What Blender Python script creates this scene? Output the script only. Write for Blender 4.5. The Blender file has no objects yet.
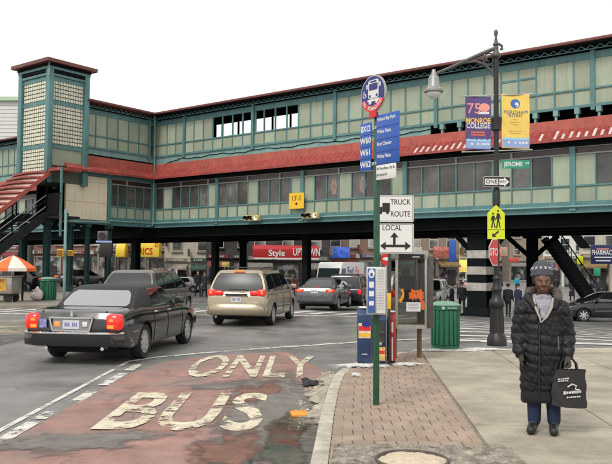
import bpy, bmesh, math, random
import numpy as np
from mathutils import Vector, Matrix, Quaternion

random.seed(7)
SC = bpy.context.scene
COL = SC.collection
R = math.radians

# ------------------------------------------------------------------ camera
CAM_H = 1.72
FPX = 754.0            # focal length in pixels of a 612 px wide picture
PITCH, ROLL = 0.045, -0.008
cp, sp = math.cos(PITCH), math.sin(PITCH)
FW = Vector((0, cp, sp)); UP0 = Vector((0, -sp, cp)); RT0 = Vector((1, 0, 0))
cr, sr = math.cos(ROLL), math.sin(ROLL)
UPV = cr * UP0 + sr * RT0
RTV = cr * RT0 - sr * UP0
cd = bpy.data.cameras.new('camera')
cam = bpy.data.objects.new('camera', cd)
COL.objects.link(cam)
cd.sensor_width = 36.0
cd.lens = FPX / 612.0 * 36.0
cd.clip_start = 0.1
cd.clip_end = 3000
m = Matrix.Identity(4)
for i in range(3):
    m[i][0], m[i][1], m[i][2] = RTV[i], UPV[i], -FW[i]
m[2][3] = CAM_H
cam.matrix_world = m
SC.camera = cam

# ------------------------------------------------------------------ overcast sky, soft sun, exposure
wd = bpy.data.worlds.new('World')
SC.world = wd
wd.use_nodes = True
nt = wd.node_tree
bg = nt.nodes['Background']
sky = nt.nodes.new('ShaderNodeTexSky')
sky.sky_type = 'NISHITA'
sky.sun_disc = False
sky.air_density = 1.0
sky.dust_density = 4.0
sky.ozone_density = 1.0
hs = nt.nodes.new('ShaderNodeHueSaturation')
hs.inputs['Saturation'].default_value = 0.12
mx = nt.nodes.new('ShaderNodeMix'); mx.data_type = 'RGBA'
mx.inputs[0].default_value = 0.72
mx.inputs[7].default_value = (10.0, 9.8, 9.5, 1)       # an even cloud layer over the clear-sky gradient
nt.links.new(sky.outputs[0], hs.inputs['Color'])
nt.links.new(hs.outputs[0], mx.inputs[6])
nt.links.new(mx.outputs[2], bg.inputs['Color'])
bg.inputs['Strength'].default_value = 0.115

ld = bpy.data.lights.new('sun', 'SUN')
ld.energy = 1.5
ld.angle = R(14)
ld.color = (1.0, 0.95, 0.88)
sun = bpy.data.objects.new('sun', ld)
COL.objects.link(sun)
# a bright part of the cloud cover behind the camera, to the left
_d = Vector((math.sin(R(-150)) * math.cos(R(50)), math.cos(R(-150)) * math.cos(R(50)), math.sin(R(50))))
sun.rotation_euler = _d.to_track_quat('Z', 'Y').to_euler()
sky.sun_elevation = R(50)
sky.sun_rotation = R(-150)

SC.view_settings.view_transform = 'Standard'
SC.view_settings.look = 'None'
SC.view_settings.exposure = 0.17
SC.view_settings.gamma = 1.0
SC.view_settings.use_curve_mapping = False
SC.render.engine = 'CYCLES'
SC.cycles.use_denoising = True
SC.cycles.max_bounces = 6
SC.cycles.transparent_max_bounces = 12
SC.cycles.caustics_reflective = False
SC.cycles.caustics_refractive = False
SC.cycles.sample_clamp_indirect = 6

# ------------------------------------------------------------------ ground shape and sight lines
def gz(x, y):
    """height of the road: level near the camera, falling away to the far right"""
    t = min(1, max(0, (y + 1.6 * x - 28) / 30))
    return -0.15 - 0.72 * t * t * (3 - 2 * t)

def ray(u, v):
    d = FW * FPX + RTV * (u - 306) + UPV * (232 - v)
    return d / d.y

def at(u, v, y):
    return Vector((0, 0, CAM_H)) + ray(u, v) * y

def onz(u, v, z=0.0):
    d = ray(u, v)
    return Vector((0, 0, CAM_H)) + d * ((z - CAM_H) / d.z)

def G(u, v):
    d = ray(u, v)
    y = 3.0
    while y < 300:
        p = Vector((0, 0, CAM_H)) + d * y
        if p.z <= gz(p.x, p.y):
            return p
        y += 0.1
    return p

def foot(u, y, lift=0.0):
    """ground point at picture column u and distance y"""
    x = (u - 306) / FPX * y
    return Vector((x, y, gz(x, y) + lift))

# ------------------------------------------------------------------ materials
MATS = {}
def mat(name, col, rough=0.6, metal=0.0, spec=0.5, var=0.12, scale=6.0, bump=0.0, bscale=40.0, coat=0.0,
        emit=0.0, dirt=0.0, dirtcol=(0.08, 0.07, 0.06), rvar=0.0, alpha_wear=0.0, wear_scale=7.0, ior=1.5, inst=0.0, world=True, fall=0.0, speck=0.0, speck_scale=70.0, streak=0.0, vstreak=0.0, streakcol=(0.35, 0.28, 0.22)):
    if name in MATS:
        return MATS[name]
    mt = bpy.data.materials.new(name)
    mt.use_nodes = True
    n = mt.node_tree.nodes; l = mt.node_tree.links
    b = n['Principled BSDF']
    b.inputs['Roughness'].default_value = rough
    b.inputs['Metallic'].default_value = metal
    b.inputs['Specular IOR Level'].default_value = spec
    b.inputs['IOR'].default_value = ior
    b.inputs['Coat Weight'].default_value = coat
    b.inputs['Coat Roughness'].default_value = 0.05
    c = (*col, 1)
    tc = n.new('ShaderNodeTexCoord')
    if world:
        geo = n.new('ShaderNodeNewGeometry'); src = geo.outputs['Position']
    else:
        src = tc.outputs['Object']
    cur = None
    if var > 0:
        nz = n.new('ShaderNodeTexNoise'); nz.inputs['Scale'].default_value = scale
        nz.inputs['Detail'].default_value = 6; nz.inputs['Roughness'].default_value = 0.65
        l.new(src, nz.inputs['Vector'])
        rp = n.new('ShaderNodeValToRGB')
        rp.color_ramp.elements[0].position = 0.3; rp.color_ramp.elements[1].position = 0.7
        rp.color_ramp.elements[0].color = tuple(max(0, x * (1 - var)) for x in col) + (1,)
        rp.color_ramp.elements[1].color = tuple(min(1, x * (1 + var)) for x in col) + (1,)
        l.new(nz.outputs['Fac'], rp.inputs['Fac'])
        cur = rp.outputs['Color']
        if rvar > 0:
            mr = n.new('ShaderNodeMapRange')
            mr.inputs[1].default_value = 0.35; mr.inputs[2].default_value = 0.65
            mr.inputs[3].default_value = max(0.02, rough - rvar); mr.inputs[4].default_value = min(1, rough + rvar)
            l.new(nz.outputs['Fac'], mr.inputs[0]); l.new(mr.outputs[0], b.inputs['Roughness'])
    if dirt > 0:
        n2 = n.new('ShaderNodeTexNoise'); n2.inputs['Scale'].default_value = scale * 0.37
        n2.inputs['Detail'].default_value = 9; n2.inputs['Roughness'].default_value = 0.72
        l.new(src, n2.inputs['Vector'])
        r2 = n.new('ShaderNodeValToRGB')
        r2.color_ramp.elements[0].position = 0.46; r2.color_ramp.elements[1].position = 0.72
        r2.color_ramp.elements[0].color = (0, 0, 0, 1); r2.color_ramp.elements[1].color = (dirt, dirt, dirt, 1)
        l.new(n2.outputs['Fac'], r2.inputs['Fac'])
        mm = n.new('ShaderNodeMix'); mm.data_type = 'RGBA'
        l.new(r2.outputs['Color'], mm.inputs[0])
        if cur: l.new(cur, mm.inputs[6])
        else: mm.inputs[6].default_value = c
        mm.inputs[7].default_value = (*dirtcol, 1)
        cur = mm.outputs[2]
    if inst > 0:
        oi = n.new('ShaderNodeObjectInfo')
        mr = n.new('ShaderNodeMapRange'); mr.inputs[3].default_value = 1 - inst; mr.inputs[4].default_value = 1 + inst
        l.new(oi.outputs['Random'], mr.inputs[0])
        mm = n.new('ShaderNodeMix'); mm.data_type = 'RGBA'; mm.blend_type = 'MULTIPLY'; mm.inputs[0].default_value = 1
        if cur: l.new(cur, mm.inputs[6])
        else: mm.inputs[6].default_value = c
        l.new(mr.outputs[0], mm.inputs[7])
        cur = mm.outputs[2]
    def times(cur, fac):
        mm = n.new('ShaderNodeMix'); mm.data_type = 'RGBA'; mm.blend_type = 'MULTIPLY'; mm.inputs[0].default_value = 1
        if cur: l.new(cur, mm.inputs[6])
        else: mm.inputs[6].default_value = c
        l.new(fac, mm.inputs[7]); return mm.outputs[2]
    if speck > 0:      # aggregate, grit and small stains
        n6 = n.new('ShaderNodeTexNoise'); n6.inputs['Scale'].default_value = speck_scale; n6.inputs['Detail'].default_value = 3; n6.inputs['Roughness'].default_value = 0.7
        l.new(src, n6.inputs['Vector'])
        mr = n.new('ShaderNodeMapRange'); mr.inputs[1].default_value = 0.3; mr.inputs[2].default_value = 0.7; mr.inputs[3].default_value = 1 - speck; mr.inputs[4].default_value = 1 + speck
        l.new(n6.outputs['Fac'], mr.inputs[0]); cur = times(cur, mr.outputs[0])
        n7 = n.new('ShaderNodeTexVoronoi'); n7.inputs['Scale'].default_value = 2.6; l.new(src, n7.inputs['Vector'])
        mr = n.new('ShaderNodeMapRange'); mr.inputs[1].default_value = 0.045; mr.inputs[2].default_value = 0.075; mr.inputs[3].default_value = 1 - speck * 1.6; mr.inputs[4].default_value = 1
        l.new(n7.outputs['Distance'], mr.inputs[0]); cur = times(cur, mr.outputs[0])
    if vstreak > 0:    # rain and rust runs down a wall
        mp = n.new('ShaderNodeMapping'); mp.inputs['Scale'].default_value = (3.0, 3.0, 0.22); l.new(src, mp.inputs[0])
        n8 = n.new('ShaderNodeTexNoise'); n8.inputs['Scale'].default_value = 1.6; n8.inputs['Detail'].default_value = 8; n8.inputs['Roughness'].default_value = 0.7; l.new(mp.outputs[0], n8.inputs['Vector'])
        mr = n.new('ShaderNodeMapRange'); mr.inputs[1].default_value = 0.50; mr.inputs[2].default_value = 0.75; mr.inputs[3].default_value = 0; mr.inputs[4].default_value = vstreak
        l.new(n8.outputs['Fac'], mr.inputs[0])
        mm = n.new('ShaderNodeMix'); mm.data_type = 'RGBA'; l.new(mr.outputs[0], mm.inputs[0])
        if cur: l.new(cur, mm.inputs[6])
        else: mm.inputs[6].default_value = c
        mm.inputs[7].default_value = tuple(a * b_ for a, b_ in zip(col, streakcol)) + (1,)
        cur = mm.outputs[2]
    if streak > 0:     # wear in the driving direction
        mp = n.new('ShaderNodeMapping'); mp.inputs['Scale'].default_value = (1.1, 0.06, 1); l.new(src, mp.inputs[0])
        n8 = n.new('ShaderNodeTexNoise'); n8.inputs['Scale'].default_value = 1.0; n8.inputs['Detail'].default_value = 5; l.new(mp.outputs[0], n8.inputs['Vector'])
        mr = n.new('ShaderNodeMapRange'); mr.inputs[1].default_value = 0.32; mr.inputs[2].default_value = 0.68; mr.inputs[3].default_value = 1 - streak; mr.inputs[4].default_value = 1 + streak
        l.new(n8.outputs['Fac'], mr.inputs[0]); cur = times(cur, mr.outputs[0])
        # fine cracks
        mp2 = n.new('ShaderNodeMapping'); mp2.inputs['Scale'].default_value = (0.35, 0.22, 1)
        n9 = n.new('ShaderNodeTexNoise'); n9.inputs['Scale'].default_value = 1.3; n9.inputs['Detail'].default_value = 6
        l.new(src, n9.inputs['Vector'])
        va = n.new('ShaderNodeVectorMath'); va.operation = 'MULTIPLY_ADD'; va.inputs[1].default_value = (1.6, 1.6, 0); l.new(n9.outputs['Color'], va.inputs[0]); l.new(src, va.inputs[2])
        l.new(va.outputs[0], mp2.inputs[0])
        vo = n.new('ShaderNodeTexVoronoi'); vo.feature = 'DISTANCE_TO_EDGE'; vo.inputs['Scale'].default_value = 1.0; l.new(mp2.outputs[0], vo.inputs['Vector'])
        mr = n.new('ShaderNodeMapRange'); mr.inputs[1].default_value = 0.002; mr.inputs[2].default_value = 0.010; mr.inputs[3].default_value = 0.68; mr.inputs[4].default_value = 1
        l.new(vo.outputs['Distance'], mr.inputs[0]); cur = times(cur, mr.outputs[0])
    if cur: l.new(cur, b.inputs['Base Color'])
    else: b.inputs['Base Color'].default_value = c
    if bump > 0:
        n3 = n.new('ShaderNodeTexNoise'); n3.inputs['Scale'].default_value = bscale; n3.inputs['Detail'].default_value = 5
        l.new(src, n3.inputs['Vector'])
        bp = n.new('ShaderNodeBump'); bp.inputs['Strength'].default_value = bump; bp.inputs['Distance'].default_value = 0.02
        l.new(n3.outputs['Fac'], bp.inputs['Height']); l.new(bp.outputs[0], b.inputs['Normal'])
    if emit > 0:
        b.inputs['Emission Color'].default_value = c; b.inputs['Emission Strength'].default_value = emit
    if alpha_wear > 0:
        n4 = n.new('ShaderNodeTexNoise'); n4.inputs['Scale'].default_value = wear_scale; n4.inputs['Detail'].default_value = 10
        n4.inputs['Roughness'].default_value = 0.75
        l.new(src, n4.inputs['Vector'])
        r4 = n.new('ShaderNodeValToRGB')
        p = alpha_wear
        r4.color_ramp.elements[0].position = p - 0.03; r4.color_ramp.elements[1].position = p + 0.05
        l.new(n4.outputs['Fac'], r4.inputs['Fac']); l.new(r4.outputs['Color'], b.inputs['Alpha'])
    if fall > 0:      # patch fades out in ragged flakes towards its rim (attribute 'fall': 1 in the middle, 0 at the rim)
        at_ = n.new('ShaderNodeAttribute'); at_.attribute_name = 'fall'
        n5 = n.new('ShaderNodeTexNoise'); n5.inputs['Scale'].default_value = wear_scale; n5.inputs['Detail'].default_value = 10; n5.inputs['Roughness'].default_value = 0.75
        l.new(src, n5.inputs['Vector'])
        ma = n.new('ShaderNodeMath'); ma.operation = 'MULTIPLY_ADD'; ma.inputs[1].default_value = fall
        l.new(at_.outputs['Fac'], ma.inputs[0]); l.new(n5.outputs['Fac'], ma.inputs[2])
        r5 = n.new('ShaderNodeValToRGB'); r5.color_ramp.elements[0].position = 0.56; r5.color_ramp.elements[1].position = 0.78
        l.new(ma.outputs[0], r5.inputs['Fac']); l.new(r5.outputs['Color'], b.inputs['Alpha'])
    MATS[name] = mt
    return mt

def glass_clear(name, tint=(0.9, 0.95, 0.95), amt=0.8):
    """thin pane: see-through with a glossy reflection"""
    if name in MATS: return MATS[name]
    mt = bpy.data.materials.new(name); mt.use_nodes = True
    n = mt.node_tree.nodes; l = mt.node_tree.links
    n.remove(n['Principled BSDF'])
    t = n.new('ShaderNodeBsdfTransparent'); t.inputs[0].default_value = (*tint, 1)
    g = n.new('ShaderNodeBsdfGlossy'); g.inputs['Roughness'].default_value = 0.03
    f = n.new('ShaderNodeFresnel'); f.inputs[0].default_value = 1.5
    mx = n.new('ShaderNodeMixShader')
    l.new(f.outputs[0], mx.inputs[0]); l.new(t.outputs[0], mx.inputs[1]); l.new(g.outputs[0], mx.inputs[2])
    l.new(mx.outputs[0], n['Material Output'].inputs[0])
    MATS[name] = mt
    return mt

# ------------------------------------------------------------------ mesh helpers
class MB:
    def __init__(self): self.v = []; self.f = []; self.mi = []
    def add(self, vs, fs, mi=0):
        o = len(self.v)
        self.v += [tuple(p) for p in vs]
        self.f += [tuple(i + o for i in f) for f in fs]
        self.mi += [mi] * len(fs)
        return self
    def box(self, c, s, rz=0.0, mi=0, rx=0.0, ry=0.0, taper=1.0):
        hx, hy, hz = s[0] / 2, s[1] / 2, s[2] / 2
        vs = [Vector((x * hx * (taper if z > 0 else 1), y * hy * (taper if z > 0 else 1), z * hz)) for z in (-1, 1) for x, y in ((-1, -1), (1, -1), (1, 1), (-1, 1))]
        if rx or ry or rz:
            M = Matrix.Rotation(rz, 3, 'Z') @ Matrix.Rotation(ry, 3, 'Y') @ Matrix.Rotation(rx, 3, 'X')
            vs = [M @ p for p in vs]
        c = Vector(c)
        return self.add([p + c for p in vs], [(3, 2, 1, 0), (4, 5, 6, 7), (0, 1, 5, 4), (1, 2, 6, 5), (2, 3, 7, 6), (3, 0, 4, 7)], mi)
    def bar(self, a, b, w, h=None, mi=0, up=(0, 0, 1)):
        """a straight bar of rectangular section from a to b"""
        a = Vector(a); b = Vector(b); h = h or w
        d = (b - a).normalized(); u = Vector(up)
        if abs(d.dot(u)) > 0.98: u = Vector((0, 1, 0))
        s = d.cross(u).normalized(); t = s.cross(d)
        o = [s * (x * w / 2) + t * (y * h / 2) for x, y in ((-1, -1), (1, -1), (1, 1), (-1, 1))]
        return self.add([a + p for p in o] + [b + p for p in o], [(0, 1, 2, 3), (7, 6, 5, 4), (4, 5, 1, 0), (5, 6, 2, 1), (6, 7, 3, 2), (7, 4, 0, 3)], mi)
    def tube(self, pts, r, n=8, mi=0, cap=True):
        pts = [Vector(p) for p in pts]; rs = r if isinstance(r, (list, tuple)) else [r] * len(pts)
        ring = []
        prev = None
        for i, p in enumerate(pts):
            d = (pts[min(i + 1, len(pts) - 1)] - pts[max(i - 1, 0)]).normalized()
            if prev is None:
                u = Vector((0, 0, 1)) if abs(d.z) < 0.9 else Vector((1, 0, 0))
                s = d.cross(u).normalized()
            else:
                s = (prev - d * prev.dot(d)).normalized()
            prev = s
            t = d.cross(s)
            ring.append([p + (s * math.cos(2 * math.pi * k / n) + t * math.sin(2 * math.pi * k / n)) * rs[i] for k in range(n)])
        vs = [q for rg in ring for q in rg]; fs = []
        for i in range(len(pts) - 1):
            for k in range(n):
                a = i * n + k; b = i * n + (k + 1) % n
                fs.append((a, b, b + n, a + n))
        if cap:
            fs.append(tuple(reversed(range(n)))); fs.append(tuple(range((len(pts) - 1) * n, len(pts) * n)))
        return self.add(vs, fs, mi)
    def lathe(self, prof, n=16, c=(0, 0, 0), mi=0, axis='Z', ring=False):
        if ring: prof = list(prof) + [prof[0]]
        vs = []; fs = []
        for r, z in prof:
            for k in range(n):
                a = 2 * math.pi * k / n
                p = (r * math.cos(a), r * math.sin(a), z)
                if axis == 'Y': p = (p[0], p[2], p[1])
                if axis == 'X': p = (p[2], p[0], p[1])
                vs.append((p[0] + c[0], p[1] + c[1], p[2] + c[2]))
        for i in range(len(prof) - 1):
            for k in range(n):
                a = i * n + k; b = i * n + (k + 1) % n
                q = (a, b, b + n, a + n)
                fs.append(q if axis != 'Y' else q[::-1])
        e = tuple(range((len(prof) - 1) * n, len(prof) * n)); s = tuple(reversed(range(n)))
        if not ring: fs += [s if axis != 'Y' else s[::-1], e if axis != 'Y' else e[::-1]]
        return self.add(vs, fs, mi)
    def prism(self, poly, z0, z1, mi=0, plane='XY'):
        """extrude a 2-D polygon; plane XZ extrudes along y"""
        n = len(poly)
        A = sum(poly[i][0] * poly[(i + 1) % n][1] - poly[(i + 1) % n][0] * poly[i][1] for i in range(n))
        if A < 0: poly = poly[::-1]
        if plane == 'XY':
            vs = [(x, y, z0) for x, y in poly] + [(x, y, z1) for x, y in poly]
            flip = False
        elif plane == 'XZ':
            vs = [(x, z0, y) for x, y in poly] + [(x, z1, y) for x, y in poly]; flip = True
        else:
            vs = [(z0, x, y) for x, y in poly] + [(z1, x, y) for x, y in poly]; flip = False
        fs = [tuple(reversed(range(n))), tuple(range(n, 2 * n))] + [(i, (i + 1) % n, (i + 1) % n + n, i + n) for i in range(n)]
        if flip: fs = [f[::-1] for f in fs]
        if (z1 < z0): fs = [f[::-1] for f in fs]
        return self.add(vs, fs, mi)
    def mesh(self, name, mats, smooth=None, bevel=0.0, bseg=2):
        me = bpy.data.meshes.new(name)
        me.from_pydata(self.v, [], self.f)
        for mm in (mats if isinstance(mats, (list, tuple)) else [mats]): me.materials.append(mm)
        me.polygons.foreach_set('material_index', self.mi)
        if bevel > 0:
            bm = bmesh.new(); bm.from_mesh(me)
            bmesh.ops.remove_doubles(bm, verts=bm.verts, dist=1e-5)
            es = [e for e in bm.edges if len(e.link_faces) == 2 and e.calc_face_angle(0) > 0.5]
            bmesh.ops.bevel(bm, geom=es, offset=bevel, segments=bseg, affect='EDGES', profile=0.5, clamp_overlap=True)
            bm.to_mesh(me); bm.free()
            if smooth is None: smooth = 40
        if smooth:
            me.polygons.foreach_set('use_smooth', [True] * len(me.polygons))
            me.set_sharp_from_angle(angle=R(smooth))
        me.update()
        return me
    def build(self, name, mats, parent=None, smooth=None, loc=None, rot=None, bevel=0.0, bseg=2):
        return link(name, self.mesh(name, mats, smooth, bevel, bseg), parent, loc, rot)

def link(name, me, parent=None, loc=None, rot=None):
    o = bpy.data.objects.new(name, me); COL.objects.link(o)
    if parent is not None: o.parent = parent
    if loc is not None: o.location = loc
    if rot is not None: o.rotation_euler = rot
    return o

def tag(o, label=None, cat=None, group=None, kind=None):
    if label: o['label'] = label
    if cat: o['category'] = cat
    if group: o['group'] = group
    if kind: o['kind'] = kind
    return o

def thing(name, label, cat, loc=(0, 0, 0), rz=0.0, group=None):
    o = bpy.data.objects.new(name, None); COL.objects.link(o)
    o.empty_display_size = 0.2
    o.location = loc; o.rotation_euler = (0, 0, rz)
    return tag(o, label, cat, group)

def structure(name, mb, mats, smooth=None, parent=None, bevel=0):
    o = mb.build(name, mats, parent, smooth, bevel=bevel)
    if parent is None: o['kind'] = 'structure'
    return o

def copy_tree(o, parent=None):
    c = o.copy(); COL.objects.link(c)
    if parent is not None: c.parent = parent
    for ch in o.children: copy_tree(ch, c)
    return c

def text_mesh(s, size, bold=0.0, sx=1.0, align='CENTER', spacing=1.0):
    cu = bpy.data.curves.new('lettering', 'FONT')
    cu.body = s; cu.size = size; cu.align_x = align; cu.align_y = 'CENTER'
    cu.offset = bold * size; cu.space_character = spacing; cu.resolution_u = 3
    ob = bpy.data.objects.new('lettering_source', cu)
    COL.objects.link(ob)
    dg = bpy.context.evaluated_depsgraph_get()
    me = bpy.data.meshes.new_from_object(ob.evaluated_get(dg))
    bpy.data.objects.remove(ob); bpy.data.curves.remove(cu)
    for v in me.vertices: v.co.x *= sx
    return me

def text(s, size, m_, parent, x, z, y, bold=0.02, sx=1.0, align='CENTER', spacing=1.0, name='lettering', rot=None):
    """lettering on a sign that faces -y, centred at (x, z)"""
    me = text_mesh(s, size, bold, sx, align, spacing)
    for v in me.vertices:
        a, b = v.co.x, v.co.y
        if rot: a, b = a * math.cos(rot) - b * math.sin(rot), a * math.sin(rot) + b * math.cos(rot)
        v.co = (x + a, y, z + b)
    me.materials.clear(); me.materials.append(m_)
    return link(name, me, parent)

def ellipse(cx, cy, rx, ry, n=24, a0=0.0):
    return [(cx + rx * math.cos(2 * math.pi * k / n + a0), cy + ry * math.sin(2 * math.pi * k / n + a0)) for k in range(n)]

def rrect(cx, cy, w, h, r, n=4):
    pts = []
    for sx, sy, a0 in ((1, 1, 0), (-1, 1, 90), (-1, -1, 180), (1, -1, 270)):
        for k in range(n + 1):
            a = R(a0 + 90 * k / n)
            pts.append((cx + sx * (w / 2 - r) + r * math.cos(a), cy + sy * (h / 2 - r) + r * math.sin(a)))
    return pts
# ================================================================== ground
M_ASPH = mat('asphalt', (0.185, 0.183, 0.176), 0.42, var=0.28, scale=0.7, bump=0.35, bscale=120, dirt=0.55, dirtcol=(0.085, 0.085, 0.085), rvar=0.2, speck=0.22, streak=0.22)
xs = [-900, -300, -120, -70] + [i for i in range(-45, 46)] + [70, 120, 300, 900]
ys = [-30, -10] + [i for i in range(-2, 111)] + [140, 200, 400, 900, 1800]
mb = MB()
mb.add([(x, y, gz(x, y)) for y in ys for x in xs],
       [(j * len(xs) + i, j * len(xs) + i + 1, (j + 1) * len(xs) + i + 1, (j + 1) * len(xs) + i) for j in range(len(ys) - 1) for i in range(len(xs) - 1)])
structure('road', mb, M_ASPH, smooth=60)

def sheet(poly, lift, step=1.0):
    """a thin flat sheet (4-corner polygon) following the road"""
    a, b, c, d = [Vector((p[0], p[1], 0)) for p in poly]
    nu = max(1, int(max((b - a).length, (c - d).length) / step)); nv = max(1, int(max((d - a).length, (c - b).length) / step))
    vs = []
    for j in range(nv + 1):
        for i in range(nu + 1):
            s, t = i / nu, j / nv
            p = (a * (1 - s) + b * s) * (1 - t) + (d * (1 - s) + c * s) * t
            vs.append((p.x, p.y, gz(p.x, p.y) + lift))
    fs = [(j * (nu + 1) + i, j * (nu + 1) + i + 1, (j + 1) * (nu + 1) + i + 1, (j + 1) * (nu + 1) + i) for j in range(nv) for i in range(nu)]
    A = (b - a).cross(d - a).z
    if A < 0: fs = [f[::-1] for f in fs]
    return vs, fs

def marking(name, polys, m_, lift=0.006, step=1.0):
    mb = MB()
    for p in polys: mb.add(*sheet(p, lift, step))
    return structure(name, mb, m_)

M_RED = mat('worn_red_lane_paint', (0.30, 0.165, 0.138), 0.55, var=0.3, scale=2.2, bump=0.3, bscale=90, dirt=1.0, dirtcol=(0.21, 0.188, 0.17), speck=0.22, streak=0.12)
M_PAINT = mat('worn_white_road_paint', (0.62, 0.60, 0.54), 0.6, var=0.2, scale=5, alpha_wear=0.45, wear_scale=3.5, bump=0.2)
M_PAINT2 = mat('road_paint_thin', (0.60, 0.59, 0.54), 0.6, var=0.2, scale=5, alpha_wear=0.45, wear_scale=3.0)
M_LETTER = mat('worn_letter_paint', (0.62, 0.56, 0.42), 0.6, var=0.25, scale=5, alpha_wear=0.445, wear_scale=4, bump=0.2)

# the near kerb line (x, y), sidewalk to its right
KERB = [(-0.30, -6.0), (-0.22, 0.0), (-0.12, 3.0), (0.04, 6.5), (0.18, 8.8), (0.33, 10.8), (0.48, 12.2), (0.74, 13.3), (1.15, 14.3), (1.75, 15.15), (2.5, 15.75), (3.5, 16.1), (5.0, 16.3), (9.0, 16.6), (14.0, 17.0), (40.0, 18.6)]
def kerb_at(y):
    for (x0, y0), (x1, y1) in zip(KERB, KERB[1:]):
        if y0 <= y <= y1: return x0 + (x1 - x0) * (y - y0) / (y1 - y0)
    return KERB[-1][0]

# red bus lane
mb = MB()
rows = [(-4.0, -3.05), (4, -3.1), (7, -3.12), (10, -3.05), (13, -2.95), (14.6, -2.6), (15.8, -1.5)]
ne = 10
vs = []
lane = [(-5, -3.1), (0, -3.1), (4, -3.1), (7, -3.12), (10, -3.08), (13, -3.0), (14.6, -2.75), (15.5, -2.1), (16.1, -1.3), (16.5, -0.6)]
for y, xl in lane:
    xr = min(kerb_at(y) - 0.20, kerb_at(y) - 0.20) if y < 13.6 else 0.35 - (y - 13.6) * 0.25
    for k in range(ne + 1):
        x = xl + (xr - xl) * k / ne
        vs.append((x, y, gz(x, y) + 0.004))
mb.add(vs, [(j * (ne + 1) + i, j * (ne + 1) + i + 1, (j + 1) * (ne + 1) + i + 1, (j + 1) * (ne + 1) + i) for j in range(len(lane) - 1) for i in range(ne)])
structure('bus_lane_paint', mb, M_RED)

# lettering BUS ONLY, stretched along the lane, read from behind
def road_word(word, x0, x1, y0, y1, slant=0.0):
    me = text_mesh(word, 1.0, 0.018, 1.0)
    co = np.array([v.co[:] for v in me.vertices])
    mn, mxx = co.min(0), co.max(0)
    for v in me.vertices:
        s = (v.co.x - mn[0]) / (mxx[0] - mn[0]); t = (v.co.y - mn[1]) / (mxx[1] - mn[1])
        x = x0 + (x1 - x0) * s + slant * t; y = y0 + (y1 - y0) * t
        v.co = (x, y, gz(x, y) + 0.017)
    me.materials.clear(); me.materials.append(M_LETTER)
    o = link('road_lettering', me); o['kind'] = 'structure'
    return o
road_word('BUS', -2.42, -0.50, 8.55, 11.1)
road_word('ONLY', -2.10, 0.20, 12.6, 15.7)

# edge line of the lane: broken white dashes and a solid line
dash = []
y = -2.0
rnd = random.Random(3)
while y < 13.8:
    L_ = rnd.choice((0.5, 0.9, 1.3)); xl = -3.28 if y < 10 else -3.2
    dash.append([(xl, y), (xl + 0.17, y), (xl + 0.17, y + L_), (xl, y + L_)])
    y += L_ + rnd.choice((0.15, 0.35, 0.6))
marking('lane_edge_line', dash, M_PAINT, 0.008)
marking('lane_line', [[(-3.46, -4), (-3.38, -4), (-3.36, 14.6), (-3.44, 14.6)]], M_PAINT2, 0.008)
# sweeping line round the end of the bus lane
arc = [(-3.40, 14.6), (-3.0, 15.3), (-2.3, 16.0), (-1.6, 16.6), (-0.5, 17.4), (0.6, 18.2), (1.8, 19.0), (3.2, 19.7), (6.5, 20.3)]
mb = MB()
vs = []
for i, (x, y) in enumerate(arc):
    d = Vector(arc[min(i + 1, len(arc) - 1)]) - Vector(arc[max(i - 1, 0)]); d.normalize()
    nrm = Vector((-d.y, d.x)) * (0.05 + 0.06 * min(1, i / 4))
    for s_ in (-1, 1): vs.append((x + nrm.x * s_, y + nrm.y * s_, gz(x, y) + 0.010))
mb.add(vs, [(2 * i + 1, 2 * i, 2 * i + 2, 2 * i + 3) for i in range(len(arc) - 1)])
structure('stop_line', mb, M_PAINT2)

# zebra crossing ahead of the cars
M_BAR = mat('crossing_paint', (0.60, 0.59, 0.55), 0.55, var=0.2, scale=3, alpha_wear=0.40, wear_scale=2.4)
marking('crossing_line', [[(-22, 27.6), (5.2, 28.4), (5.2, 28.85), (-22, 28.05)]], M_BAR, 0.010)
bars = []
for k in range(26):
    x = -20 + k * 1.0
    y0 = 28.9 + (x + 20) * 0.03
    bars.append([(x, y0), (x + 0.45, y0), (x + 1.6, y0 + 3.0), (x + 1.15, y0 + 3.0)])
marking('zebra_crossing', bars, M_BAR, 0.009)
# zebra crossing on the right, bars across the view
bars = []
for k in range(8):
    y = 19.2 + k * 1.35
    bars.append([(3.9 + 0.12 * k, y), (11.5 + 0.1 * k, y - 0.9), (11.5 + 0.1 * k, y - 0.55), (3.9 + 0.12 * k, y + 0.40)])
marking('side_zebra_crossing', bars, M_BAR, 0.009)
marking('side_crossing_line', [[(4.4, 18.9), (16, 17.6), (16, 17.85), (4.4, 19.15)], [(5.2, 31.5), (16, 29.5), (16, 29.8), (5.2, 31.85)]], M_BAR, 0.012)

# darker tyre tracks and patch repairs
M_PATCH = mat('asphalt_patch', (0.085, 0.085, 0.085), 0.5, var=0.25, scale=2, bump=0.3, bscale=120, alpha_wear=0.45, wear_scale=0.9)
marking('asphalt_repair', [[(-9.5, 8.0), (-8.0, 8.2), (-6.5, 22), (-8.2, 22)]], M_PATCH, 0.0065)
M_PATCHY = mat('yellowish_road_stain', (0.30, 0.26, 0.18), 0.6, var=0.2, scale=1, alpha_wear=0.5, wear_scale=0.7)
marking('road_stain', [[(-14, 19), (-7.2, 20), (-7.0, 25), (-16, 24)]], M_PATCHY, 0.007)

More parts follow.
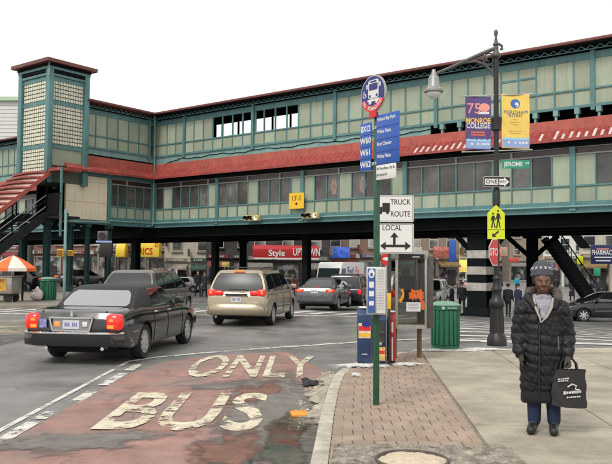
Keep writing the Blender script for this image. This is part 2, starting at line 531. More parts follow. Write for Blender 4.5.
# gutter: bare wet asphalt, puddle and grit along the kerb
def blob_poly(cx, cy, rx, ry, n=40, rough=0.3, seed=0, rot=0.0):
    rn = random.Random(seed); ph = [rn.uniform(0, 6.28) for _ in range(6)]; am = [rn.uniform(0.3, 1) for _ in range(6)]
    pts = []
    for k in range(n):
        a = 2 * math.pi * k / n
        r = 1 + rough * sum(am[i] * math.sin((i + 2) * a + ph[i]) for i in range(6)) / 3
        x, y = rx * r * math.cos(a), ry * r * math.sin(a)
        pts.append((cx + x * math.cos(rot) - y * math.sin(rot), cy + x * math.sin(rot) + y * math.cos(rot)))
    return pts
def flat(name, poly, lift, m_, base=None):
    mb = MB()
    zf = (lambda x, y: gz(x, y) + lift) if base is None else (lambda x, y: base + lift)
    c = (sum(p[0] for p in poly) / len(poly), sum(p[1] for p in poly) / len(poly))
    vs = [(c[0], c[1], zf(*c))] + [(x, y, zf(x, y)) for x, y in poly]
    n = len(poly)
    mb.add(vs, [(0, 1 + i, 1 + (i + 1) % n) for i in range(n)])
    o = structure(name, mb, m_)
    fa = o.data.attributes.new('fall', 'FLOAT', 'POINT')
    fa.data[0].value = 1.0
    return o
M_WET = mat('wet_gutter', (0.075, 0.08, 0.06), 0.1, var=0.4, scale=3, rvar=0.08, fall=0.7, wear_scale=3)
M_GREY = mat('bare_gutter', (0.17, 0.155, 0.14), 0.6, var=0.35, scale=3, bump=0.4, bscale=60, fall=0.62, wear_scale=3.2, dirt=0.4)
M_RUST = mat('rusty_gutter_stain', (0.16, 0.07, 0.045), 0.5, var=0.4, scale=4, fall=0.55, wear_scale=4)
flat('bare_gutter_asphalt', blob_poly(-0.45, 9.4, 0.75, 5.2, 60, 0.35, 4, 0.0), 0.0115, M_GREY)
flat('bare_lane_patch', blob_poly(-2.45, 8.0, 0.95, 0.62, 40, 0.4, 8, 0.3), 0.0115, M_GREY)
flat('bare_lane_patch', blob_poly(-0.9, 11.9, 1.1, 0.55, 40, 0.4, 18, 0.3), 0.0105, M_GREY)
flat('rusty_stain', blob_poly(-0.72, 7.6, 0.42, 1.3, 40, 0.6, 14, 0.1), 0.013, M_RUST)
flat('rusty_stain', blob_poly(-0.75, 11.1, 0.40, 1.2, 40, 0.6, 15, -0.1), 0.013, M_RUST)
flat('puddle', blob_poly(-0.20, 8.3, 0.30, 1.7, 40, 0.35, 5, -0.05), 0.0145, M_WET)
flat('puddle', blob_poly(-0.60, 6.9, 0.36, 0.45, 40, 0.45, 6, -0.1), 0.0148, M_WET)
M_GRIT = mat('gutter_grit', (0.50, 0.45, 0.36), 0.9, var=0.35, scale=9, bump=0.6, bscale=50)
# grit bank against the kerb
rn = random.Random(11)
mb = MB()
for k in range(700):
    y = rn.uniform(8.6, 13.4); x = kerb_at(y) - abs(rn.gauss(0, 0.16)) - 0.20
    s = rn.uniform(0.006, 0.024) * (0.6 if x < kerb_at(y) - 0.4 else 1)
    mb.box((x, y, gz(x, y) + s * 0.25), (s * rn.uniform(1, 2), s * rn.uniform(1, 2), s * 0.7), rn.uniform(0, 3), rx=rn.uniform(-.3, .3))
g_ = mb.build('grit', M_GRIT); tag(g_, 'pale grit and slush crumbs along the near kerb', 'grit', kind='stuff')
mb = MB(); vs = []; fl = []
na, nb_ = 160, 14
for k in range(na + 1):
    y = 8.9 + 4.5 * k / na; w_ = 0.26 + 0.12 * math.sin(k * 0.11) + 0.06 * math.sin(k * 0.37)
    for i in range(nb_ + 1):
        f = i / nb_
        x = kerb_at(y) - 0.012 - w_ * f
        ed = math.sin(math.pi * min(1, k / na)) ** 0.5
        vs.append((x, y, -0.150 + ed * (0.085 * (1 - f) ** 1.2 + 0.022 * rn.random() * (1 - f * 0.6)) + 0.014))
        fl.append(min(1, (1 - f) * 1.6) * ed)
mb.add(vs, [(k * (nb_ + 1) + i, (k + 1) * (nb_ + 1) + i, (k + 1) * (nb_ + 1) + i + 1, k * (nb_ + 1) + i + 1) for k in range(na) for i in range(nb_)])
M_SLUSH = mat('dirty_slush', (0.40, 0.36, 0.29), 0.85, var=0.45, scale=8, bump=0.8, bscale=40, dirt=0.7, dirtcol=(0.22, 0.19, 0.15), fall=0.6, wear_scale=7)
g_ = mb.build('slush_bank', M_SLUSH, smooth=60); tag(g_, 'low bank of dirty pale slush against the near kerb', 'slush', kind='stuff')
fa = g_.data.attributes.new('fall', 'FLOAT', 'POINT'); fa.data.foreach_set('value', fl)

# orange scrap and black rag in the gutter
M_ORG = mat('orange_plastic', (0.75, 0.30, 0.02), 0.5)
p = G(299, 416)
o = MB().prism([(-0.10, -0.14), (0.10, -0.16), (0.11, 0.13), (0.02, 0.17), (-0.11, 0.12)], 0.0, 0.03).build('orange_litter', M_ORG, loc=(p.x, p.y, p.z + 0.016), rot=(0, 0, 0.1), bevel=0.008)
tag(o, 'flattened orange plastic scrap lying in the wet gutter', 'litter')
p = G(310, 385)
mb = MB()
for k in range(7):
    mb.lathe([(0.02, 0), (0.07, 0.02), (0.06, 0.05), (0.01, 0.07)], 8, (rn.uniform(-.08, .08), rn.uniform(-.25, .25), 0))
o = mb.build('black_rag', mat('black_rag', (0.02, 0.02, 0.022), 0.7), loc=(p.x, p.y, p.z + 0.016), smooth=50); tag(o, 'crumpled black rag in the gutter beside the slush', 'litter')

# ------------------------------------------------------------------ near sidewalk
M_CONC = mat('sidewalk_concrete', (0.375, 0.335, 0.265), 0.8, var=0.28, scale=1.6, bump=0.4, bscale=90, dirt=0.85, dirtcol=(0.20, 0.175, 0.14), inst=0.07, speck=0.16, speck_scale=55)
M_BED = mat('sidewalk_bedding', (0.24, 0.205, 0.17), 0.9, var=0.2, scale=4)
M_PAVER = mat('pinkish_paver', (0.33, 0.25, 0.195), 0.8, var=0.25, scale=2.2, bump=0.35, bscale=80, dirt=0.85, dirtcol=(0.27, 0.225, 0.18), inst=0.07, speck=0.15, speck_scale=60)
M_KERBST = mat('kerb_stone', (0.47, 0.43, 0.36), 0.8, var=0.25, scale=6, bump=0.35, bscale=50, dirt=0.5, dirtcol=(0.2, 0.18, 0.15))
mb = MB()
ins = [(x + 0.10, y) if y < 13 else (x + 0.05, y - 0.10) for x, y in KERB]
poly = ins + [(40, -6)]
mb.prism(poly, -0.6, -0.022)
SW = structure('sidewalk', mb, M_BED)
# kerb stones, each a block
KW = 0.16
seg_len = 1.2
pts = [Vector((x, y)) for x, y in KERB]
dense = []
for a, b in zip(pts, pts[1:]):
    n = max(1, int((b - a).length / 0.1))
    dense += [a + (b - a) * k / n for k in range(n)]
dense.append(pts[-1])
acc = 0; start = 0
for i in range(1, len(dense)):
    acc += (dense[i] - dense[i - 1]).length
    if acc >= seg_len or i == len(dense) - 1:
        sub = dense[start:i + 1][::3] + [dense[i]]
        if sub[0].y > 2.5 and sub[0].x < 16 and len(sub) > 2:
            L_, R_ = [], []
            for k, q in enumerate(sub):
                d = (sub[min(k + 1, len(sub) - 1)] - sub[max(k - 1, 0)]).normalized(); nn = Vector((d.y, -d.x))
                q = q + d * (0.006 if k == 0 else -0.006 if k == len(sub) - 1 else 0)
                L_.append(q); R_.append(q + nn * KW)
            zt = random.uniform(-0.004, 0.004)
            MB().prism([tuple(q) for q in L_] + [tuple(q) for q in R_[::-1]], -0.4, zt).build('kerb_stone', M_KERBST, SW, bevel=0.018)
        start = i; acc = 0
# concrete slabs
def edge_x(y):   # border between pavers and concrete
    return 1.70 + 0.072 * (y - 6.5)
ang = R(2.0)
ca, sa = math.cos(ang), math.sin(ang)
def slab_poly(i, j, s=1.52):
    g = 0.009
    q = []
    for a, b in ((i * s + g, j * s + g), ((i + 1) * s - g, j * s + g), ((i + 1) * s - g, (j + 1) * s - g), (i * s + g, (j + 1) * s - g)):
        y = 2.3 + b - a * 0.10
        q.append((edge_x(y) + 0.012 + a, y))
    return q
def far_edge(x):
    for (x0, y0), (x1, y1) in zip(KERB, KERB[1:]):
        if x0 <= x <= x1 and y0 > 13: return y0 + (y1 - y0) * (x - x0) / (x1 - x0) - 0.18
    return 15
for j in range(0, 11):
    for i in range(0, 9):
        q = slab_poly(i, j)
        q = [(x, min(y, far_edge(x))) for x, y in q]
        if q[3][1] - q[0][1] < 0.05 and q[2][1] - q[1][1] < 0.05: continue
        MB().prism(q, -0.10, random.uniform(-0.003, 0.003)).build('slab', M_CONC, SW, bevel=0.006, bseg=1)
# pavers: courses across the strip
PV = []
pw, pl = 0.215, 0.245
pm = {}
rowi = 0
y = 5.35
while y < 15.2:
    xl = kerb_at(y) + KW + 0.012; xr = edge_x(y) - 0.012
    if y > 13.2: xl = max(xl, kerb_at(min(y + pl, 15.1)) + KW + 0.05)
    if xl > xr - 0.1: break
    x = xl
    first = True
    while x < xr - 0.03:
        w = pw if not (first and rowi % 2) else pw / 2
        first = False
        w = min(w, xr - x)
        PV.append((x, y, w)); x += w
    y += pl; rowi += 1
PV.sort(key=lambda p: p[1])
def paver_mesh(w):
    k = round(w, 2)
    if k not in pm:
        pm[k] = MB().box((k / 2 - 0.0, pl / 2, -0.04), (max(0.03, k - 0.004), pl - 0.004, 0.08)).mesh('paver', M_PAVER, bevel=0.004, bseg=1)
    return pm[k]
for (x, y, w) in PV[:300]:
    link('paver', paver_mesh(w), SW, (x, y, random.uniform(-0.004, 0.003)), (random.uniform(-.006, .006), random.uniform(-.006, .006), random.uniform(-.006, .006)))
mb = MB()
for (x, y, w) in PV[300:]:
    mb.box((x + w / 2, y + pl / 2, -0.04 + random.uniform(-0.003, 0.002)), (max(0.03, w - 0.007), pl - 0.007, 0.08))
if PV[300:]:
    o = mb.build('far_pavers', M_PAVER, SW, bevel=0.006, bseg=1); o['kind'] = 'stuff'
# worn strip of dark patched pavement with a sand-filled iron cover at the bottom of the frame
M_OLD = mat('old_patched_pavement', (0.25, 0.215, 0.175), 0.8, var=0.85, scale=7, bump=1.0, bscale=45, dirt=0.8, dirtcol=(0.40, 0.35, 0.29), speck=0.3, speck_scale=30)
mb = MB()
nx, ny = 60, 16
rn = random.Random(5)
vs = []
for j in range(ny + 1):
    for i in range(nx + 1):
        y = 5.6 + 1.75 * j / ny + 0.06 * math.sin(i * 0.5)
        x0 = kerb_at(y) + KW + 0.03; x = x0 + (edge_x(y) + 0.22 - x0) * i / nx
        vs.append((x, y, 0.006 + 0.008 * rn.random() + 0.008 * math.sin(i * 1.3 + j * 2.2)))
mb.add(vs, [(j * (nx + 1) + i, j * (nx + 1) + i + 1, (j + 1) * (nx + 1) + i + 1, (j + 1) * (nx + 1) + i) for j in range(ny) for i in range(nx)])
o = mb.build('patched_strip', M_OLD, SW)
M_SAND = mat('damp_sand', (0.58, 0.49, 0.36), 0.9, var=0.2, scale=12, bump=0.7, bscale=60)
p = onz(412, 462)
mb = MB()
rows_ = 10
prof = []
vs = [(0, 0, 0.055)]; n = 48
for r_i in range(1, rows_ + 1):
    for k in range(n):
        a = 2 * math.pi * k / n
        rr = r_i / rows_ * (1 + 0.05 * math.sin(3 * a + 1) + 0.04 * math.sin(7 * a))
        vs.append((0.30 * rr * math.cos(a), 0.30 * rr * math.sin(a), 0.055 - 0.045 * (r_i / rows_) ** 3 + rn.uniform(-.006, .006)))
fs = [(0, 1 + k, 1 + (k + 1) % n) for k in range(n)]
for r_i in range(rows_ - 1):
    for k in range(n):
        a = 1 + r_i * n + k; b = 1 + r_i * n + (k + 1) % n
        fs.append((a, a + n, b + n, b))
mb.add(vs, fs)
o = mb.build('sand_heap', M_SAND, smooth=50, loc=(p.x, p.y - 0.03, 0.005)); tag(o, 'round heap of pale damp sand at the bottom of the frame', 'sand', kind='stuff')
o = MB().lathe([(0.30, 0.0), (0.325, 0.0), (0.33, 0.02), (0.32, 0.03), (0.308, 0.028)], 40, ring=True).build('iron_ring', mat('rusty_iron', (0.10, 0.085, 0.07), 0.7, var=0.4, scale=20), loc=(p.x, p.y, 0.006), smooth=40)
tag(o, 'dark iron cover ring around the sand heap', 'manhole')

# snow remnants
M_SNOW = mat('old_snow', (0.72, 0.71, 0.69), 0.7, var=0.15, scale=12, bump=0.5, bscale=40, dirt=0.6, dirtcol=(0.42, 0.39, 0.35))
M_SNOWP = mat('melting_snow', (0.70, 0.69, 0.66), 0.7, var=0.2, scale=12, bump=0.6, bscale=30, dirt=0.5, dirtcol=(0.36, 0.33, 0.29), fall=0.5, wear_scale=7)
def snow(cx, cy, rx, ry, h, seed, label, z=0.0):
    rn = random.Random(seed); n = 36; rws = 6
    pl_ = blob_poly(0, 0, 1, 1, n, 0.5, seed)
    vs = [(0, 0, h)]
    for r_i in range(1, rws + 1):
        t = r_i / rws
        for (a, b) in pl_:
            vs.append((a * rx * t, b * ry * t, h * (1 - t ** 2) + rn.uniform(-0.3, 0.3) * h * (1 - t) - 0.004 * (t == 1)))
    fs = [(0, 1 + k, 1 + (k + 1) % n) for k in range(n)]
    for r_i in range(rws - 1):
        for k in range(n):
            a = 1 + r_i * n + k; b = 1 + r_i * n + (k + 1) % n
            fs.append((a, a + n, b + n, b))
    mb = MB().add(vs, fs)
    o = mb.build('snow_patch', M_SNOWP, smooth=60, loc=(cx, cy, z + 0.004))
    fa = o.data.attributes.new('fall', 'FLOAT', 'POINT')
    for i_, d_ in enumerate(fa.data): d_.value = 1.0 if i_ == 0 else 1 - ((i_ - 1) // n + 1) / rws
    tag(o, label, 'snow', kind='stuff')
snow(1.0, 13.0, 0.62, 0.30, 0.05, 1, 'thin snow patch in front of the blue newspaper box')
snow(1.75, 13.25, 0.42, 0.22, 0.04, 2, 'thin snow patch in front of the red newspaper box')
snow(2.6, 15.55, 0.45, 0.14, 0.03, 3, 'snow patch left of the right green litter bin')
snow(3.7, 15.80, 0.5, 0.2, 0.04, 4, 'snow patch at the foot of the street lamp')
snow(3.35, 15.5, 0.35, 0.08, 0.03, 9, 'snow patch between the litter bin and the street lamp')
snow(0.80, 12.0, 0.10, 0.3, 0.03, 5, 'snow patch lying along the kerb by the boxes')

# sidewalk across the street under the staircase
mb = MB()
lp = [(-75, 31.0), (-12.5, 31.3), (-9.4, 31.9), (-8.2, 33.2), (-7.8, 36), (-7.8, 47), (-75, 47)]
mb.prism(lp, -0.5, 0.0)
structure('far_sidewalk', mb, mat('far_sidewalk_concrete', (0.24, 0.215, 0.18), 0.8, var=0.2, scale=1.2, dirt=0.5, dirtcol=(0.13, 0.12, 0.11)))
# ================================================================== elevated station
TH = -0.649
C0 = (-10.88, 53.64)
def LP(x, y, z=0.0):      # station coordinates -> world
    return Vector((C0[0] + x * math.cos(TH) - y * math.sin(TH), C0[1] + x * math.sin(TH) + y * math.cos(TH), z))
M_TEAL = mat('teal_steel_paint', (0.092, 0.222, 0.225), 0.5, var=0.2, scale=1.5, dirt=0.35, dirtcol=(0.07, 0.15, 0.15), vstreak=0.7, streakcol=(0.7, 0.45, 0.4))
M_TEALL = mat('pale_teal_paint', (0.20, 0.35, 0.335), 0.55, var=0.2, scale=1.2, dirt=0.4, dirtcol=(0.10, 0.19, 0.19), vstreak=0.8, streakcol=(0.7, 0.5, 0.45))
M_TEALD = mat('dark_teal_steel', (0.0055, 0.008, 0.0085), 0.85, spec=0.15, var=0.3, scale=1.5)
M_GREEN = mat('sage_green_panel', (0.335, 0.382, 0.285), 0.5, var=0.1, scale=1.0, dirt=0.35, dirtcol=(0.25, 0.30, 0.22), inst=0.12, vstreak=0.55, streakcol=(0.62, 0.58, 0.55))
M_REDR = mat('red_metal_roof', (0.30, 0.048, 0.038), 0.55, var=0.3, scale=1.4, dirt=0.4, dirtcol=(0.24, 0.05, 0.04), vstreak=0.7, streakcol=(1.6, 3.5, 4.0), bump=0.3, bscale=3)
M_REDB = mat('faded_red_band', (0.41, 0.095, 0.068), 0.6, var=0.25, scale=1.4, dirt=0.5, dirtcol=(0.36, 0.10, 0.075), vstreak=0.7, streakcol=(0.55, 0.8, 0.8))
M_BROWN = mat('brown_red_eave', (0.15, 0.045, 0.035), 0.5, var=0.2, scale=2)
M_PALESTREAK = mat('pale_seam', (0.62, 0.55, 0.52), 0.5, var=0.3, scale=3)
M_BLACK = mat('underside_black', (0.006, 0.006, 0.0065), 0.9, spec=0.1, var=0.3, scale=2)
M_DGLASS = mat('dark_window_glass', (0.070, 0.068, 0.062), 0.08, spec=0.6, var=0.6, scale=0.8, inst=0.5)
M_DGLASS2 = mat('curtained_window_glass', (0.13, 0.12, 0.12), 0.12, spec=0.6, var=0.5, scale=1.5, inst=0.4)
M_TRANS = mat('transom_glass', (0.045, 0.03, 0.028), 0.25, var=0.4, scale=1.2)
M_BEIGE = mat('beige_panel', (0.84, 0.74, 0.56), 0.6, var=0.06, scale=1.0, dirt=0.15, dirtcol=(0.7, 0.6, 0.44), vstreak=0.35, streakcol=(0.7, 0.66, 0.6))
M_GREYF = mat('grey_trim', (0.30, 0.31, 0.29), 0.5)

Z_ROOF = 12.47
class Face:
    """maps (along, out, z) of a facade to station coordinates"""
    def __init__(self, kind, off=0.0): self.k = kind; self.off = off
    def p(self, t, n, z):
        return (t, -(n + self.off), z) if self.k == 'R' else (n + self.off, -t, z)
    def box(self, mb, t0, t1, n0, n1, z0, z1, mi=0):
        a = self.p(t0, n0, z0); b = self.p(t1, n1, z1)
        c = [(p + q) / 2 for p, q in zip(a, b)]; s = [abs(p - q) for p, q in zip(a, b)]
        return mb.box(c, s, mi=mi)
PC = {}
def piece(name, face, t0, t1, n0, n1, z0, z1, m_, parent):
    """a flat rectangular piece; alike pieces share a mesh"""
    s = (round(abs(t1 - t0), 2), round(abs(n1 - n0), 3), round(abs(z1 - z0), 2))
    key = (name, face.k, s, m_.name)
    if key not in PC:
        d = s if face.k == 'R' else (s[1], s[0], s[2])
        PC[key] = MB().box((0, 0, 0), d).mesh(name, m_)
    a = face.p((t0 + t1) / 2, (n0 + n1) / 2, (z0 + z1) / 2)
    return link(name, PC[key], parent, a)

def station_thing(name, label, cat):
    t = thing(name, label, cat, (C0[0], C0[1], 0), TH)
    return t

ST = station_thing('elevated_station', 'long teal and green elevated station with red skirt roof spanning the street', 'station')
WG = station_thing('station_wing', 'short teal and beige station wing joining the tower to the main station', 'station wing')

def upper_facade(parent, face, posts, bays, t0, t1, plate=True, gap=None):
    """bays: list of (ta, tb, 'GGOO..') ; z range 8.85 .. 12.47"""
    mb = MB()
    face.box(mb, t0, t1, -0.10, 0.02, 11.66, 12.02)           # header board
    face.box(mb, t0, t1, -0.04, 0.06, 10.215, 10.30)          # middle rail
    face.box(mb, t0, t1, -0.06, 0.10, 9.37, 9.50)             # sill
    for ta, tb, ty in bays:
        w = (tb - ta) / len(ty)
        for i in range(1, len(ty)):
            face.box(mb, ta + i * w - 0.035, ta + i * w + 0.035, -0.05, 0.045, 9.501, 11.659)
    fr = mb.build('upper_frame', M_TEAL, parent)
    for ta, tb, ty in bays:
        w = (tb - ta) / len(ty)
        for i, c in enumerate(ty):
            a, b = ta + i * w + 0.03, ta + (i + 1) * w - 0.03
            if c == 'G': piece('panel', face, a, b, -0.04, 0.0, 10.305, 11.655, M_GREEN, fr)
            piece('panel', face, a, b, -0.04, 0.0, 9.505, 10.21, M_GREEN, fr)
            if c == 'S':
                piece('panel', face, a, b, -0.04, 0.0, 11.2, 11.655, M_GREEN, fr)
                piece('panel', face, a, b, -0.04, 0.0, 10.305, 11.1, M_GREEN, fr)
                piece('rail', face, a, b, -0.03, 0.03, 11.1, 11.2, M_TEAL, fr)
    for t in posts:
        mb = MB(); face.box(mb, t - 0.10, t + 0.10, -0.1, 0.13, 9.2, 12.1); face.box(mb, t - 0.14, t - 0.101, -0.1, 0.05, 9.3, 12.0)
        face.box(mb, t + 0.101, t + 0.20, -0.1, -0.02, 9.51, 11.65)
        mb.build('post', M_TEAL, parent)
    # lattice under the eave
    mb = MB()
    face.box(mb, t0, t1, 0.24, 0.28, 12.05, 12.09)
    t = t0
    while t < t1:
        a, b, c = face.p(t, 0.26, 12.09), face.p(t + 0.22, 0.26, 12.26), face.p(t + 0.44, 0.26, 12.09)
        mb.bar(a, b, 0.035, 0.045); mb.bar(b, c, 0.035, 0.045); t += 0.44
    mb.build('roof_lattice', M_TEAL, parent)['kind'] = 'stuff'
    # roof edge
    return fr

R_UP = Face('R', -0.25)
R_LO = Face('R', 0.0)
L_UP = Face('L', -0.25)
L_LO = Face('L', 0.0)
up_posts = [-34, -27.5, -21, -14.5, -8, -3.2, 2.82, 9.13, 15.6, 22.25, 30.5, 37.0]
types = {(2.82): 'GGGOOOO', (9.13): 'OOOOGGG', 15.6: 'GGGGGGG', 22.25: 'GGGGSSGGG', 30.5: 'GGGGGGG'}
bays = []
for a, b in zip(up_posts, up_posts[1:]):
    if a == -3.2:
        bays.append((0.15, 2.82, 'GGG')); bays.append((-3.2, 0.15, 'GGG')); continue
    bays.append((a, b, types.get(a, 'G' * max(3, round((b - a) / 0.92)))))
upper_facade(ST, R_UP, up_posts, bays, -34, 37)
# blue-green plate with a slack cable below the upper windows, dark open slot with brackets further right
mb = MB(); R_UP.box(mb, 0.0, 21.9, -0.05, 0.02, 8.6, 9.369); R_UP.box(mb, -34, 0.0, -0.05, 0.02, 8.6, 9.369)
mb.build('spandrel_plate', M_TEALL, ST)
mb = MB(); R_UP.box(mb, 21.95, 37, -0.9, -0.8, 8.6, 9.37); mb.build('slot_backing', M_BLACK, ST)
rn = random.Random(2)
pts = [R_UP.p(1.0 + 21 * k / 60, 0.05, 9.12 + 0.05 * math.sin(k * 0.55) + 0.03 * math.sin(k * 1.7) - 0.25 * max(0, 1 - k / 5)) for k in range(61)]
MB().tube(pts, 0.022, 5).build('cable', M_BLACK, ST)
t = 22.6
while t < 36.5:
    mb = MB(); R_UP.box(mb, t - 0.12, t + 0.12, -0.2, 0.10, 9.10, 9.369); R_UP.box(mb, t - 0.05, t + 0.05, -0.15, 0.06, 8.7, 9.10)
    mb.build('bracket', M_TEALL, ST); t += 1.02
# roofs
mb = MB(); R_UP.box(mb, -34.5, 37.5, -4.4, 0.72, 12.28, 12.32); mb.build('roof_deck', M_TEALD, ST)
mb = MB(); R_UP.box(mb, -34.5, 37.5, -4.6, 0.80, 12.321, Z_ROOF); mb.build('roof', M_BROWN, ST, bevel=0.03)
# red skirt roof
def skirt(parent, face, t0, t1, mitre0=0.0, mitre1=0.0):
    mb = MB(); face.box(mb, t0, t1, -0.30, -0.06, 8.36, 8.86); mb.build('red_band', M_REDB, parent)
    mb = MB()
    n0, n1, za, zb = -0.07, 0.62, 8.38, 7.80
    q = [face.p(t0, n0, za), face.p(t1, n0, za), face.p(t1 - mitre1, n1, zb), face.p(t0 + mitre0, n1, zb)]
    q2 = [(x, y, z - 0.10) for x, y, z in q]
    mb.add(q + q2, [(0, 1, 2, 3), (7, 6, 5, 4), (0, 4, 5, 1), (1, 5, 6, 2), (2, 6, 7, 3), (3, 7, 4, 0)])
    sk = mb.build('skirt_roof', M_REDR, parent)
    bm = bmesh.new(); bm.from_mesh(sk.data); bmesh.ops.recalc_face_normals(bm, faces=bm.faces); bm.to_mesh(sk.data); bm.free()
    mb = MB(); k = t0 + 0.3
    while k < t1 - 0.1:
        top = n0; bot = n1 - 0.03
        mb.bar(face.p(k, top, za + 0.005), face.p(k, bot, zb + 0.018), 0.03, 0.03 if k < 21 else 0.05); k += 0.36
    mb.build('roof_seams', M_REDR, sk)['kind'] = 'stuff'
    mb = MB(); k = t0 + 0.3 + 0.18
    rr = random.Random(int(t1 * 10))
    while k < t1 - 0.1:
        if face.k == 'R' and k > 21 and rr.random() < 0.92:
            f0 = rr.uniform(0.1, 0.5); mb.bar(face.p(k, n0 + (n1 - n0) * f0, za + (zb - za) * f0 + 0.012), face.p(k, n1 - 0.02, zb + 0.024), 0.12, 0.02)
        k += 0.36
    if mb.v: mb.build('white_roof_streaks', M_PALESTREAK, sk)['kind'] = 'stuff'  # white streaks laid on the red slope between the seams
    mb = MB(); face.box(mb, t0 + mitre0, t1 - mitre1, 0.60, 0.66, 7.70, 7.83); mb.build('eave_gutter', M_REDR, parent)
    mb = MB(); face.box(mb, t0, t1, -0.1, 0.10, 7.49, 7.76); mb.build('eave_board', M_TEALD if face.k == 'R' else M_TEAL, parent)
skirt(ST, R_LO, 0.0, 37.0)
skirt(ST, R_LO, -34.0, -3.4)

def lower_facade(parent, face, posts, bays, t0, t1, beam=True):
    mb = MB()
    face.box(mb, t0, t1, -0.08, 0.05, 7.10, 7.17, 1)
    face.box(mb, t0, t1, -0.08, 0.05, 7.45, 7.52, 1)
    face.box(mb, t0, t1, -0.06, 0.06, 5.59, 5.67)
    face.box(mb, t0, t1, -0.06, 0.06, 4.80, 4.88)
    for ta, tb, ty in bays:
        w = (tb - ta) / len(ty)
        for i in range(len(ty) + 1):
            face.box(mb, ta + i * w - 0.035, ta + i * w + 0.035, -0.06, 0.045, 4.881, 7.099)
        for i in range(0, len(ty) + 1, 3):
            face.box(mb, ta + i * w - 0.05, ta + i * w + 0.05, -0.06, 0.06, 7.171, 7.449, 1)
    fr = mb.build('lower_frame', [M_TEAL, M_GREYF], parent)
    for ta, tb, ty in bays:
        w = (tb - ta) / len(ty)
        for i, c in enumerate(ty):
            a, b = ta + i * w + 0.03, ta + (i + 1) * w - 0.03
            if c == 'G': piece('panel', face, a, b, -0.04, 0.0, 5.675, 7.095, M_GREEN, fr)
            else:
                piece('pane', face, a, b, -0.05, -0.03, 5.675, 7.095, M_DGLASS2 if c == 'V' else M_DGLASS, fr)
            piece('panel', face, a, b, -0.04, 0.0, 4.885, 5.585, M_GREEN, fr)
        for i in range(0, len(ty), 3):
            j = min(len(ty), i + 3)
            piece('transom_pane', face, ta + i * w + 0.04, ta + j * w - 0.04, -0.06, -0.03, 7.175, 7.445, M_TRANS, fr)
    for t in posts:
        mb = MB(); face.box(mb, t - 0.13, t + 0.13, -0.1, 0.12, 4.40, 7.50); face.box(mb, t - 0.16, t + 0.16, 0.13, 0.17, 4.42, 4.84)
        mb.build('post', M_TEAL, parent)
    mb = MB(); face.box(mb, t0, t1, -0.12, 0.09, 4.36, 4.799); face.box(mb, t0, t1, -0.12, 0.16, 4.33, 4.359); 
    mb.build('fascia_beam', M_TEAL, parent)
    MB().tube([face.p(t0 + 0.1, 0.20, 4.63), face.p(t1, 0.20, 4.63)], 0.05, 8).build('conduit_pipe', M_TEALL, parent, smooth=60)
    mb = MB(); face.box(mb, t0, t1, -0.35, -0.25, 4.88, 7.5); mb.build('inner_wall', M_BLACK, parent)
lo_posts = [0.16, 6.28, 13.4, 20.5, 29.6, 37]
lb = [(0.2, 6.28, 'WGWWWVG'), (6.28, 13.4, 'WVWGWWWG'), (13.4, 20.5, 'GWVGVWWG'), (20.5, 29.6, 'WWWWWGWWG'), (29.6, 37, 'GWWGWWG')]
lower_facade(ST, R_LO, lo_posts, lb, 0.0, 37)
lower_facade(ST, R_LO, [-34, -27, -20, -13, -3.5], [(-34, -27, 'GWWGWWG'), (-27, -20, 'GWWGWWG'), (-20, -13, 'GWWGWWG'), (-13, -3.4, 'GWWGWWGWW')], -34, -3.4)
# oval notices in two mezzanine windows
for t in (15.7, 17.7):
    MB().prism(ellipse(t, 6.4, 0.22, 0.5, 20), 0.012, 0.022, plane='XZ').build('window_notice', mat('notice_pinkish', (0.30, 0.20, 0.17), 0.6, var=0.5, scale=8), ST)
# body: floors, back wall, underside
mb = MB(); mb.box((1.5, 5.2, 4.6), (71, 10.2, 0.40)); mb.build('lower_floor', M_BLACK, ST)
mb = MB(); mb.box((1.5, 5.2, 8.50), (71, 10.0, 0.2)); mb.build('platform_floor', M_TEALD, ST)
mb = MB(); mb.box((1.5, 10.4, 6.6), (71, 0.12, 3.6)); mb.build('back_wall', M_TEAL, ST)
mb = MB(); mb.box((1.5, 4.0, 9.35), (71, 0.12, 1.3)); mb.box((1.5, 4.0, 12.19), (71, 0.12, 0.16))
mb.box((-15.8, 4.0, 11.05), (36.0, 0.08, 2.08)); mb.box((27, 4.0, 11.05), (20, 0.08, 2.08)); mb.build('platform_back_wall', M_TEALD, ST)
for t in np.arange(2.82, 17, 1.6): MB().box((t, 4.0, 11.05), (0.10, 0.12, 2.08)).build('back_post', M_TEALD, ST)
# ceiling beams and lamps above the platform
for t in np.arange(1.0, 22, 1.6):
    MB().box((t, 2.1, 12.22), (0.10, 3.6, 0.10)).build('ceiling_beam', M_TEALD, ST)
# girders below the floor
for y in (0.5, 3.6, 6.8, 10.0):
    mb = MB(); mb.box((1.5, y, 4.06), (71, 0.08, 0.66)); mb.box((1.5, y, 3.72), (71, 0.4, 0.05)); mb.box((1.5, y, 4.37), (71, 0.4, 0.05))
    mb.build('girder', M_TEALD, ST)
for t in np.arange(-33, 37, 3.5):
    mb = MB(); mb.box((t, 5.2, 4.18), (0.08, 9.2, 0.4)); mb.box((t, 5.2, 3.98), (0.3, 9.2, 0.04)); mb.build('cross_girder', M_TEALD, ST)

# people waiting on the platform are added with the other figures (part e)

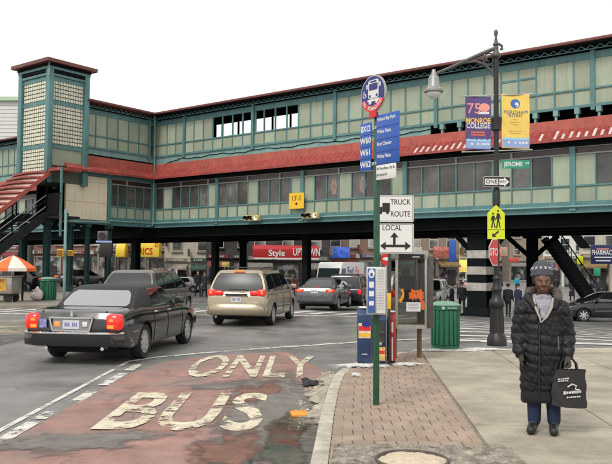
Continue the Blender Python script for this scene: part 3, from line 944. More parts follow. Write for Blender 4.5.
# ---- the wing
upper_facade(WG, L_UP, [0.35, 5.85], [(0.35, 5.85, 'GGGGGG')], -0.2, 6.0)
mb = MB(); L_UP.box(mb, -0.2, 6.0, -0.05, 0.02, 9.0, 9.369); mb.build('spandrel_plate', M_TEALL, WG)
mb = MB(); L_UP.box(mb, -0.85, 6.05, -3.3, 0.80, 12.325, Z_ROOF + 0.004); mb.build('roof', M_BROWN, WG, bevel=0.03)
mb = MB(); L_UP.box(mb, -0.2, 5.6, -3.0, -0.1, 8.4, 8.6); mb.box((-1.6, -2.8, 10.5), (2.6, 5.2, 3.2)); mb.build('inner_core', M_TEALD, WG)
skirt(WG, L_LO, 0.0, 7.6)
lower_facade(WG, L_LO, [0.16, 3.95], [(0.2, 3.95, 'WWVWW')], 0.0, 4.06)
# beige panelling
mb = MB(); L_LO.box(mb, 4.10, 7.35, -0.1, 0.0, 4.62, 7.5); bw = mb.build('beige_wall', mat('beige_joint', (0.42, 0.34, 0.23), 0.7), WG)
for i in range(5):
    for j, (za, zb) in enumerate(((4.64, 5.75), (5.77, 7.10), (7.12, 7.48))):
        a = 4.12 + i * 0.642
        piece('beige_panel', L_LO, a, a + 0.63, 0.0, 0.03, za, zb, M_BEIGE, bw)
mb = MB(); L_LO.box(mb, 4.07, 7.4, -0.12, 0.09, 4.36, 4.60); mb.build('fascia_beam', M_TEAL, WG)
MB().tube([L_LO.p(4.2, 0.3, 4.5), L_LO.p(7.9, 0.3, 4.42), L_LO.p(8.0, 0.3, 4.1)], 0.06, 8).build('drain_pipe', M_TEALL, WG, smooth=60)
MB().tube([(0.18, -0.18, 8.2), (0.18, -0.18, 4.75), (0.25, -0.35, 4.45), (0.3, -0.8, 4.42)], 0.07, 8).build('drain_pipe', M_TEALL, WG, smooth=60)
MB().tube([(0.45, -0.45, 12.2), (0.10, -0.10, 11.9), (0.02, -0.02, 8.3)], 0.06, 8).build('drain_pipe', M_TEALL, WG, smooth=60)
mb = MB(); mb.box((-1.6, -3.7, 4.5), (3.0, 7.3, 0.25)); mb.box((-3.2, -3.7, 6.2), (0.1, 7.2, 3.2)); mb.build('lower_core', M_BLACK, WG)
for y in (-1.2, -3.8, -6.4):
    MB().box((-1.5, y, 4.15), (3.2, 0.3, 0.40)).build('girder', M_TEALD, WG)

# ---- glass-block tower
TW = station_thing('glass_block_tower', 'teal tower with glass block windows and flat overhanging red eave', 'tower')
tx0, tx1, ty0, ty1 = -2.80, 0.22, -8.80, -6.12
for x in (tx0, tx1):
    for y in (ty0, ty1):
        MB().box((x, y, 10.4), (0.36, 0.36, 7.3)).build('corner_post', M_TEAL, TW, bevel=0.02)
FT_L = Face('R', -ty0)      # front face, looks along -y
class FaceX(Face):
    def p(self, t, n, z): return (tx1 + n, t, z)
FT_R = FaceX('L')
M_BLOCK = mat('glass_block', (0.72, 0.72, 0.58), 0.15, var=0.15, scale=6, dirt=0.6, dirtcol=(0.42, 0.42, 0.30))
M_BLOCKD = mat('dark_block_joint', (0.09, 0.11, 0.085), 0.6)
def block_window(face, t0, t1, z0, z1, nb, nz_):
    mb = MB(); face.box(mb, t0, t1, -0.08, -0.04, z0, z1); bk = mb.build('block_backing', M_BLOCKD, TW)
    mb = MB(); w = (t1 - t0) / nb; h = (z1 - z0) / nz_
    for i in range(nb):
        for j in range(nz_):
            face.box(mb, t0 + i * w + w * 0.22, t0 + (i + 1) * w - w * 0.02, -0.04, 0.0, z0 + j * h + h * 0.24, z0 + (j + 1) * h - h * 0.02)
    mb.build('glass_blocks', M_BLOCK, bk)['kind'] = 'stuff'
FT_Lf = Face('R'); FT_Lf.off = -ty0 - 0.0
class FaceY(Face):
    def p(self, t, n, z): return (t, ty0 - n, z)
FT_Lf = FaceY('R')
for za, zb, nz_ in ((11.95, 13.2, 5), (9.2, 11.7, 10), (7.0, 8.95, 8)):
    block_window(FT_Lf, tx0 + 0.2, tx1 - 0.2, za, zb, 11, nz_)
    if zb > 9: block_window(FT_R, ty0 + 0.2, ty1 - 0.2, za, zb, 12, nz_)
mb = MB(); FT_R.box(mb, ty0 + 0.2, ty1 - 0.2, -0.08, -0.02, 7.9, 8.95); mb.build('panel', M_GREEN, TW)
for f_, a, b in ((FT_Lf, tx0 + 0.18, tx1 - 0.18), (FT_R, ty0 + 0.18, ty1 - 0.18)):
    for za, zb in ((13.2, 13.46), (11.7, 11.95), (8.95, 9.2)):
        mb = MB(); f_.box(mb, a, b, -0.1, 0.04, za, zb); mb.build('rail', M_TEAL, TW)
cxm, cym = (tx0 + tx1) / 2, (ty0 + ty1) / 2
for k, z in enumerate((13.55, 13.75, 13.95, 14.12)):
    e = 0.26 + 0.07 * k
    MB().box((cxm, cym, z), (tx1 - tx0 + e, ty1 - ty0 + e, 0.15)).build('cornice_course', M_TEALD if k % 2 else M_TEAL, TW)
mb = MB()
e0, e1 = 0.52, 0.62
a = [(tx0 - e0, ty0 - e0), (tx1 + e0, ty0 - e0), (tx1 + e0, ty1 + e0), (tx0 - e0, ty1 + e0)]
mb.prism(a, 14.22, 14.42)
mb.add([(x, y, 14.43) for x, y in a] + [(cxm, cym, 14.75)], [(0, 1, 4), (1, 2, 4), (2, 3, 4), (3, 0, 4)])
mb.build('roof', M_BROWN, TW)
MB().tube([(tx1 + 0.2, ty0 - 0.2, 14.3), (tx1 + 0.2, ty0 - 0.2, 13.4)], 0.05, 6).build('drain_pipe', M_TEALL, TW)
mb = MB(); mb.box((cxm, cym, 10.3), (tx1 - tx0 - 0.3, ty1 - ty0 - 0.3, 6.9)); mb.build('core', M_BLOCKD, TW)

# ---- covered staircase
SR = station_thing('covered_staircase', 'open steel staircase with ribbed red canopy descending from the tower', 'staircase')
sy0, sy1 = -8.95, -15.6
SL = 0.80
def stz(y, top=4.70): return top - (sy0 - y) * SL * 0.92
sx0, sx1 = -2.9, 0.35
# canopy: stepped ribbed sheets on a frame
cz0 = 7.45
ys_ = np.arange(sy0, sy1 - 1.5, -0.42)
mb = MB()
for a, b in zip(ys_, ys_[1:]):
    pass
can = MB()
ya, yb = sy0 + 0.1, -17.0
za, zb = cz0, cz0 - (ya - yb) * SL
can.add([(sx0 - .15, ya, za), (sx1 + .15, ya, za), (sx1 + .15, yb, zb), (sx0 - .15, yb, zb), (sx0 - .15, ya, za - .12), (sx1 + .15, ya, za - .12), (sx1 + .15, yb, zb - .12), (sx0 - .15, yb, zb - .12)],
        [(3, 2, 1, 0), (4, 5, 6, 7), (0, 1, 5, 4), (1, 2, 6, 5), (2, 3, 7, 6), (3, 0, 4, 7)])
cn = can.build('canopy', mat('canopy_sheet_pale', (0.50, 0.34, 0.30), 0.5, var=0.15), SR)
y = sy0 - 0.1
while y > -16.8:
    z = cz0 - (ya - y) * SL
    n = 10; pts = []
    mb = MB()
    for k in range(n + 1):
        x = sx0 - 0.2 + (sx1 - sx0 + 0.4) * k / n
        pts.append((x, y, z + 0.06 + 0.10 * math.sin(math.pi * k / n)))
    mb2 = MB()
    for p_, q_ in zip(pts, pts[1:]): mb2.bar(p_, q_, 0.24, 0.10)
    mb2.build('roof_rib', M_REDR, cn); y -= 0.44
MB().bar((sx1 + 0.2, ya, za - 0.1), (sx1 + 0.2, yb, zb - 0.1), 0.08, 0.24).build('canopy_edge', M_REDB, SR)
MB().bar((sx0 - 0.2, ya, za - 0.1), (sx0 - 0.2, yb, zb - 0.1), 0.08, 0.24).build('canopy_edge', M_REDB, SR)
# landing canopy towards the wing
mb = MB(); mb.box((1.0, -8.15, 7.50), (1.5, 1.5, 0.14)); mb.build('landing_roof', M_REDR, SR)
for k in range(3): MB().box((0.6 + 0.4 * k, -8.15, 7.60), (0.16, 1.52, 0.08)).build('roof_rib', M_REDR, SR)
M_DSTEEL = mat('dark_steel', (0.018, 0.02, 0.02), 0.7, spec=0.2, var=0.3, scale=3)
M_RAIL = mat('worn_rail_steel', (0.30, 0.31, 0.31), 0.4, metal=0.3, var=0.3, scale=4)
for x in (sx0, sx1):
    a, b = (x, sy0, stz(sy0)), (x, sy1, stz(sy1))
    MB().bar((x, sy0 + 1.6, stz(sy0)), a, 0.10, 0.50).build('stringer', M_DSTEEL, SR)
    MB().bar(a, b, 0.10, 0.50).build('stringer', M_DSTEEL, SR)
    for h in (0.55, 0.95, 1.25):
        MB().tube([(x, sy0, stz(sy0) + h), (x, sy1, stz(sy1) + h)], 0.035, 6).build('handrail', M_RAIL if h != 0.95 else M_DSTEEL, SR)
    k = 0
    y = sy0
    while y > sy1:
        MB().bar((x, y, stz(y) + 0.2), (x, y, cz0 - (ya - y) * SL - 0.1 if k % 3 == 0 else stz(y) + 1.25), 0.07 if k % 3 == 0 else 0.035).build('canopy_post' if k % 3 == 0 else 'baluster', M_TEALD if k % 3 == 0 else M_DSTEEL, SR)
        y -= 0.75; k += 1
n = int((stz(sy0) - stz(sy1)) / 0.175)
for k in range(n):
    y = sy0 + (sy1 - sy0) * (k + 0.5) / n; z = stz(sy0) + (stz(sy1) - stz(sy0)) * (k + 0.5) / n
    MB().box(((sx0 + sx1) / 2, y, z + 0.1), (sx1 - sx0 - 0.1, abs(sy1 - sy0) / n + 0.03, 0.05)).build('tread', M_DSTEEL, SR)
mb = MB(); mb.box((-0.6, -8.2, 4.58), (4.6, 1.5, 0.14)); mb.build('landing', M_DSTEEL, SR)
mb = MB()
for k in range(14): mb.bar((0.45 + 0.1 * k, -8.9, 4.7), (0.45 + 0.1 * k, -8.9, 6.0), 0.03)
mb.bar((0.4, -8.9, 6.0), (1.8, -8.9, 6.0), 0.05); mb.build('landing_railing', M_DSTEEL, SR)
MB().box((1.72, -8.85, 5.5), (0.11, 0.11, 4.2)).build('landing_post', M_TEAL, SR)

# ---- supporting columns, each a thing
def column(name, x, y, ztop, w, label, m_=M_TEALD, stripes=False, group=None, flare=False, world=False):
    p = Vector((x, y, 0)) if world else LP(x, y)
    g = gz(p.x, p.y)
    if p.x < -8.5 and 31 < p.y < 47: g = max(g, 0.0)
    t = thing(name, label, 'column', (p.x, p.y, g), TH, group)
    h = ztop - g
    mb = MB(); mb.box((0, -w * .45, h / 2), (w, w * 0.1, h)); mb.box((0, w * .45, h / 2), (w, w * 0.1, h)); mb.box((0, 0, h / 2), (w * 0.18, w * .8, h))
    mb.build('shaft', m_, t)
    mb = MB(); mb.box((0, 0, 0.06), (w * 1.7, w * 1.7, 0.12)); mb.box((0, 0, 0.30), (w * 1.35, w * 1.35, 0.36), taper=0.85)
    mb.build('base', m_, t)
    mb = MB(); mb.box((0, 0, h - 0.12), (w * 1.6, w * 1.4, 0.24)); mb.build('capital', m_, t)
    if stripes:
        for k in range(3):
            MB().box((0, 0, 1.55 + k * 0.85), (w + 0.03, w + 0.03, 0.42)).build('white_stripe', mat('dirty_white_band', (0.42, 0.40, 0.36), 0.6, var=0.2, scale=4, dirt=0.4), t)
    if flare:
        for s in (-1, 1):
            MB().bar((s * w * 0.4, 0, h - 1.3), (s * 1.6, 0, h - 0.1), 0.18, 0.25).build('knee_brace', m_, t)
    return t
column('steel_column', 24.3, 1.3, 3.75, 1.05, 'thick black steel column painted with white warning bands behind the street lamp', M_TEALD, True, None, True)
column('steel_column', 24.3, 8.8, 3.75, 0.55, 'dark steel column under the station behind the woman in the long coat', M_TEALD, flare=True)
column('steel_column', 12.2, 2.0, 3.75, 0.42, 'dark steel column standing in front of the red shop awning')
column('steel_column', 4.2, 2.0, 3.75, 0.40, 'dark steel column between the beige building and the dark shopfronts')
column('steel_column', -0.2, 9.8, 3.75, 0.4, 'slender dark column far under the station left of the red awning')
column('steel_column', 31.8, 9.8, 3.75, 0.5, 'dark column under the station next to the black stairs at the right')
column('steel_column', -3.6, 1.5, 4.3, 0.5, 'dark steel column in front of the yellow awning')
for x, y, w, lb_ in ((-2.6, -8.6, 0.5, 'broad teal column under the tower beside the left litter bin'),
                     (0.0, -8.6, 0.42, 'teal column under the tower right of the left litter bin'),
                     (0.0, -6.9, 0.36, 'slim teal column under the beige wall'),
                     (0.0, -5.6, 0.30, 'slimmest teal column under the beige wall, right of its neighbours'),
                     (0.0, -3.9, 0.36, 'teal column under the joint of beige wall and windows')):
    column('steel_column', x, y, 4.36, w * 0.8, lb_, mat('shaded_teal_column', (0.025, 0.068, 0.068), 0.7, spec=0.2, var=0.3, scale=2, vstreak=0.6))  # shade under the station put into the colour, a darkened copy of the teal
# ================================================================== vehicles
M_TYRE = mat('tyre_rubber', (0.018, 0.018, 0.018), 0.8, var=0.2, scale=20)
M_ALLOY = mat('alloy_rim', (0.50, 0.50, 0.50), 0.3, metal=0.25, var=0.15, scale=10)
M_WELL = mat('wheel_well', (0.008, 0.008, 0.008), 0.9, var=0)
M_CGLASS = mat('car_glass', (0.012, 0.014, 0.016), 0.03, spec=0.9, var=0, ior=1.7)
M_CGLASSR = mat('car_rear_glass', (0.045, 0.048, 0.05), 0.30, spec=0.35, var=0)
M_CGLASSB = mat('limousine_rear_glass', (0.16, 0.165, 0.17), 0.05, spec=1.0, var=0, ior=2.3, coat=1.0)
M_TAIL = mat('tail_lamp_red', (0.75, 0.02, 0.015), 0.15, var=0.1, scale=20, emit=0.35, coat=0.5)
M_TAILO = mat('tail_lamp_amber', (1.0, 0.22, 0.03), 0.15, var=0, emit=0.8)
M_LAMPW = mat('clear_lamp', (0.75, 0.75, 0.72), 0.1, var=0, coat=0.6)
M_CHROME = mat('chrome', (0.80, 0.80, 0.80), 0.12, metal=1.0, var=0)
M_TRIM = mat('black_trim', (0.02, 0.02, 0.02), 0.5, var=0)
M_PLATE = mat('licence_plate', (0.62, 0.62, 0.66), 0.4, var=0.1, scale=20)
M_PLATEB = mat('plate_blue', (0.16, 0.18, 0.36), 0.4, var=0)
M_SEAM = mat('panel_gap', (0.006, 0.006, 0.006), 0.9, var=0)

def paint(name, col, rough=0.25, metal=0.4, dirt=0.15):
    return mat(name, col, rough, metal=metal, spec=0.5, var=0.05, scale=2, coat=0.7, dirt=dirt, dirtcol=(0.16, 0.15, 0.14), rvar=0.06, world=False)

def lerp_tab(tab, x):
    if x <= tab[0][0]: return tab[0][1]
    for (a, p), (b, q) in zip(tab, tab[1:]):
        if x <= b:
            t = (x - a) / (b - a); t = t * t * (3 - 2 * t) * 0.5 + t * 0.5
            return p + (q - p) * t
    return tab[-1][1]

WHEELS = {}
def wheel_meshes(r, w, spokes=7):
    k = (r, w, spokes)
    if k not in WHEELS:
        ty = MB().lathe([(r * 0.66, -w / 2 + 0.015), (r * 0.93, -w / 2), (r, -w / 2 + 0.03), (r, w / 2 - 0.03), (r * 0.93, w / 2), (r * 0.66, w / 2 - 0.015)], 28, axis='Y', ring=True).mesh('tyre', M_TYRE, smooth=50)
        mb = MB().lathe([(r * 0.60, -w / 2 + 0.06), (r * 0.68, -w / 2 + 0.01), (r * 0.69, w / 2 - 0.01), (r * 0.60, w / 2 - 0.06)], 28, axis='Y', ring=True)
        mb.lathe([(0.02, -w / 2 + 0.012), (r * 0.2, -w / 2 + 0.02), (r * 0.2, w / 2 - 0.02), (0.02, w / 2 - 0.012)], 16, axis='Y')
        for q in range(spokes):
            a = 2 * math.pi * q / spokes
            d = Vector((math.cos(a), 0, math.sin(a)))
            for s in (-1, 1):
                mb.bar(d * r * 0.12 + Vector((0, s * (w / 2 - 0.03), 0)), d * r * 0.66 + Vector((0, s * (w / 2 - 0.04), 0)), r * 0.20, 0.03, up=(0, 1, 0))
        rim = mb.mesh('rim', M_ALLOY, smooth=35)
        WHEELS[k] = (ty, rim)
    return WHEELS[k]

def car(name, label, loc, heading, S, group=None, lean=0.0):
    """local frame: x forward from the rear bumper, y to the left, z up. heading = degrees to the right of +Y"""
    g = gz(loc[0], loc[1])
    rz = R(90 - heading)
    root = thing(name, label, S.get('cat', 'car'), (loc[0], loc[1], g), rz, group)
    L, W, H = S['L'], S['W'], S['H']
    hw = W / 2
    body = S['paint']
    xr, xf = S['xr'], S['xf']                   # axle positions
    wr = S.get('wr', 0.32)
    deck = S['deck']; sill = S.get('sill', 0.24)
    xoff = -xr                                  # rear axle at the origin so that wheels meet the given ground point
    def P(x, y, z): return (x + xoff, y, z)
    # ---- lower body
    xsn = sorted(set([0, 0.02, 0.07, 0.16, 0.3, 0.5] + list(np.linspace(0.75, L - 0.75, 22)) + [L - 0.5, L - 0.3, L - 0.16, L - 0.07, L - 0.02, L]))
    def plan(x):
        e = min(x / S.get('er', 0.55), 1.0); f = min((L - x) / S.get('ef', 1.0), 1.0)
        a = S.get('wr_end', 0.86) + (1 - S.get('wr_end', 0.86)) * math.sqrt(max(0, 1 - (1 - e) ** 2))
        b = S.get('wf_end', 0.74) + (1 - S.get('wf_end', 0.74)) * math.sqrt(max(0, 1 - (1 - f) ** 2))
        return hw * a * b
    def ends(x):
        """how far top and bottom pull in towards the very ends"""
        d = min(x, L - x)
        return max(0, 1 - d / 0.16) ** 2
    prof = S.get('side', [(0.80, 0.0), (0.93, 0.02), (0.965, 0.10), (0.985, 0.30), (1.0, 0.52), (0.995, 0.68), (0.97, 0.84), (0.945, 0.93), (0.90, 0.985), (0.80, 1.0), (0.45, 1.012), (0, 1.016)])
    def ring(x):
        w = plan(x); zd = lerp_tab(deck, x); zs = sill; e = ends(x)
        bz = lerp_tab(S['bot'], x) if 'bot' in S else zs
        zs = bz + 0.10 * e; zd2 = zd - (0.07 if S.get('soft_end', True) else 0.03) * e
        h = zd2 - zs
        return [(w * a * (1 - 0.02 * e), zs + h * b) for a, b in prof]
    def side_pt(x, f, out=0.0):
        """point on the left side skin at height fraction f"""
        rg = ring(x)
        zs, zd = rg[0][1], rg[-1][1]
        z = zs + (zd - zs) * f
        for (y0, z0), (y1, z1) in zip(rg, rg[1:]):
            if z0 <= z <= z1 and z1 > z0: return (y0 + (y1 - y0) * (z - z0) / (z1 - z0) + out, z)
        return (rg[-3][0] + out, z)
    mb = MB(); vs = []
    np_ = len(prof)
    full = 2 * np_ - 1
    for x in xsn:
        rg = ring(x)
        left = [P(x, y, z) for y, z in rg]
        right = [P(x, -y, z) for y, z in rg[:-1]][::-1]
        vs += left + right            # bottom-left ... top centre ... bottom-right
    fs = []
    nst = len(xsn)
    for i in range(nst - 1):
        for k in range(full):
            a = i * full + k; b = i * full + (k + 1) % full
            fs.append((a, b, b + full, a + full))
    fs.append(tuple(range(full))); fs.append(tuple(reversed(range((nst - 1) * full, nst * full))))
    mb.add(vs, fs)
    me = mb.mesh('body', body)
    bm = bmesh.new(); bm.from_mesh(me); bmesh.ops.recalc_face_normals(bm, faces=bm.faces); bm.to_mesh(me); bm.free()
    ob = link('body', me, None)
    # ---- wheel arches cut out of it
    cut = MB()
    for x in (xr, xf):
        for s in (-1, 1):
            cut.lathe([(wr + 0.055, s * (hw * 0.62)), (wr + 0.055, s * (hw + 0.3))] if s > 0 else [(wr + 0.055, -(hw + 0.3)), (wr + 0.055, -hw * 0.62)], 36, P(x, 0, wr), axis='Y')
    cme = cut.mesh('arch_cutter', M_WELL)
    bm = bmesh.new(); bm.from_mesh(cme); bmesh.ops.recalc_face_normals(bm, faces=bm.faces); bm.to_mesh(cme); bm.free()
    cob = link('arch_cutter', cme)
    md = ob.modifiers.new('arches', 'BOOLEAN'); md.object = cob; md.operation = 'DIFFERENCE'; md.solver = 'EXACT'
    try: md.material_mode = 'TRANSFER'
    except Exception: pass
    dg = bpy.context.evaluated_depsgraph_get()
    me2 = bpy.data.meshes.new_from_object(ob.evaluated_get(dg))
    bpy.data.objects.remove(ob); bpy.data.objects.remove(cob)
    me2.polygons.foreach_set('use_smooth', [True] * len(me2.polygons)); me2.set_sharp_from_angle(angle=R(32))
    me2.name = 'body'
    bo = link('body', me2, root)
    # ---- greenhouse
    Gh = S['cabin']       # dict: zb, zt, rb, rt, fb, ft, wb, wt
    def cab(v):
        z = Gh['zb'] + (Gh['zt'] - Gh['zb']) * v
        bow = math.sin(v * math.pi) * Gh.get('bow', 0.03)
        xa = Gh['rb'] + (Gh['rt'] - Gh['rb']) * v - bow
        xb = Gh['fb'] + (Gh['ft'] - Gh['fb']) * v + bow
        w = Gh['wb'] + (Gh['wt'] - Gh['wb']) * (v ** 1.25)
        return z, xa, xb, w
    rb_, fb_ = Gh.get('rbow', 0.10), Gh.get('fbow', 0.16)
    def cring(v, inset=0.0, dz=0.0):
        z, xa, xb, w = cab(min(v, 1)); xa += inset; xb -= inset; w -= inset; z += dz
        pts = []
        for k in range(9):
            s = -1 + 2 * k / 8; pts.append((xa - rb_ * (1 - s * s) + 0.0, s * w * (1 - 0.03 * abs(s) ** 6), z))          # rear, right to left
        for k in range(1, 12):
            pts.append((xa + (xb - xa) * k / 12, w + 0.015 * math.sin(math.pi * k / 12), z))
        for k in range(9):
            s = 1 - 2 * k / 8; pts.append((xb + fb_ * (1 - s * s), s * w * (1 - 0.03 * abs(s) ** 6), z))
        for k in range(1, 12):
            pts.append((xb + (xa - xb) * k / 12, -w - 0.015 * math.sin(math.pi * k / 12), z))
        return [P(*p) for p in pts]
    lv = [(-0.12, 0, 0), (0, 0, 0), (0.2, 0, 0), (0.45, 0, 0), (0.7, 0, 0), (0.88, 0, 0), (0.96, 0.012, 0), (1, 0.035, 0.004), (1, 0.09, 0.020), (1, 0.22, 0.032), (1, 0.45, 0.040)]
    mb = MB(); rings = [cring(max(v, 0) if v >= 0 else 0, i_, (d_ if v >= 0 else -0.10)) for v, i_, d_ in lv]
    n = len(rings[0]); vs = [p for r_ in rings for p in r_]
    fs = [(i * n + k, (i + 1) * n + k, (i + 1) * n + (k + 1) % n, i * n + (k + 1) % n) for i in range(len(rings) - 1) for k in range(n)]
    fs.append(tuple(reversed(range((len(rings) - 1) * n, len(rings) * n))))
    mb.add(vs, fs)
    cme = mb.mesh('roof_and_pillars', S.get('roofpaint', body))
    bm = bmesh.new(); bm.from_mesh(cme); bmesh.ops.recalc_face_normals(bm, faces=bm.faces); bm.to_mesh(cme); bm.free()
    cme.polygons.foreach_set('use_smooth', [True] * len(cme.polygons)); cme.set_sharp_from_angle(angle=R(50))
    roof = link('roof_and_pillars', cme, root)
    def patch(fn, nu, nv, name, m_, par=root, th=0.0):
        vs = [fn(i / nu, j / nv) for j in range(nv + 1) for i in range(nu + 1)]
        fs = [(j * (nu + 1) + i, j * (nu + 1) + i + 1, (j + 1) * (nu + 1) + i + 1, (j + 1) * (nu + 1) + i) for j in range(nv) for i in range(nu)]
        return MB().add(vs, fs).build(name, m_, par, smooth=60)
    OUT = 0.008
    def side_win(s, xb0, xb1, xt0, xt1, v0, v1, name='window', m_=M_CGLASS, out=OUT):
        def fn(a, b):
            v = v0 + (v1 - v0) * b
            z, xa, xe, w = cab(v)
            x = (xb0 + (xb1 - xb0) * a) * (1 - b) + (xt0 + (xt1 - xt0) * a) * b
            k = (x - xa) / max(0.01, xe - xa)
            return P(x, s * (w + 0.015 * math.sin(math.pi * min(1, max(0, k))) + out), z)
        return patch(fn, 6, 5, name, m_)
    def end_win(rear, wfr, v0, v1, m_, name, out=OUT, side=1.0, ybot=None, ytop=None):
        def fn(a, b):
            v = v0 + (v1 - v0) * b
            z, xa, xe, w = cab(v)
            s = -1 + 2 * a
            yb_ = wfr if ybot is None else ybot + (ytop - ybot) * b
            y = s * w * yb_ * (1 - 0.10 * abs(s) * (abs(2 * b - 1) ** 5))
            q = (y / w) ** 2
            x = (xa - rb_ * (1 - q) - out) if rear else (xe + fb_ * (1 - q) + out)
            return P(x, y, z + out * 0.7)
        return patch(fn, 10, 6, name, m_)
    for s in (-1, 1):
        for wdw in S['windows']:
            # dark surround, then the pane
            xb0, xb1, xt0, xt1, v0, v1 = wdw
            side_win(s, xb0 - 0.03, xb1 + 0.03, xt0 - 0.03, xt1 + 0.03, v0 - 0.03, v1 + 0.03, 'window_seal', S.get('seal', M_TRIM), 0.004)
            side_win(s, *wdw)
    rw = S['rearwin']; end_win(True, rw[0] + 0.03, rw[1] - 0.03, rw[2] + 0.03, M_TRIM, 'window_seal', 0.004)
    end_win(True, rw[0], rw[1], rw[2], S.get('rearglass', M_CGLASSR), 'rear_window')
    end_win(False, 0.93, 0.06, 0.9, M_CGLASS, 'windscreen')
    # ---- wheels
    ty, rim = wheel_meshes(wr, S.get('ww', 0.21), S.get('spokes', 7))
    for x in (xr, xf):
        for s in (-1, 1):
            y = s * (hw - S.get('ww', 0.21) / 2 - 0.02)
            wob = link('wheel', ty, root, P(x, y, wr)); wob.rotation_euler = (0, 0.3, 0)
            link('rim', rim, wob)
            MB().lathe([(wr * 0.05, -0.06), (wr * 0.58, -0.06), (wr * 0.58, 0.06), (wr * 0.05, 0.06)], 20, axis='Y').build('brake_disc', M_WELL, wob)
    # ---- lamps
    for s in (-1, 1):
        for tl in S['tail']:
            # (x0,x1,y0,y1,z0,z1, material)
            x0, x1, y0, y1, z0, z1, m_ = tl
            lo = MB().box(P((x0 + x1) / 2, s * (y0 + y1) / 2, (z0 + z1) / 2), (x1 - x0, y1 - y0, z1 - z0)).build('tail_light', m_, root, bevel=S.get('tbev', 0.035), bseg=3)
            for q in S.get('tail_in', []):
                MB().box(P(x0 + 0.002, s * q[0], q[1]), (0.010, q[2], q[3])).build('bulb_reflector', M_TAILO, lo)
        hl = S.get('head', (L - 0.42, L - 0.05, hw * 0.50, hw * 0.84, 0.60, 0.76))
        MB().box(P((hl[0] + hl[1]) / 2, s * (hl[2] + hl[3]) / 2, (hl[4] + hl[5]) / 2), (hl[1] - hl[0], hl[3] - hl[2], hl[5] - hl[4])).build('headlight', M_LAMPW, root, bevel=0.04)
        # mirror
        mx_ = S.get('mirror', Gh['fb'] - 0.45); z, xa, xe, w = cab(0.16)
        mb = MB(); mb.box(P(mx_ - 0.02, s * (w + 0.16), z + 0.02), (0.12, 0.22, 0.15)); mb.build('mirror', S.get('mirrorpaint', body), root, bevel=0.03)
        # door seams and handles
        if S.get('doors'):
            for xd in S['doors']:
                pts = [P(xd, s * side_pt(xd, f, 0.002)[0], side_pt(xd, f)[1]) for f in np.linspace(0.10, 0.90, 9)]
                MB().tube(pts, 0.007, 4).build('door_seam', M_SEAM, root)
            for xh in S['handles']:
                y, z = side_pt(xh, 0.86, 0.012)
                MB().box(P(xh, s * y, z), (0.20, 0.035, 0.035)).build('door_handle', S.get('handlemat', body), root, bevel=0.01)
        if S.get('strip'):
            f, m_ = S['strip']
            pts = [P(x, s * side_pt(x, f, 0.004)[0], side_pt(x, f)[1]) for x in np.linspace(0.55, L - 0.9, 16) if abs(x - xr) > wr + 0.09 and abs(x - xf) > wr + 0.09]
            segs = []; cur = [pts[0]]
            for p_ in pts[1:]:
                if p_[0] - cur[-1][0] > 0.6: segs.append(cur); cur = []
                cur.append(p_)
            segs.append(cur)
            for sg in segs:
                if len(sg) > 1: MB().tube(sg, 0.014, 5).build('side_strip', m_, root)
    # ---- plate
    pz = S.get('plate', None)
    if pz:
        px_, z = pz
        pl_ = MB().box(P(px_, 0, z), (0.012, 0.32, 0.16)).build('licence_plate', M_PLATE, root)
        for y in np.linspace(-0.11, 0.11, 7):
            if abs(y) > 0.01: MB().box(P(px_ - 0.0085, y, z), (0.004, 0.02, 0.07)).build('plate_character', M_PLATEB, pl_)
    # ---- bumper line / underside
    if S.get('bumper'):
        x0, z0, z1, m_ = S['bumper']
        def fn(a, b):
            y = -1 + 2 * a; xx = x0 + 0.12 * (abs(y) ** 5)
            return P(xx - 0.02 + 0.02 * abs(2 * b - 1) ** 2, y * hw * 0.90, z0 + (z1 - z0) * b)
        patch(fn, 14, 4, 'bumper_trim', m_)
    MB().box(P(L * 0.5, 0, 0.27), (L - 0.9, W * 0.62, 0.16)).build('underbody', M_WELL, root)
    return root, P, cab

# ---------------------------------------------------------------- black limousine sedan, nearest car
M_BLK = paint('black_car_paint', (0.012, 0.011, 0.011), 0.14, 0.0, dirt=0.12)
M_VINYL = mat('black_vinyl_top', (0.016, 0.016, 0.017), 0.55, var=0.12, scale=6, bump=0.2, bscale=200, world=False)
Sd = dict(cat='car', L=5.46, W=1.98, H=1.48, xr=1.28, xf=4.27, wr=0.345, ww=0.23, spokes=9, paint=M_BLK, roofpaint=M_VINYL,
          deck=[(0, 0.90), (0.08, 0.985), (0.3, 1.01), (1.05, 1.03), (1.8, 1.0), (3.6, 0.98), (4.1, 0.95), (5.1, 0.82), (5.46, 0.72)],
          bot=[(0, 0.34), (0.6, 0.27), (1.2, 0.24), (4.6, 0.24), (5.46, 0.30)], er=0.7, wr_end=0.88,
          cabin=dict(zb=0.98, zt=1.42, rb=0.98, rt=1.62, fb=3.90, ft=3.05, wb=0.85, wt=0.64, bow=0.03, rbow=0.07, fbow=0.22),
          windows=[(1.95, 2.62, 2.12, 2.60, 0.10, 0.86), (2.72, 3.60, 2.70, 3.06, 0.10, 0.86)],
          rearwin=(0.86, 0.14, 0.82), tail=[(-0.02, 0.26, 0.63, 0.938, 0.63, 0.955, M_TAIL)], tbev=0.09, tail_in=[(0.76, 0.84, 0.08, 0.05), (0.75, 0.72, 0.12, 0.06)], rearglass=M_CGLASSB,
          doors=[1.80, 2.68, 3.75], handles=[1.98, 2.86], handlemat=M_CHROME, strip=(0.42, M_CHROME), plate=(-0.045, 0.755), seal=M_CHROME,
          mirror=3.52)
w0 = G(140, 358.5)
h0 = 7.5
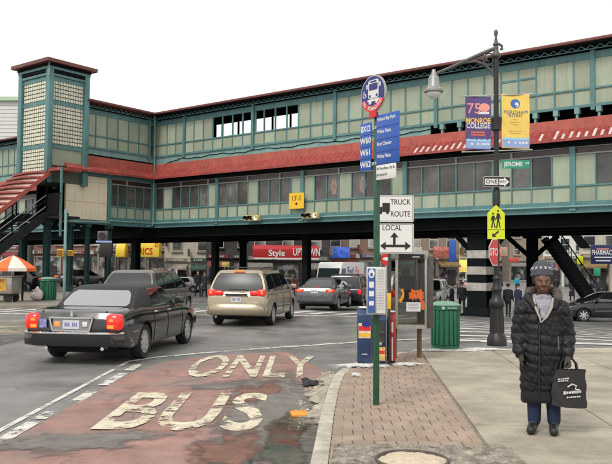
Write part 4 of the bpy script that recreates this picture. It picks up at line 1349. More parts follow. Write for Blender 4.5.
# the given point is the right rear wheel; the rear axle centre lies half a track to its left
def axle_from_right_wheel(p, heading, W):
    a = R(heading)
    return (p.x - math.cos(a) * (W / 2 - 0.13), p.y + math.sin(a) * (W / 2 - 0.13))
TC, P_, cab_ = car('black_sedan', 'black long sedan with vinyl roof and lit red tail lights, nearest car', axle_from_right_wheel(w0, h0, 1.98), h0, Sd)
# chrome frame round the number plate, boot lid line, badge, bumper step
mb = MB()
fx = -0.035
for (ya, yb, za, zb) in ((-0.42, 0.42, 0.865, 0.895), (-0.36, 0.36, 0.625, 0.65)): mb.box(P_(fx, (ya + yb) / 2, (za + zb) / 2), (0.05, yb - ya, zb - za))
for s in (-1, 1): mb.bar(P_(fx, s * 0.415, 0.88), P_(fx, s * 0.355, 0.64), 0.05, 0.03)
mb.build('plate_frame', M_CHROME, TC)
MB().box(P_(-0.018, 0, 0.76), (0.04, 0.72, 0.22)).build('plate_recess', mat('plate_recess_grey', (0.30, 0.30, 0.29), 0.4, metal=0.4, var=0.1), TC)
for s in (-1, 1): MB().box(P_(-0.043, s * 0.27, 0.76), (0.015, 0.10, 0.09)).build('reversing_lamp', M_TAILO if s > 0 else M_LAMPW, TC, bevel=0.006)
MB().box(P_(-0.02, 0.555, 0.77), (0.03, 0.14, 0.16)).build('boot_sticker', mat('sticker_blue', (0.25, 0.25, 0.5), 0.4, var=0.8, scale=18), TC)
MB().prism([(-0.03, 0), (0.03, 0), (0.012, 0.10), (-0.012, 0.10)], -0.01, 0.01, plane='YZ').build('badge', M_CHROME, TC, loc=P_(-0.02, 0, 0.905))
mb = MB()
mb.bar(P_(0.06, -0.62, 0.985), P_(0.95, -0.70, 1.036), 0.010, 0.012); mb.bar(P_(0.06, 0.62, 0.985), P_(0.95, 0.70, 1.036), 0.010, 0.012); mb.build('boot_lid_seam', M_SEAM, TC)
mb = MB()
n = 16
def bumper_strip(z0, z1, out, m_, nm):
    vs = []
    for i in range(n + 1):
        s = -1 + 2 * i / n; x = -0.09 + out + 0.17 * abs(s) ** 5; y = s * 0.972
        for z, dx in ((z0, 0.03), (z0 + 0.03, 0), (z1 - 0.03, 0), (z1, 0.04)): vs.append(P_(x + dx, y, z))
    fs = [(i * 4 + k, i * 4 + k + 1, i * 4 + k + 5, i * 4 + k + 4) for i in range(n) for k in range(3)]
    return MB().add(vs, fs).build(nm, m_, TC, smooth=50)
bumper_strip(0.36, 0.60, 0.0, M_BLK, 'rear_bumper')
bumper_strip(0.572, 0.615, -0.012, M_CHROME, 'bumper_chrome')
for s in (-1, 1): MB().tube([P_(0.10, s * 0.55, 0.30), P_(0.5, s * 0.55, 0.30)], 0.035, 10).build('exhaust_pipe', M_CHROME, TC)

# ---------------------------------------------------------------- gold minivan
M_GOLD = paint('pale_gold_paint', (0.40, 0.335, 0.235), 0.28, 0.55)
Sv = dict(cat='car', L=5.08, W=1.96, H=1.75, xr=1.02, xf=4.05, wr=0.34, ww=0.22, paint=M_GOLD, wr_end=0.93, er=0.35,
          deck=[(0, 0.98), (0.06, 1.06), (0.3, 1.08), (3.7, 1.04), (4.3, 0.98), (4.9, 0.80), (5.08, 0.70)], bot=[(0, 0.34), (0.7, 0.27), (4.4, 0.24), (5.08, 0.32)],
          cabin=dict(zb=1.04, zt=1.70, rb=0.12, rt=0.42, fb=4.25, ft=3.05, wb=0.93, wt=0.70, bow=0.03, rbow=0.06, fbow=0.26),
          windows=[(0.42, 1.30, 0.58, 1.30, 0.08, 0.84), (1.40, 2.40, 1.40, 2.40, 0.08, 0.86), (2.50, 3.75, 2.50, 3.10, 0.08, 0.86)],
          rearwin=(0.88, 0.10, 0.86), tail=[(-0.02, 0.20, 0.66, 0.90, 0.94, 1.14, M_TAIL), (-0.035, 0.08, 0.42, 0.70, 0.96, 1.10, M_TAIL)], tbev=0.04, tail_in=[(0.80, 1.05, 0.06, 0.09)],
          doors=[1.36, 2.46, 3.62], handles=[1.55, 2.62], strip=(0.36, M_TRIM), plate=(-0.012, 0.84), rearglass=M_CGLASSR, mirror=3.66, head=(4.6, 5.02, 0.52, 0.82, 0.66, 0.84))
h1 = 10.0
w1 = G(270.5, 325)
VN, P_, cab_ = car('gold_minivan', 'pale gold minivan with roof rails and lit tail lights, middle of the road', axle_from_right_wheel(w1, h1, 1.96), h1, Sv)
for s in (-1, 1):
    MB().tube([P_(0.75, s * 0.60, 1.735), P_(0.85, s * 0.62, 1.80), P_(2.0, s * 0.64, 1.82), P_(2.9, s * 0.62, 1.80), P_(3.0, s * 0.60, 1.735)], 0.022, 8).build('roof_rail', M_TRIM, VN, smooth=60)
for x in (1.2, 2.6): MB().tube([P_(x, -0.62, 1.805), P_(x, 0.62, 1.805)], 0.018, 6).build('roof_bar', M_TRIM, VN)
MB().box(P_(-0.035, 0, 0.985), (0.05, 0.72, 0.05)).build('tailgate_garnish', M_TRIM, VN, bevel=0.012)
MB().box(P_(0.30, 0, 1.71), (0.10, 0.36, 0.04)).build('high_brake_light', M_TAILO, VN, bevel=0.01)
vs = []
for i in range(n + 1):
    s = -1 + 2 * i / n; x = -0.10 + 0.16 * abs(s) ** 4; y = s * 0.95
    for z, dx in ((0.36, 0.06), (0.42, 0), (0.60, 0), (0.70, 0.08)): vs.append(P_(x + dx, y, z))
MB().add(vs, [(i * 4 + k, i * 4 + k + 1, i * 4 + k + 5, i * 4 + k + 4) for i in range(n) for k in range(3)]).build('rear_bumper', M_GOLD, VN, smooth=50)
MB().tube([P_(-0.05, 0.62, 0.30), P_(0.3, 0.62, 0.30)], 0.03, 8).build('exhaust_pipe', M_CHROME, VN)
MB().bar(P_(-0.03, -0.35, 1.13), P_(0.02, 0.25, 1.15), 0.02, 0.02).build('rear_wiper', M_TRIM, VN)

# ---------------------------------------------------------------- grey sedan
M_GREYC = paint('slate_grey_paint', (0.125, 0.13, 0.14), 0.28, 0.5)
Sa = dict(cat='car', L=4.85, W=1.82, H=1.45, xr=1.05, xf=3.80, wr=0.32, ww=0.20, paint=M_GREYC,
          deck=[(0, 0.92), (0.08, 1.02), (0.3, 1.05), (0.95, 1.03), (3.3, 0.96), (3.8, 0.92), (4.6, 0.76), (4.85, 0.64)], bot=[(0, 0.34), (0.6, 0.26), (4.2, 0.22), (4.85, 0.26)],
          cabin=dict(zb=0.94, zt=1.41, rb=0.62, rt=1.45, fb=3.75, ft=2.65, wb=0.82, wt=0.58, bow=0.04, rbow=0.08, fbow=0.24),
          windows=[(1.35, 2.22, 1.62, 2.22, 0.10, 0.86), (2.32, 3.35, 2.30, 2.70, 0.10, 0.86)],
          rearwin=(0.84, 0.22, 0.86), tail=[(-0.01, 0.26, 0.48, 0.88, 0.82, 0.96, M_TAIL)], tbev=0.04, tail_in=[(0.70, 0.89, 0.16, 0.05)],
          doors=[1.30, 2.27, 3.35], handles=[1.5, 2.45], strip=(0.40, M_GREYC), plate=(-0.02, 0.86), mirror=3.2, rearglass=M_CGLASS)
w2 = foot(337, 34.0)
AC, P_, cab_ = car('grey_sedan', 'slate grey sedan driving away beside the white delivery truck', axle_from_right_wheel(w2, 14, 1.82), 14, Sa)
MB().box(P_(0.55, 0, 1.07), (0.06, 0.26, 0.04)).build('high_brake_light', M_TAIL, AC)

# ---------------------------------------------------------------- dark grey minivan behind the black sedan
M_GRAPH = paint('graphite_paint', (0.17, 0.175, 0.17), 0.28, 0.5)
Sg = dict(Sv); Sg.update(paint=M_GRAPH, L=4.85, xf=3.90, deck=[(0, 0.96), (0.06, 1.04), (0.3, 1.06), (3.6, 1.0), (4.1, 0.95), (4.7, 0.78), (4.85, 0.68)],
          cabin=dict(zb=1.02, zt=1.66, rb=0.12, rt=0.60, fb=4.10, ft=2.85, wb=0.93, wt=0.70, bow=0.03, rbow=0.06, fbow=0.24),
          windows=[(0.50, 1.25, 0.75, 1.25, 0.08, 0.84), (1.33, 2.30, 1.33, 2.30, 0.08, 0.86), (2.40, 3.60, 2.40, 2.92, 0.08, 0.86)], doors=[1.29, 2.35, 3.5], mirror=3.5, head=(4.4, 4.8, 0.52, 0.80, 0.62, 0.8))
fw = foot(187, 28.2)
a_ = R(8)
GM, P_, cab_ = car('grey_minivan', 'dark grey minivan partly hidden behind the black sedan', (fw.x - math.cos(a_) * 0.85 - math.sin(a_) * 2.88, fw.y - math.cos(a_) * 2.88 + math.sin(a_) * 0.85), 8, Sg)

# ---------------------------------------------------------------- black off-roader with white wheel cover
M_BLK2 = paint('black_suv_paint', (0.012, 0.012, 0.014), 0.25, 0.2)
Ss = dict(cat='car', L=4.35, W=1.78, H=1.80, xr=0.90, xf=3.45, wr=0.36, ww=0.22, paint=M_BLK2, wr_end=0.95, er=0.2,
          deck=[(0, 1.08), (0.06, 1.14), (3.0, 1.12), (3.4, 1.10), (4.2, 0.98), (4.35, 0.85)], bot=[(0, 0.42), (4.35, 0.40)],
          cabin=dict(zb=1.10, zt=1.76, rb=0.06, rt=0.22, fb=3.05, ft=2.45, wb=0.85, wt=0.70, bow=0.02, rbow=0.03, fbow=0.12),
          windows=[(0.25, 1.0, 0.36, 1.0, 0.08, 0.84), (1.10, 1.95, 1.10, 1.95, 0.08, 0.86), (2.05, 2.75, 2.05, 2.42, 0.08, 0.86)],
          rearwin=(0.82, 0.12, 0.84), tail=[(-0.01, 0.10, 0.70, 0.84, 0.80, 1.05, M_TAIL)], tbev=0.02, doors=[1.05, 2.0, 2.85], handles=[1.2, 2.15], plate=(-0.02, 0.68), mirror=2.7)
w3 = foot(362, 38.5)
BS, P_, cab_ = car('black_off_roader', 'black off-roader with pale spare wheel cover, right of the grey sedan', axle_from_right_wheel(w3, 12, 1.78), 12, Ss)
mb = MB().lathe([(0.05, -0.11), (0.30, -0.11), (0.345, -0.07), (0.345, 0.06), (0.2, 0.09)], 28, P_(-0.13, 0.10, 1.12), axis='X')
mb.build('spare_wheel_cover', mat('wheel_cover_print', (0.42, 0.42, 0.38), 0.5, var=0.7, scale=9), BS, smooth=40)
w4 = foot(434, 50)
M_SILV = paint('silver_paint', (0.42, 0.42, 0.40), 0.3, 0.6)
Sq = dict(Ss); Sq.update(paint=M_SILV, tail=[(-0.01, 0.10, 0.70, 0.84, 0.90, 1.15, M_TAIL)])
car('silver_off_roader', 'silver off-roader seen beyond the phone kiosk', (w4.x, w4.y), 200, Sq)
# white hatchback far left, dark sedans
M_WHITEC = paint('white_car_paint', (0.70, 0.70, 0.69), 0.3, 0.0)
Sw = dict(Sa); Sw.update(paint=M_WHITEC, rearglass=M_CGLASS)
p = foot(181, 70); car('white_sedan', 'small white car parked in front of the pale building', (p.x + 1.4, p.y), -84, Sw)
Sx = dict(Sa); Sx.update(paint=M_BLK2, strip=(0.4, M_CHROME))
p = foot(578, 37.5); car('dark_sedan', 'black car cut by the right edge behind the woman', (p.x + 2.75, p.y - 0.2), -86, Sx)
p = foot(36, 50); car('parked_dark_sedan', 'dark car parked behind the food cart umbrella', (p.x, p.y), -75, Sx)
p = foot(72, 62); car('parked_dark_sedan', 'dark car in the shade between the teal columns', (p.x, p.y), 20, Sx)
p = foot(470, 74); car('far_pale_sedan', 'small silver car far down the street left of the banded column', (p.x, p.y), 5, dict(Sw, paint=M_SILV))

# ---------------------------------------------------------------- white delivery truck, seen from the front
def truck(loc, heading):
    g = gz(loc[0], loc[1])
    t = thing('delivery_truck', 'white boxy delivery truck facing the camera beyond the grey sedan', 'truck', (loc[0], loc[1], g), R(90 - heading))
    W, L, H = 2.25, 6.4, 2.95
    M_W = mat('truck_white', (0.68, 0.68, 0.67), 0.4, var=0.06, scale=1, dirt=0.2, dirtcol=(0.4, 0.39, 0.37))
    prof = [(0, 0.45), (5.5, 0.45), (6.35, 0.50), (6.40, 1.0), (6.25, 1.25), (5.75, 1.42), (5.35, 2.5), (5.15, 2.85), (4.9, H), (0, H)]
    MB().prism(prof, -W / 2, W / 2, plane='XZ').build('body', M_W, t, bevel=0.05)
    def on_front(a, za, zb, yw, m_, nm):
        x0 = 5.75 - (za - 1.42) / (2.5 - 1.42) * 0.40 + 0.012; x1 = 5.75 - (zb - 1.42) / (2.5 - 1.42) * 0.40 + 0.012
        MB().add([(x0, -yw, za), (x0, yw, za), (x1, yw, zb), (x1, -yw, zb)], [(0, 1, 2, 3)]).build(nm, m_, t)
    on_front(0, 1.50, 2.42, 1.0, M_CGLASS, 'windscreen')
    MB().box((6.41, 0, 0.85), (0.03, 1.3, 0.35)).build('grille', M_TRIM, t)
    MB().box((6.45, 0, 0.52), (0.14, 2.2, 0.22)).build('front_bumper', M_TRIM, t, bevel=0.03)
    for s in (-1, 1):
        MB().box((6.39, s * 0.86, 0.88), (0.05, 0.26, 0.24)).build('headlight', M_LAMPW, t, bevel=0.02)
        MB().add([(4.4, s * 1.132, 1.45), (5.55, s * 1.132, 1.45), (5.25, s * 1.132, 2.4), (4.4, s * 1.132, 2.4)], [(0, 1, 2, 3)]).build('side_window', M_CGLASS, t)
        MB().box((5.6, s * 1.35, 1.75), (0.1, 0.22, 0.42)).build('mirror', M_TRIM, t, bevel=0.02)
        ty, rim = wheel_meshes(0.40, 0.25, 7)
        for x in (1.3, 5.2):
            w_ = link('wheel', ty, t, (x, s * 1.01, 0.40)); link('rim', rim, w_)
            MB().lathe([(0.02, -0.3), (0.47, -0.3), (0.47, 0.004), (0.02, 0.004)] if s > 0 else [(0.02, -0.004), (0.47, -0.004), (0.47, 0.3), (0.02, 0.3)], 24, (x, s * 1.125, 0.42), axis='Y').build('wheel_arch', M_WELL, t)
        me = text_mesh('Fed', 1.0, 0.02); me2 = text_mesh('Ex', 1.0, 0.02)
        for mm, off, col in ((me, -0.75, mat('purple_letters', (0.06, 0.03, 0.25), 0.4, var=0)), (me2, 0.85, mat('orange_red_letters', (0.75, 0.08, 0.02), 0.4, var=0))):
            for v in mm.vertices:
                a, b = v.co.x + off, v.co.y
                v.co = (2.6 - s * a * (-1) if s > 0 else 2.6 + a, s * 1.131, 2.15 + b) if False else (2.6 + (-a if s > 0 else a), s * 1.131, 2.15 + b)
            mm.materials.clear(); mm.materials.append(col)
            link('lettering', mm, t)
    return t
p = foot(331, 64)
truck((p.x + 2.3, p.y + 6.3), 180 + 26)
# ================================================================== people
def capsule(mb, a, ra, b, rb, mi, sq=(1, 1)):
    """closed tapered capsule; sq squashes the section in x and y"""
    a = Vector(a); b = Vector(b); d = b - a
    Ln = d.length
    d = d.normalized() if Ln > 1e-6 else Vector((0, 0, 1))
    u = Vector((1, 0, 0)) if abs(d.x) < 0.8 else Vector((0, 1, 0))
    t = d.cross(u).normalized(); s = t.cross(d).normalized()      # s ~ x, t ~ y
    n = 14; rings = []
    for k in range(1, 5):
        an = math.pi / 2 * k / 4
        rings.append((a - d * ra * math.cos(an), ra * math.sin(an)))
    for k in range(4):
        an = math.pi / 2 * k / 4
        rings.append((b + d * rb * math.sin(an), rb * math.cos(an)))
    vs = []
    for c, r in rings:
        for k in range(n):
            q = 2 * math.pi * k / n
            vs.append(c + s * (r * math.cos(q) * sq[0]) + t * (r * math.sin(q) * sq[1]))
    fs = [(i * n + k, i * n + (k + 1) % n, (i + 1) * n + (k + 1) % n, (i + 1) * n + k) for i in range(len(rings) - 1) for k in range(n)]
    o = len(vs)
    vs += [a - d * ra, b + d * rb]
    fs += [(o, (k + 1) % n, k) for k in range(n)] + [(o + 1, (len(rings) - 1) * n + k, (len(rings) - 1) * n + (k + 1) % n) for k in range(n)]
    mb.add(vs, fs, mi)

def body_mesh(name, caps, mats, voxel, smooth_it=3, post=None):
    """union of tapered capsules remeshed to ONE continuous surface; every face takes the material of its nearest capsule"""
    mb = MB()
    for c in caps: capsule(mb, *c[:6]) if len(c) > 5 else capsule(mb, *c[:5])
    me = mb.mesh(name + '_raw', mats)
    bm = bmesh.new(); bm.from_mesh(me); bmesh.ops.recalc_face_normals(bm, faces=bm.faces); bm.to_mesh(me); bm.free()
    ob = link(name + '_raw', me)
    md = ob.modifiers.new('r', 'REMESH'); md.mode = 'VOXEL'; md.voxel_size = voxel; md.use_smooth_shade = True
    if smooth_it:
        sm = ob.modifiers.new('s', 'SMOOTH'); sm.iterations = smooth_it; sm.factor = 0.5
    dg = bpy.context.evaluated_depsgraph_get()
    out = bpy.data.meshes.new_from_object(ob.evaluated_get(dg))
    bpy.data.objects.remove(ob)
    out.name = name
    out.materials.clear()
    for m_ in mats: out.materials.append(m_)
    nf = len(out.polygons)
    cen = np.zeros(nf * 3); out.polygons.foreach_get('center', cen); cen = cen.reshape(-1, 3)
    best = np.full(nf, 1e9); idx = np.zeros(nf, int)
    for c in caps:
        a, ra, b, rb, mi = c[:5]
        sq = c[5] if len(c) > 5 else (1, 1)
        a = np.array(a); b = np.array(b); ab = b - a; L2 = max(1e-9, ab @ ab)
        t = np.clip(((cen - a) @ ab) / L2, 0, 1)
        r = ra + (rb - ra) * t
        dv = cen - (a + t[:, None] * ab)
        if sq != (1, 1) and abs(ab[2]) > 0.7 * math.sqrt(L2): dv = dv / np.array([sq[0], sq[1], 1])
        d = np.linalg.norm(dv, axis=1) - r
        mk = d < best; best[mk] = d[mk]; idx[mk] = mi
    if post: idx = post(out, cen, idx)
    out.polygons.foreach_set('material_index', idx.astype(int).tolist())
    out.polygons.foreach_set('use_smooth', [True] * nf)
    return out

def cloth(name, col, rough=0.85): return mat(name, col, rough, var=0.15, scale=9, bump=0.2, bscale=60, world=False)
SKIN_D = mat('brown_skin', (0.115, 0.052, 0.030), 0.5, var=0.08, scale=12, world=False)
SKIN_L = mat('light_skin', (0.48, 0.30, 0.22), 0.5, var=0.08, scale=12, world=False)
DARKH = mat('dark_hair', (0.015, 0.012, 0.01), 0.6, var=0.2)
def simple_person(name, label, p, heading, top, legs, skin=SKIN_L, h=1.72, stride=0.2, arm=(0.1, 0.1), hat=None, bag=None, coat=False, group='passers-by', voxel=0.024):
    """standing or walking figure; heading degrees, 0 faces away from the camera"""
    t = thing(name, label, 'person', p, R(-heading), group)
    k = h / 1.72
    hip, sh = 0.92 * k, 1.42 * k
    f1, f2 = stride, -stride
    C = []
    for s, f in ((-1, f1), (1, f2)):
        kx = 0.10 * s
        knee = (kx, f * 0.55 + 0.04, 0.50 * k)
        ank = (kx * 0.95, f, 0.09 * k)
        C.append(((kx * 0.85, 0, hip), 0.095, knee, 0.066, 1)); C.append((knee, 0.066, ank, 0.048, 1))
        C.append(((kx, f - 0.03, 0.045), 0.05, (kx * 1.1, f + 0.15, 0.035), 0.038, 2))
    C.append(((0, 0, hip - 0.02), 0.155, (0, 0, hip + 0.18), 0.15, 0, (1.1, 0.8)))
    C.append(((0, 0, hip + 0.18), 0.155, (0, 0.0, sh - 0.10), 0.165, 0, (1.2, 0.78)))
    if coat: C.append(((0, 0, hip + 0.05), 0.17, (0, 0, 0.55 * k), 0.19, 0, (1.1, 0.9)))
    C.append(((-0.15, 0, sh - 0.05), 0.085, (0.15, 0, sh - 0.05), 0.085, 0))
    C.append(((0, 0, sh), 0.06, (0, 0.01, sh + 0.10), 0.055, 3))
    for s, a in ((-1, arm[0]), (1, arm[1])):
        shp = (0.20 * s, 0, sh - 0.05); el = (0.245 * s, -0.04 + a * 0.4, sh - 0.33 * k); wr = (0.235 * s, 0.04 + a, sh - 0.56 * k)
        C.append((shp, 0.068, el, 0.055, 0)); C.append((el, 0.055, wr, 0.043, 0))
        C.append((wr, 0.035, (wr[0], wr[1] + 0.02, wr[2] - 0.08), 0.032, 3))
        for q in range(4): C.append(((wr[0] + (q - 1.5) * 0.004, wr[1] + (q - 1.5) * 0.018 + 0.02, wr[2] - 0.09), 0.013, (wr[0] - 0.01 * s, wr[1] + (q - 1.5) * 0.018 + 0.03, wr[2] - 0.16), 0.010, 3))
        C.append(((wr[0] - 0.01 * s, wr[1] + 0.04, wr[2] - 0.04), 0.014, (wr[0] - 0.02 * s, wr[1] + 0.07, wr[2] - 0.10), 0.011, 3))
    hz = sh + 0.205 * k
    C.append(((0, 0.015, hz - 0.035), 0.072, (0, 0.0, hz + 0.04), 0.092, 3, (0.92, 1.05)))
    C.append(((0, 0.10, hz - 0.02), 0.012, (0, 0.115, hz - 0.03), 0.012, 3))
    me = body_mesh('body', C, [top, legs, mat('dark_shoes', (0.02, 0.018, 0.016), 0.5, var=0.1), skin], voxel, 2)
    link('body', me, t)
    hm = hat or DARKH
    mb = MB(); pr = []
    for i in range(7):
        a_ = math.pi / 2 * i / 6
        pr.append((0.105 * math.cos(a_) + 0.002, 0.115 * math.sin(a_)))
    mb.lathe([(0.10, -0.02)] + pr, 16)
    mb.build('hat' if hat else 'hair', hm, t, smooth=60, loc=(0, -0.012, hz + 0.035))
    if not hat:
        MB().lathe([(0.085, -0.06), (0.10, 0.0), (0.10, 0.06)], 12).build('hair', hm, t, smooth=60, loc=(0, -0.028, hz - 0.0))
    if bag:
        mb = MB(); mb.box((0, 0, -0.2), (0.10, 0.34, 0.36), taper=0.9)
        b_ = mb.build('hand_bag', bag, None, bevel=0.02)
        s = 1; wr = (0.235 * s, 0.04 + arm[1], sh - 0.70 * k)
        b_.parent = t; b_.location = wr
    return t

B1 = cloth('black_coat', (0.014, 0.014, 0.016)); B2 = cloth('navy_coat', (0.015, 0.022, 0.055)); B3 = cloth('charcoal_coat', (0.035, 0.035, 0.04))
B4 = cloth('brown_coat', (0.09, 0.05, 0.03)); B5 = cloth('red_coat', (0.30, 0.03, 0.03)); B6 = cloth('teal_jacket', (0.02, 0.30, 0.42)); J1 = cloth('blue_jeans', (0.035, 0.055, 0.12))
K1 = cloth('black_trousers', (0.012, 0.012, 0.013)); GR = cloth('grey_coat', (0.13, 0.13, 0.14))
def pos(u, y): return foot(u, y)
simple_person('person', 'person in black walking away, in front of the lit street beyond the bin', pos(462, 42), 5, B1, K1, stride=0.24, arm=(-0.15, 0.15), hat=B3)
simple_person('person', 'person in black half hidden left of the walker beyond the bin', pos(452, 42), -60, B1, K1, h=1.62, stride=0.2, hat=B1)
simple_person('person', 'person in dark clothes standing just right of the lamp post base', pos(508, 40), 30, B1, K1, h=1.70, stride=0.1, hat=B1)
simple_person('person', 'person in a navy coat left of the woman in the long coat', pos(518, 37), 70, B2, K1, h=1.75, stride=0.15, coat=True, hat=B2)
simple_person('person', 'person in black standing beyond the black car, left of the other', pos(572, 60), 170, B1, K1, h=1.80, stride=0.12, coat=True, bag=B1)
simple_person('person', 'person in dark clothes far right, below the pharmacy sign', pos(598, 66), 185, B3, K1, h=1.75, stride=0.06)
simple_person('person', 'person in black walking under the station, left one of the pair', pos(198.5, 50), 150, B1, K1, h=1.72, stride=0.2, hat=B1)
simple_person('person', 'person in charcoal walking under the station, right one of the pair', pos(205, 51), 160, B3, K1, h=1.68, stride=0.15, coat=True)
simple_person('person', 'person in a red jacket before the red shopfront', pos(296, 66), 100, B5, K1, h=1.7, stride=0.1)
simple_person('person', 'person in brown standing before the red shopfront', pos(289, 67), 200, B4, K1, h=1.7, stride=0.1)
simple_person('person', 'person in a bright blue jacket far away under the station', pos(517, 78), 200, B6, K1, h=1.7, stride=0.1)
simple_person('person', 'distant shopper in grey before the pale building', pos(166, 76), 120, GR, K1, h=1.7, stride=0.15)
simple_person('person', 'distant shopper in pale red beside the clothing racks', pos(158, 76), 160, B5, K1, h=1.65, stride=0.1)
simple_person('person', 'distant person in navy under the yellow awning', pos(143, 75), 200, B2, K1, h=1.72, stride=0.1)
simple_person('person', 'dark figure standing between the dark shopfronts and the gold minivan', pos(216, 62), 190, B1, K1, h=1.72, stride=0.1)
simple_person('person', 'food vendor in black standing under the orange and white umbrella', Vector((at(20, 297, 35).x, 35, 0.0)), -30, B1, K1, h=1.74, stride=0.06, arm=(0.25, 0.2), hat=B1)
simple_person('person', 'distant walker in black far down the lit street', pos(437.5, 72), 10, B1, K1, h=1.72, stride=0.15)
simple_person('person', 'distant walker in brown far down the lit street', pos(478, 82), 10, B4, K1, h=1.72, stride=0.15)
# two people waiting on the platform, seen through the open windows
for u, tt, cl, lb_ in ((231, 6.6, B1, 'waiting passenger in black seen through the open station window, left one'), (236, 7.3, B3, 'waiting passenger in grey seen through the open station window, right one'), (285, 12.6, B4, 'waiting passenger in brown seen through the second open station window')):
    q = LP(tt, 2.9, 8.62)
    simple_person('person', lb_, q, 150, cl, K1, h=1.75, stride=0.03, group='passengers on the platform')

# ---------------------------------------------------------------- the woman in the long quilted coat
def woman():
    D = 8.0
    base = Vector((at(543, 430, D).x, D, 0.0))
    t = thing('person', 'woman in long black quilted coat and knit hat holding a black shopping bag', 'person', base, R(-8))
    M_PUFF = mat('black_quilted_nylon', (0.0085, 0.009, 0.011), 0.5, spec=0.35, var=0.15, scale=10, bump=0.25, bscale=30, world=False)
    M_JEAN = cloth('dark_jeans', (0.009, 0.017, 0.050))
    M_SHOE = mat('black_trainer', (0.014, 0.014, 0.015), 0.45, var=0.1)
    M_GLOVE = cloth('dark_glove', (0.05, 0.045, 0.04))
    # facing -y: x to picture right
    C = []
    # coat trunk
    C.append(((0.0, 0.02, 1.20), 0.175, (0.0, 0.02, 1.02), 0.205, 0, (1.16, 0.86)))
    C.append(((0.0, 0.02, 1.02), 0.205, (-0.005, 0.03, 0.80), 0.235, 0, (1.08, 0.88)))
    C.append(((-0.005, 0.03, 0.80), 0.232, (-0.01, 0.03, 0.52), 0.195, 0, (1.02, 0.88)))
    C.append(((-0.19, 0.02, 1.215), 0.095, (0.20, 0.02, 1.225), 0.095, 0))
    # sleeves: picture left arm, slightly bent; picture right arm hanging with the bag
    C.append(((-0.195, 0.02, 1.20), 0.094, (-0.245, 0.03, 0.98), 0.084, 0)); C.append(((-0.245, 0.03, 0.98), 0.082, (-0.246, -0.06, 0.80), 0.066, 0))
    C.append(((0.205, 0.02, 1.20), 0.098, (0.262, 0.04, 0.97), 0.088, 0)); C.append(((0.262, 0.04, 0.97), 0.086, (0.246, -0.05, 0.79), 0.070, 0))
    # skirt of the coat: wide hem
    for x in (-0.10, -0.05, 0.0, 0.05, 0.095):
        C.append(((x, 0.03 - 0.02 * abs(x) / .12, 0.70), 0.135, (x * 1.0 - 0.01, 0.03, 0.42), 0.118, 0))
    # legs and shoes
    C.append(((-0.085, 0.03, 0.50), 0.082, (-0.085, 0.03, 0.12), 0.070, 1)); C.append(((0.105, 0.02, 0.50), 0.082, (0.115, 0.01, 0.12), 0.070, 1))
    C.append(((-0.09, 0.06, 0.055), 0.052, (-0.150, -0.15, 0.042), 0.046, 2)); C.append(((-0.085, 0.05, 0.09), 0.055, (-0.10, 0.0, 0.075), 0.05, 2))
    C.append(((0.115, 0.04, 0.055), 0.052, (0.08, -0.18, 0.042), 0.046, 2)); C.append(((0.115, 0.03, 0.09), 0.055, (0.11, -0.02, 0.075), 0.05, 2))
    # neck and head
    C.append(((0, 0.0, 1.28), 0.062, (0, -0.01, 1.40), 0.056, 3))
    hz = 1.498
    C.append(((0, -0.035, hz - 0.072), 0.062, (0, -0.01, hz + 0.02), 0.094, 3, (0.96, 1.05)))
    C.append(((0, 0.02, hz + 0.03), 0.098, (0, 0.03, hz + 0.05), 0.098, 3, (0.92, 1.0)))
    C.append(((-0.038, -0.075, hz - 0.035), 0.030, (-0.045, -0.07, hz - 0.02), 0.030, 3)); C.append(((0.038, -0.075, hz - 0.035), 0.030, (0.045, -0.07, hz - 0.02), 0.030, 3))
    C.append(((0, -0.098, hz + 0.02), 0.014, (0, -0.122, hz - 0.030), 0.020, 3)); C.append(((-0.014, -0.11, hz - 0.033), 0.013, (0.014, -0.11, hz - 0.033), 0.013, 3))
    C.append(((-0.022, -0.095, hz - 0.070), 0.014, (0.022, -0.095, hz - 0.070), 0.014, 3)); C.append(((-0.016, -0.092, hz - 0.084), 0.014, (0.016, -0.092, hz - 0.084), 0.014, 3))
    C.append(((-0.04, -0.092, hz + 0.026), 0.014, (-0.02, -0.10, hz + 0.024), 0.013, 3)); C.append(((0.04, -0.092, hz + 0.026), 0.014, (0.02, -0.10, hz + 0.024), 0.013, 3))
    # gloved hand holding the bag (picture right)
    hx, hy, hz_ = 0.240, -0.08, 0.735
    C.append(((0.246, -0.055, 0.79), 0.046, (hx, hy, hz_), 0.045, 4, (0.8, 1.1)))
    for q in range(4):
        yy = hy - 0.045 + q * 0.026
        C.append(((hx + 0.014, yy, hz_ - 0.02), 0.016, (hx + 0.02, yy, hz_ - 0.062), 0.014, 4)); C.append(((hx + 0.02, yy, hz_ - 0.062), 0.014, (hx - 0.022, yy, hz_ - 0.072), 0.013, 4))
    C.append(((hx - 0.02, hy - 0.04, hz_ + 0.0), 0.017, (hx - 0.034, hy - 0.058, hz_ - 0.045), 0.014, 4))
    # other hand, gloved, relaxed by the pocket (picture left)
    ax, ay, az = -0.246, -0.075, 0.765
    C.append(((-0.246, -0.06, 0.80), 0.040, (ax, ay, az), 0.038, 4, (0.7, 1.1)))
    for q, ln in enumerate((0.055, 0.068, 0.072, 0.062)):
        yy = ay + 0.036 - q * 0.024
        C.append(((ax, yy, az - 0.03), 0.0125, (ax + 0.008, yy - 0.006, az - 0.03 - ln * 0.6), 0.0115, 4)); C.append(((ax + 0.008, yy - 0.006, az - 0.03 - ln * 0.6), 0.0115, (ax + 0.03, yy - 0.010, az - 0.03 - ln), 0.010, 4))
    C.append(((ax + 0.014, ay - 0.035, az + 0.005), 0.014, (ax + 0.03, ay - 0.055, az - 0.045), 0.011, 4))
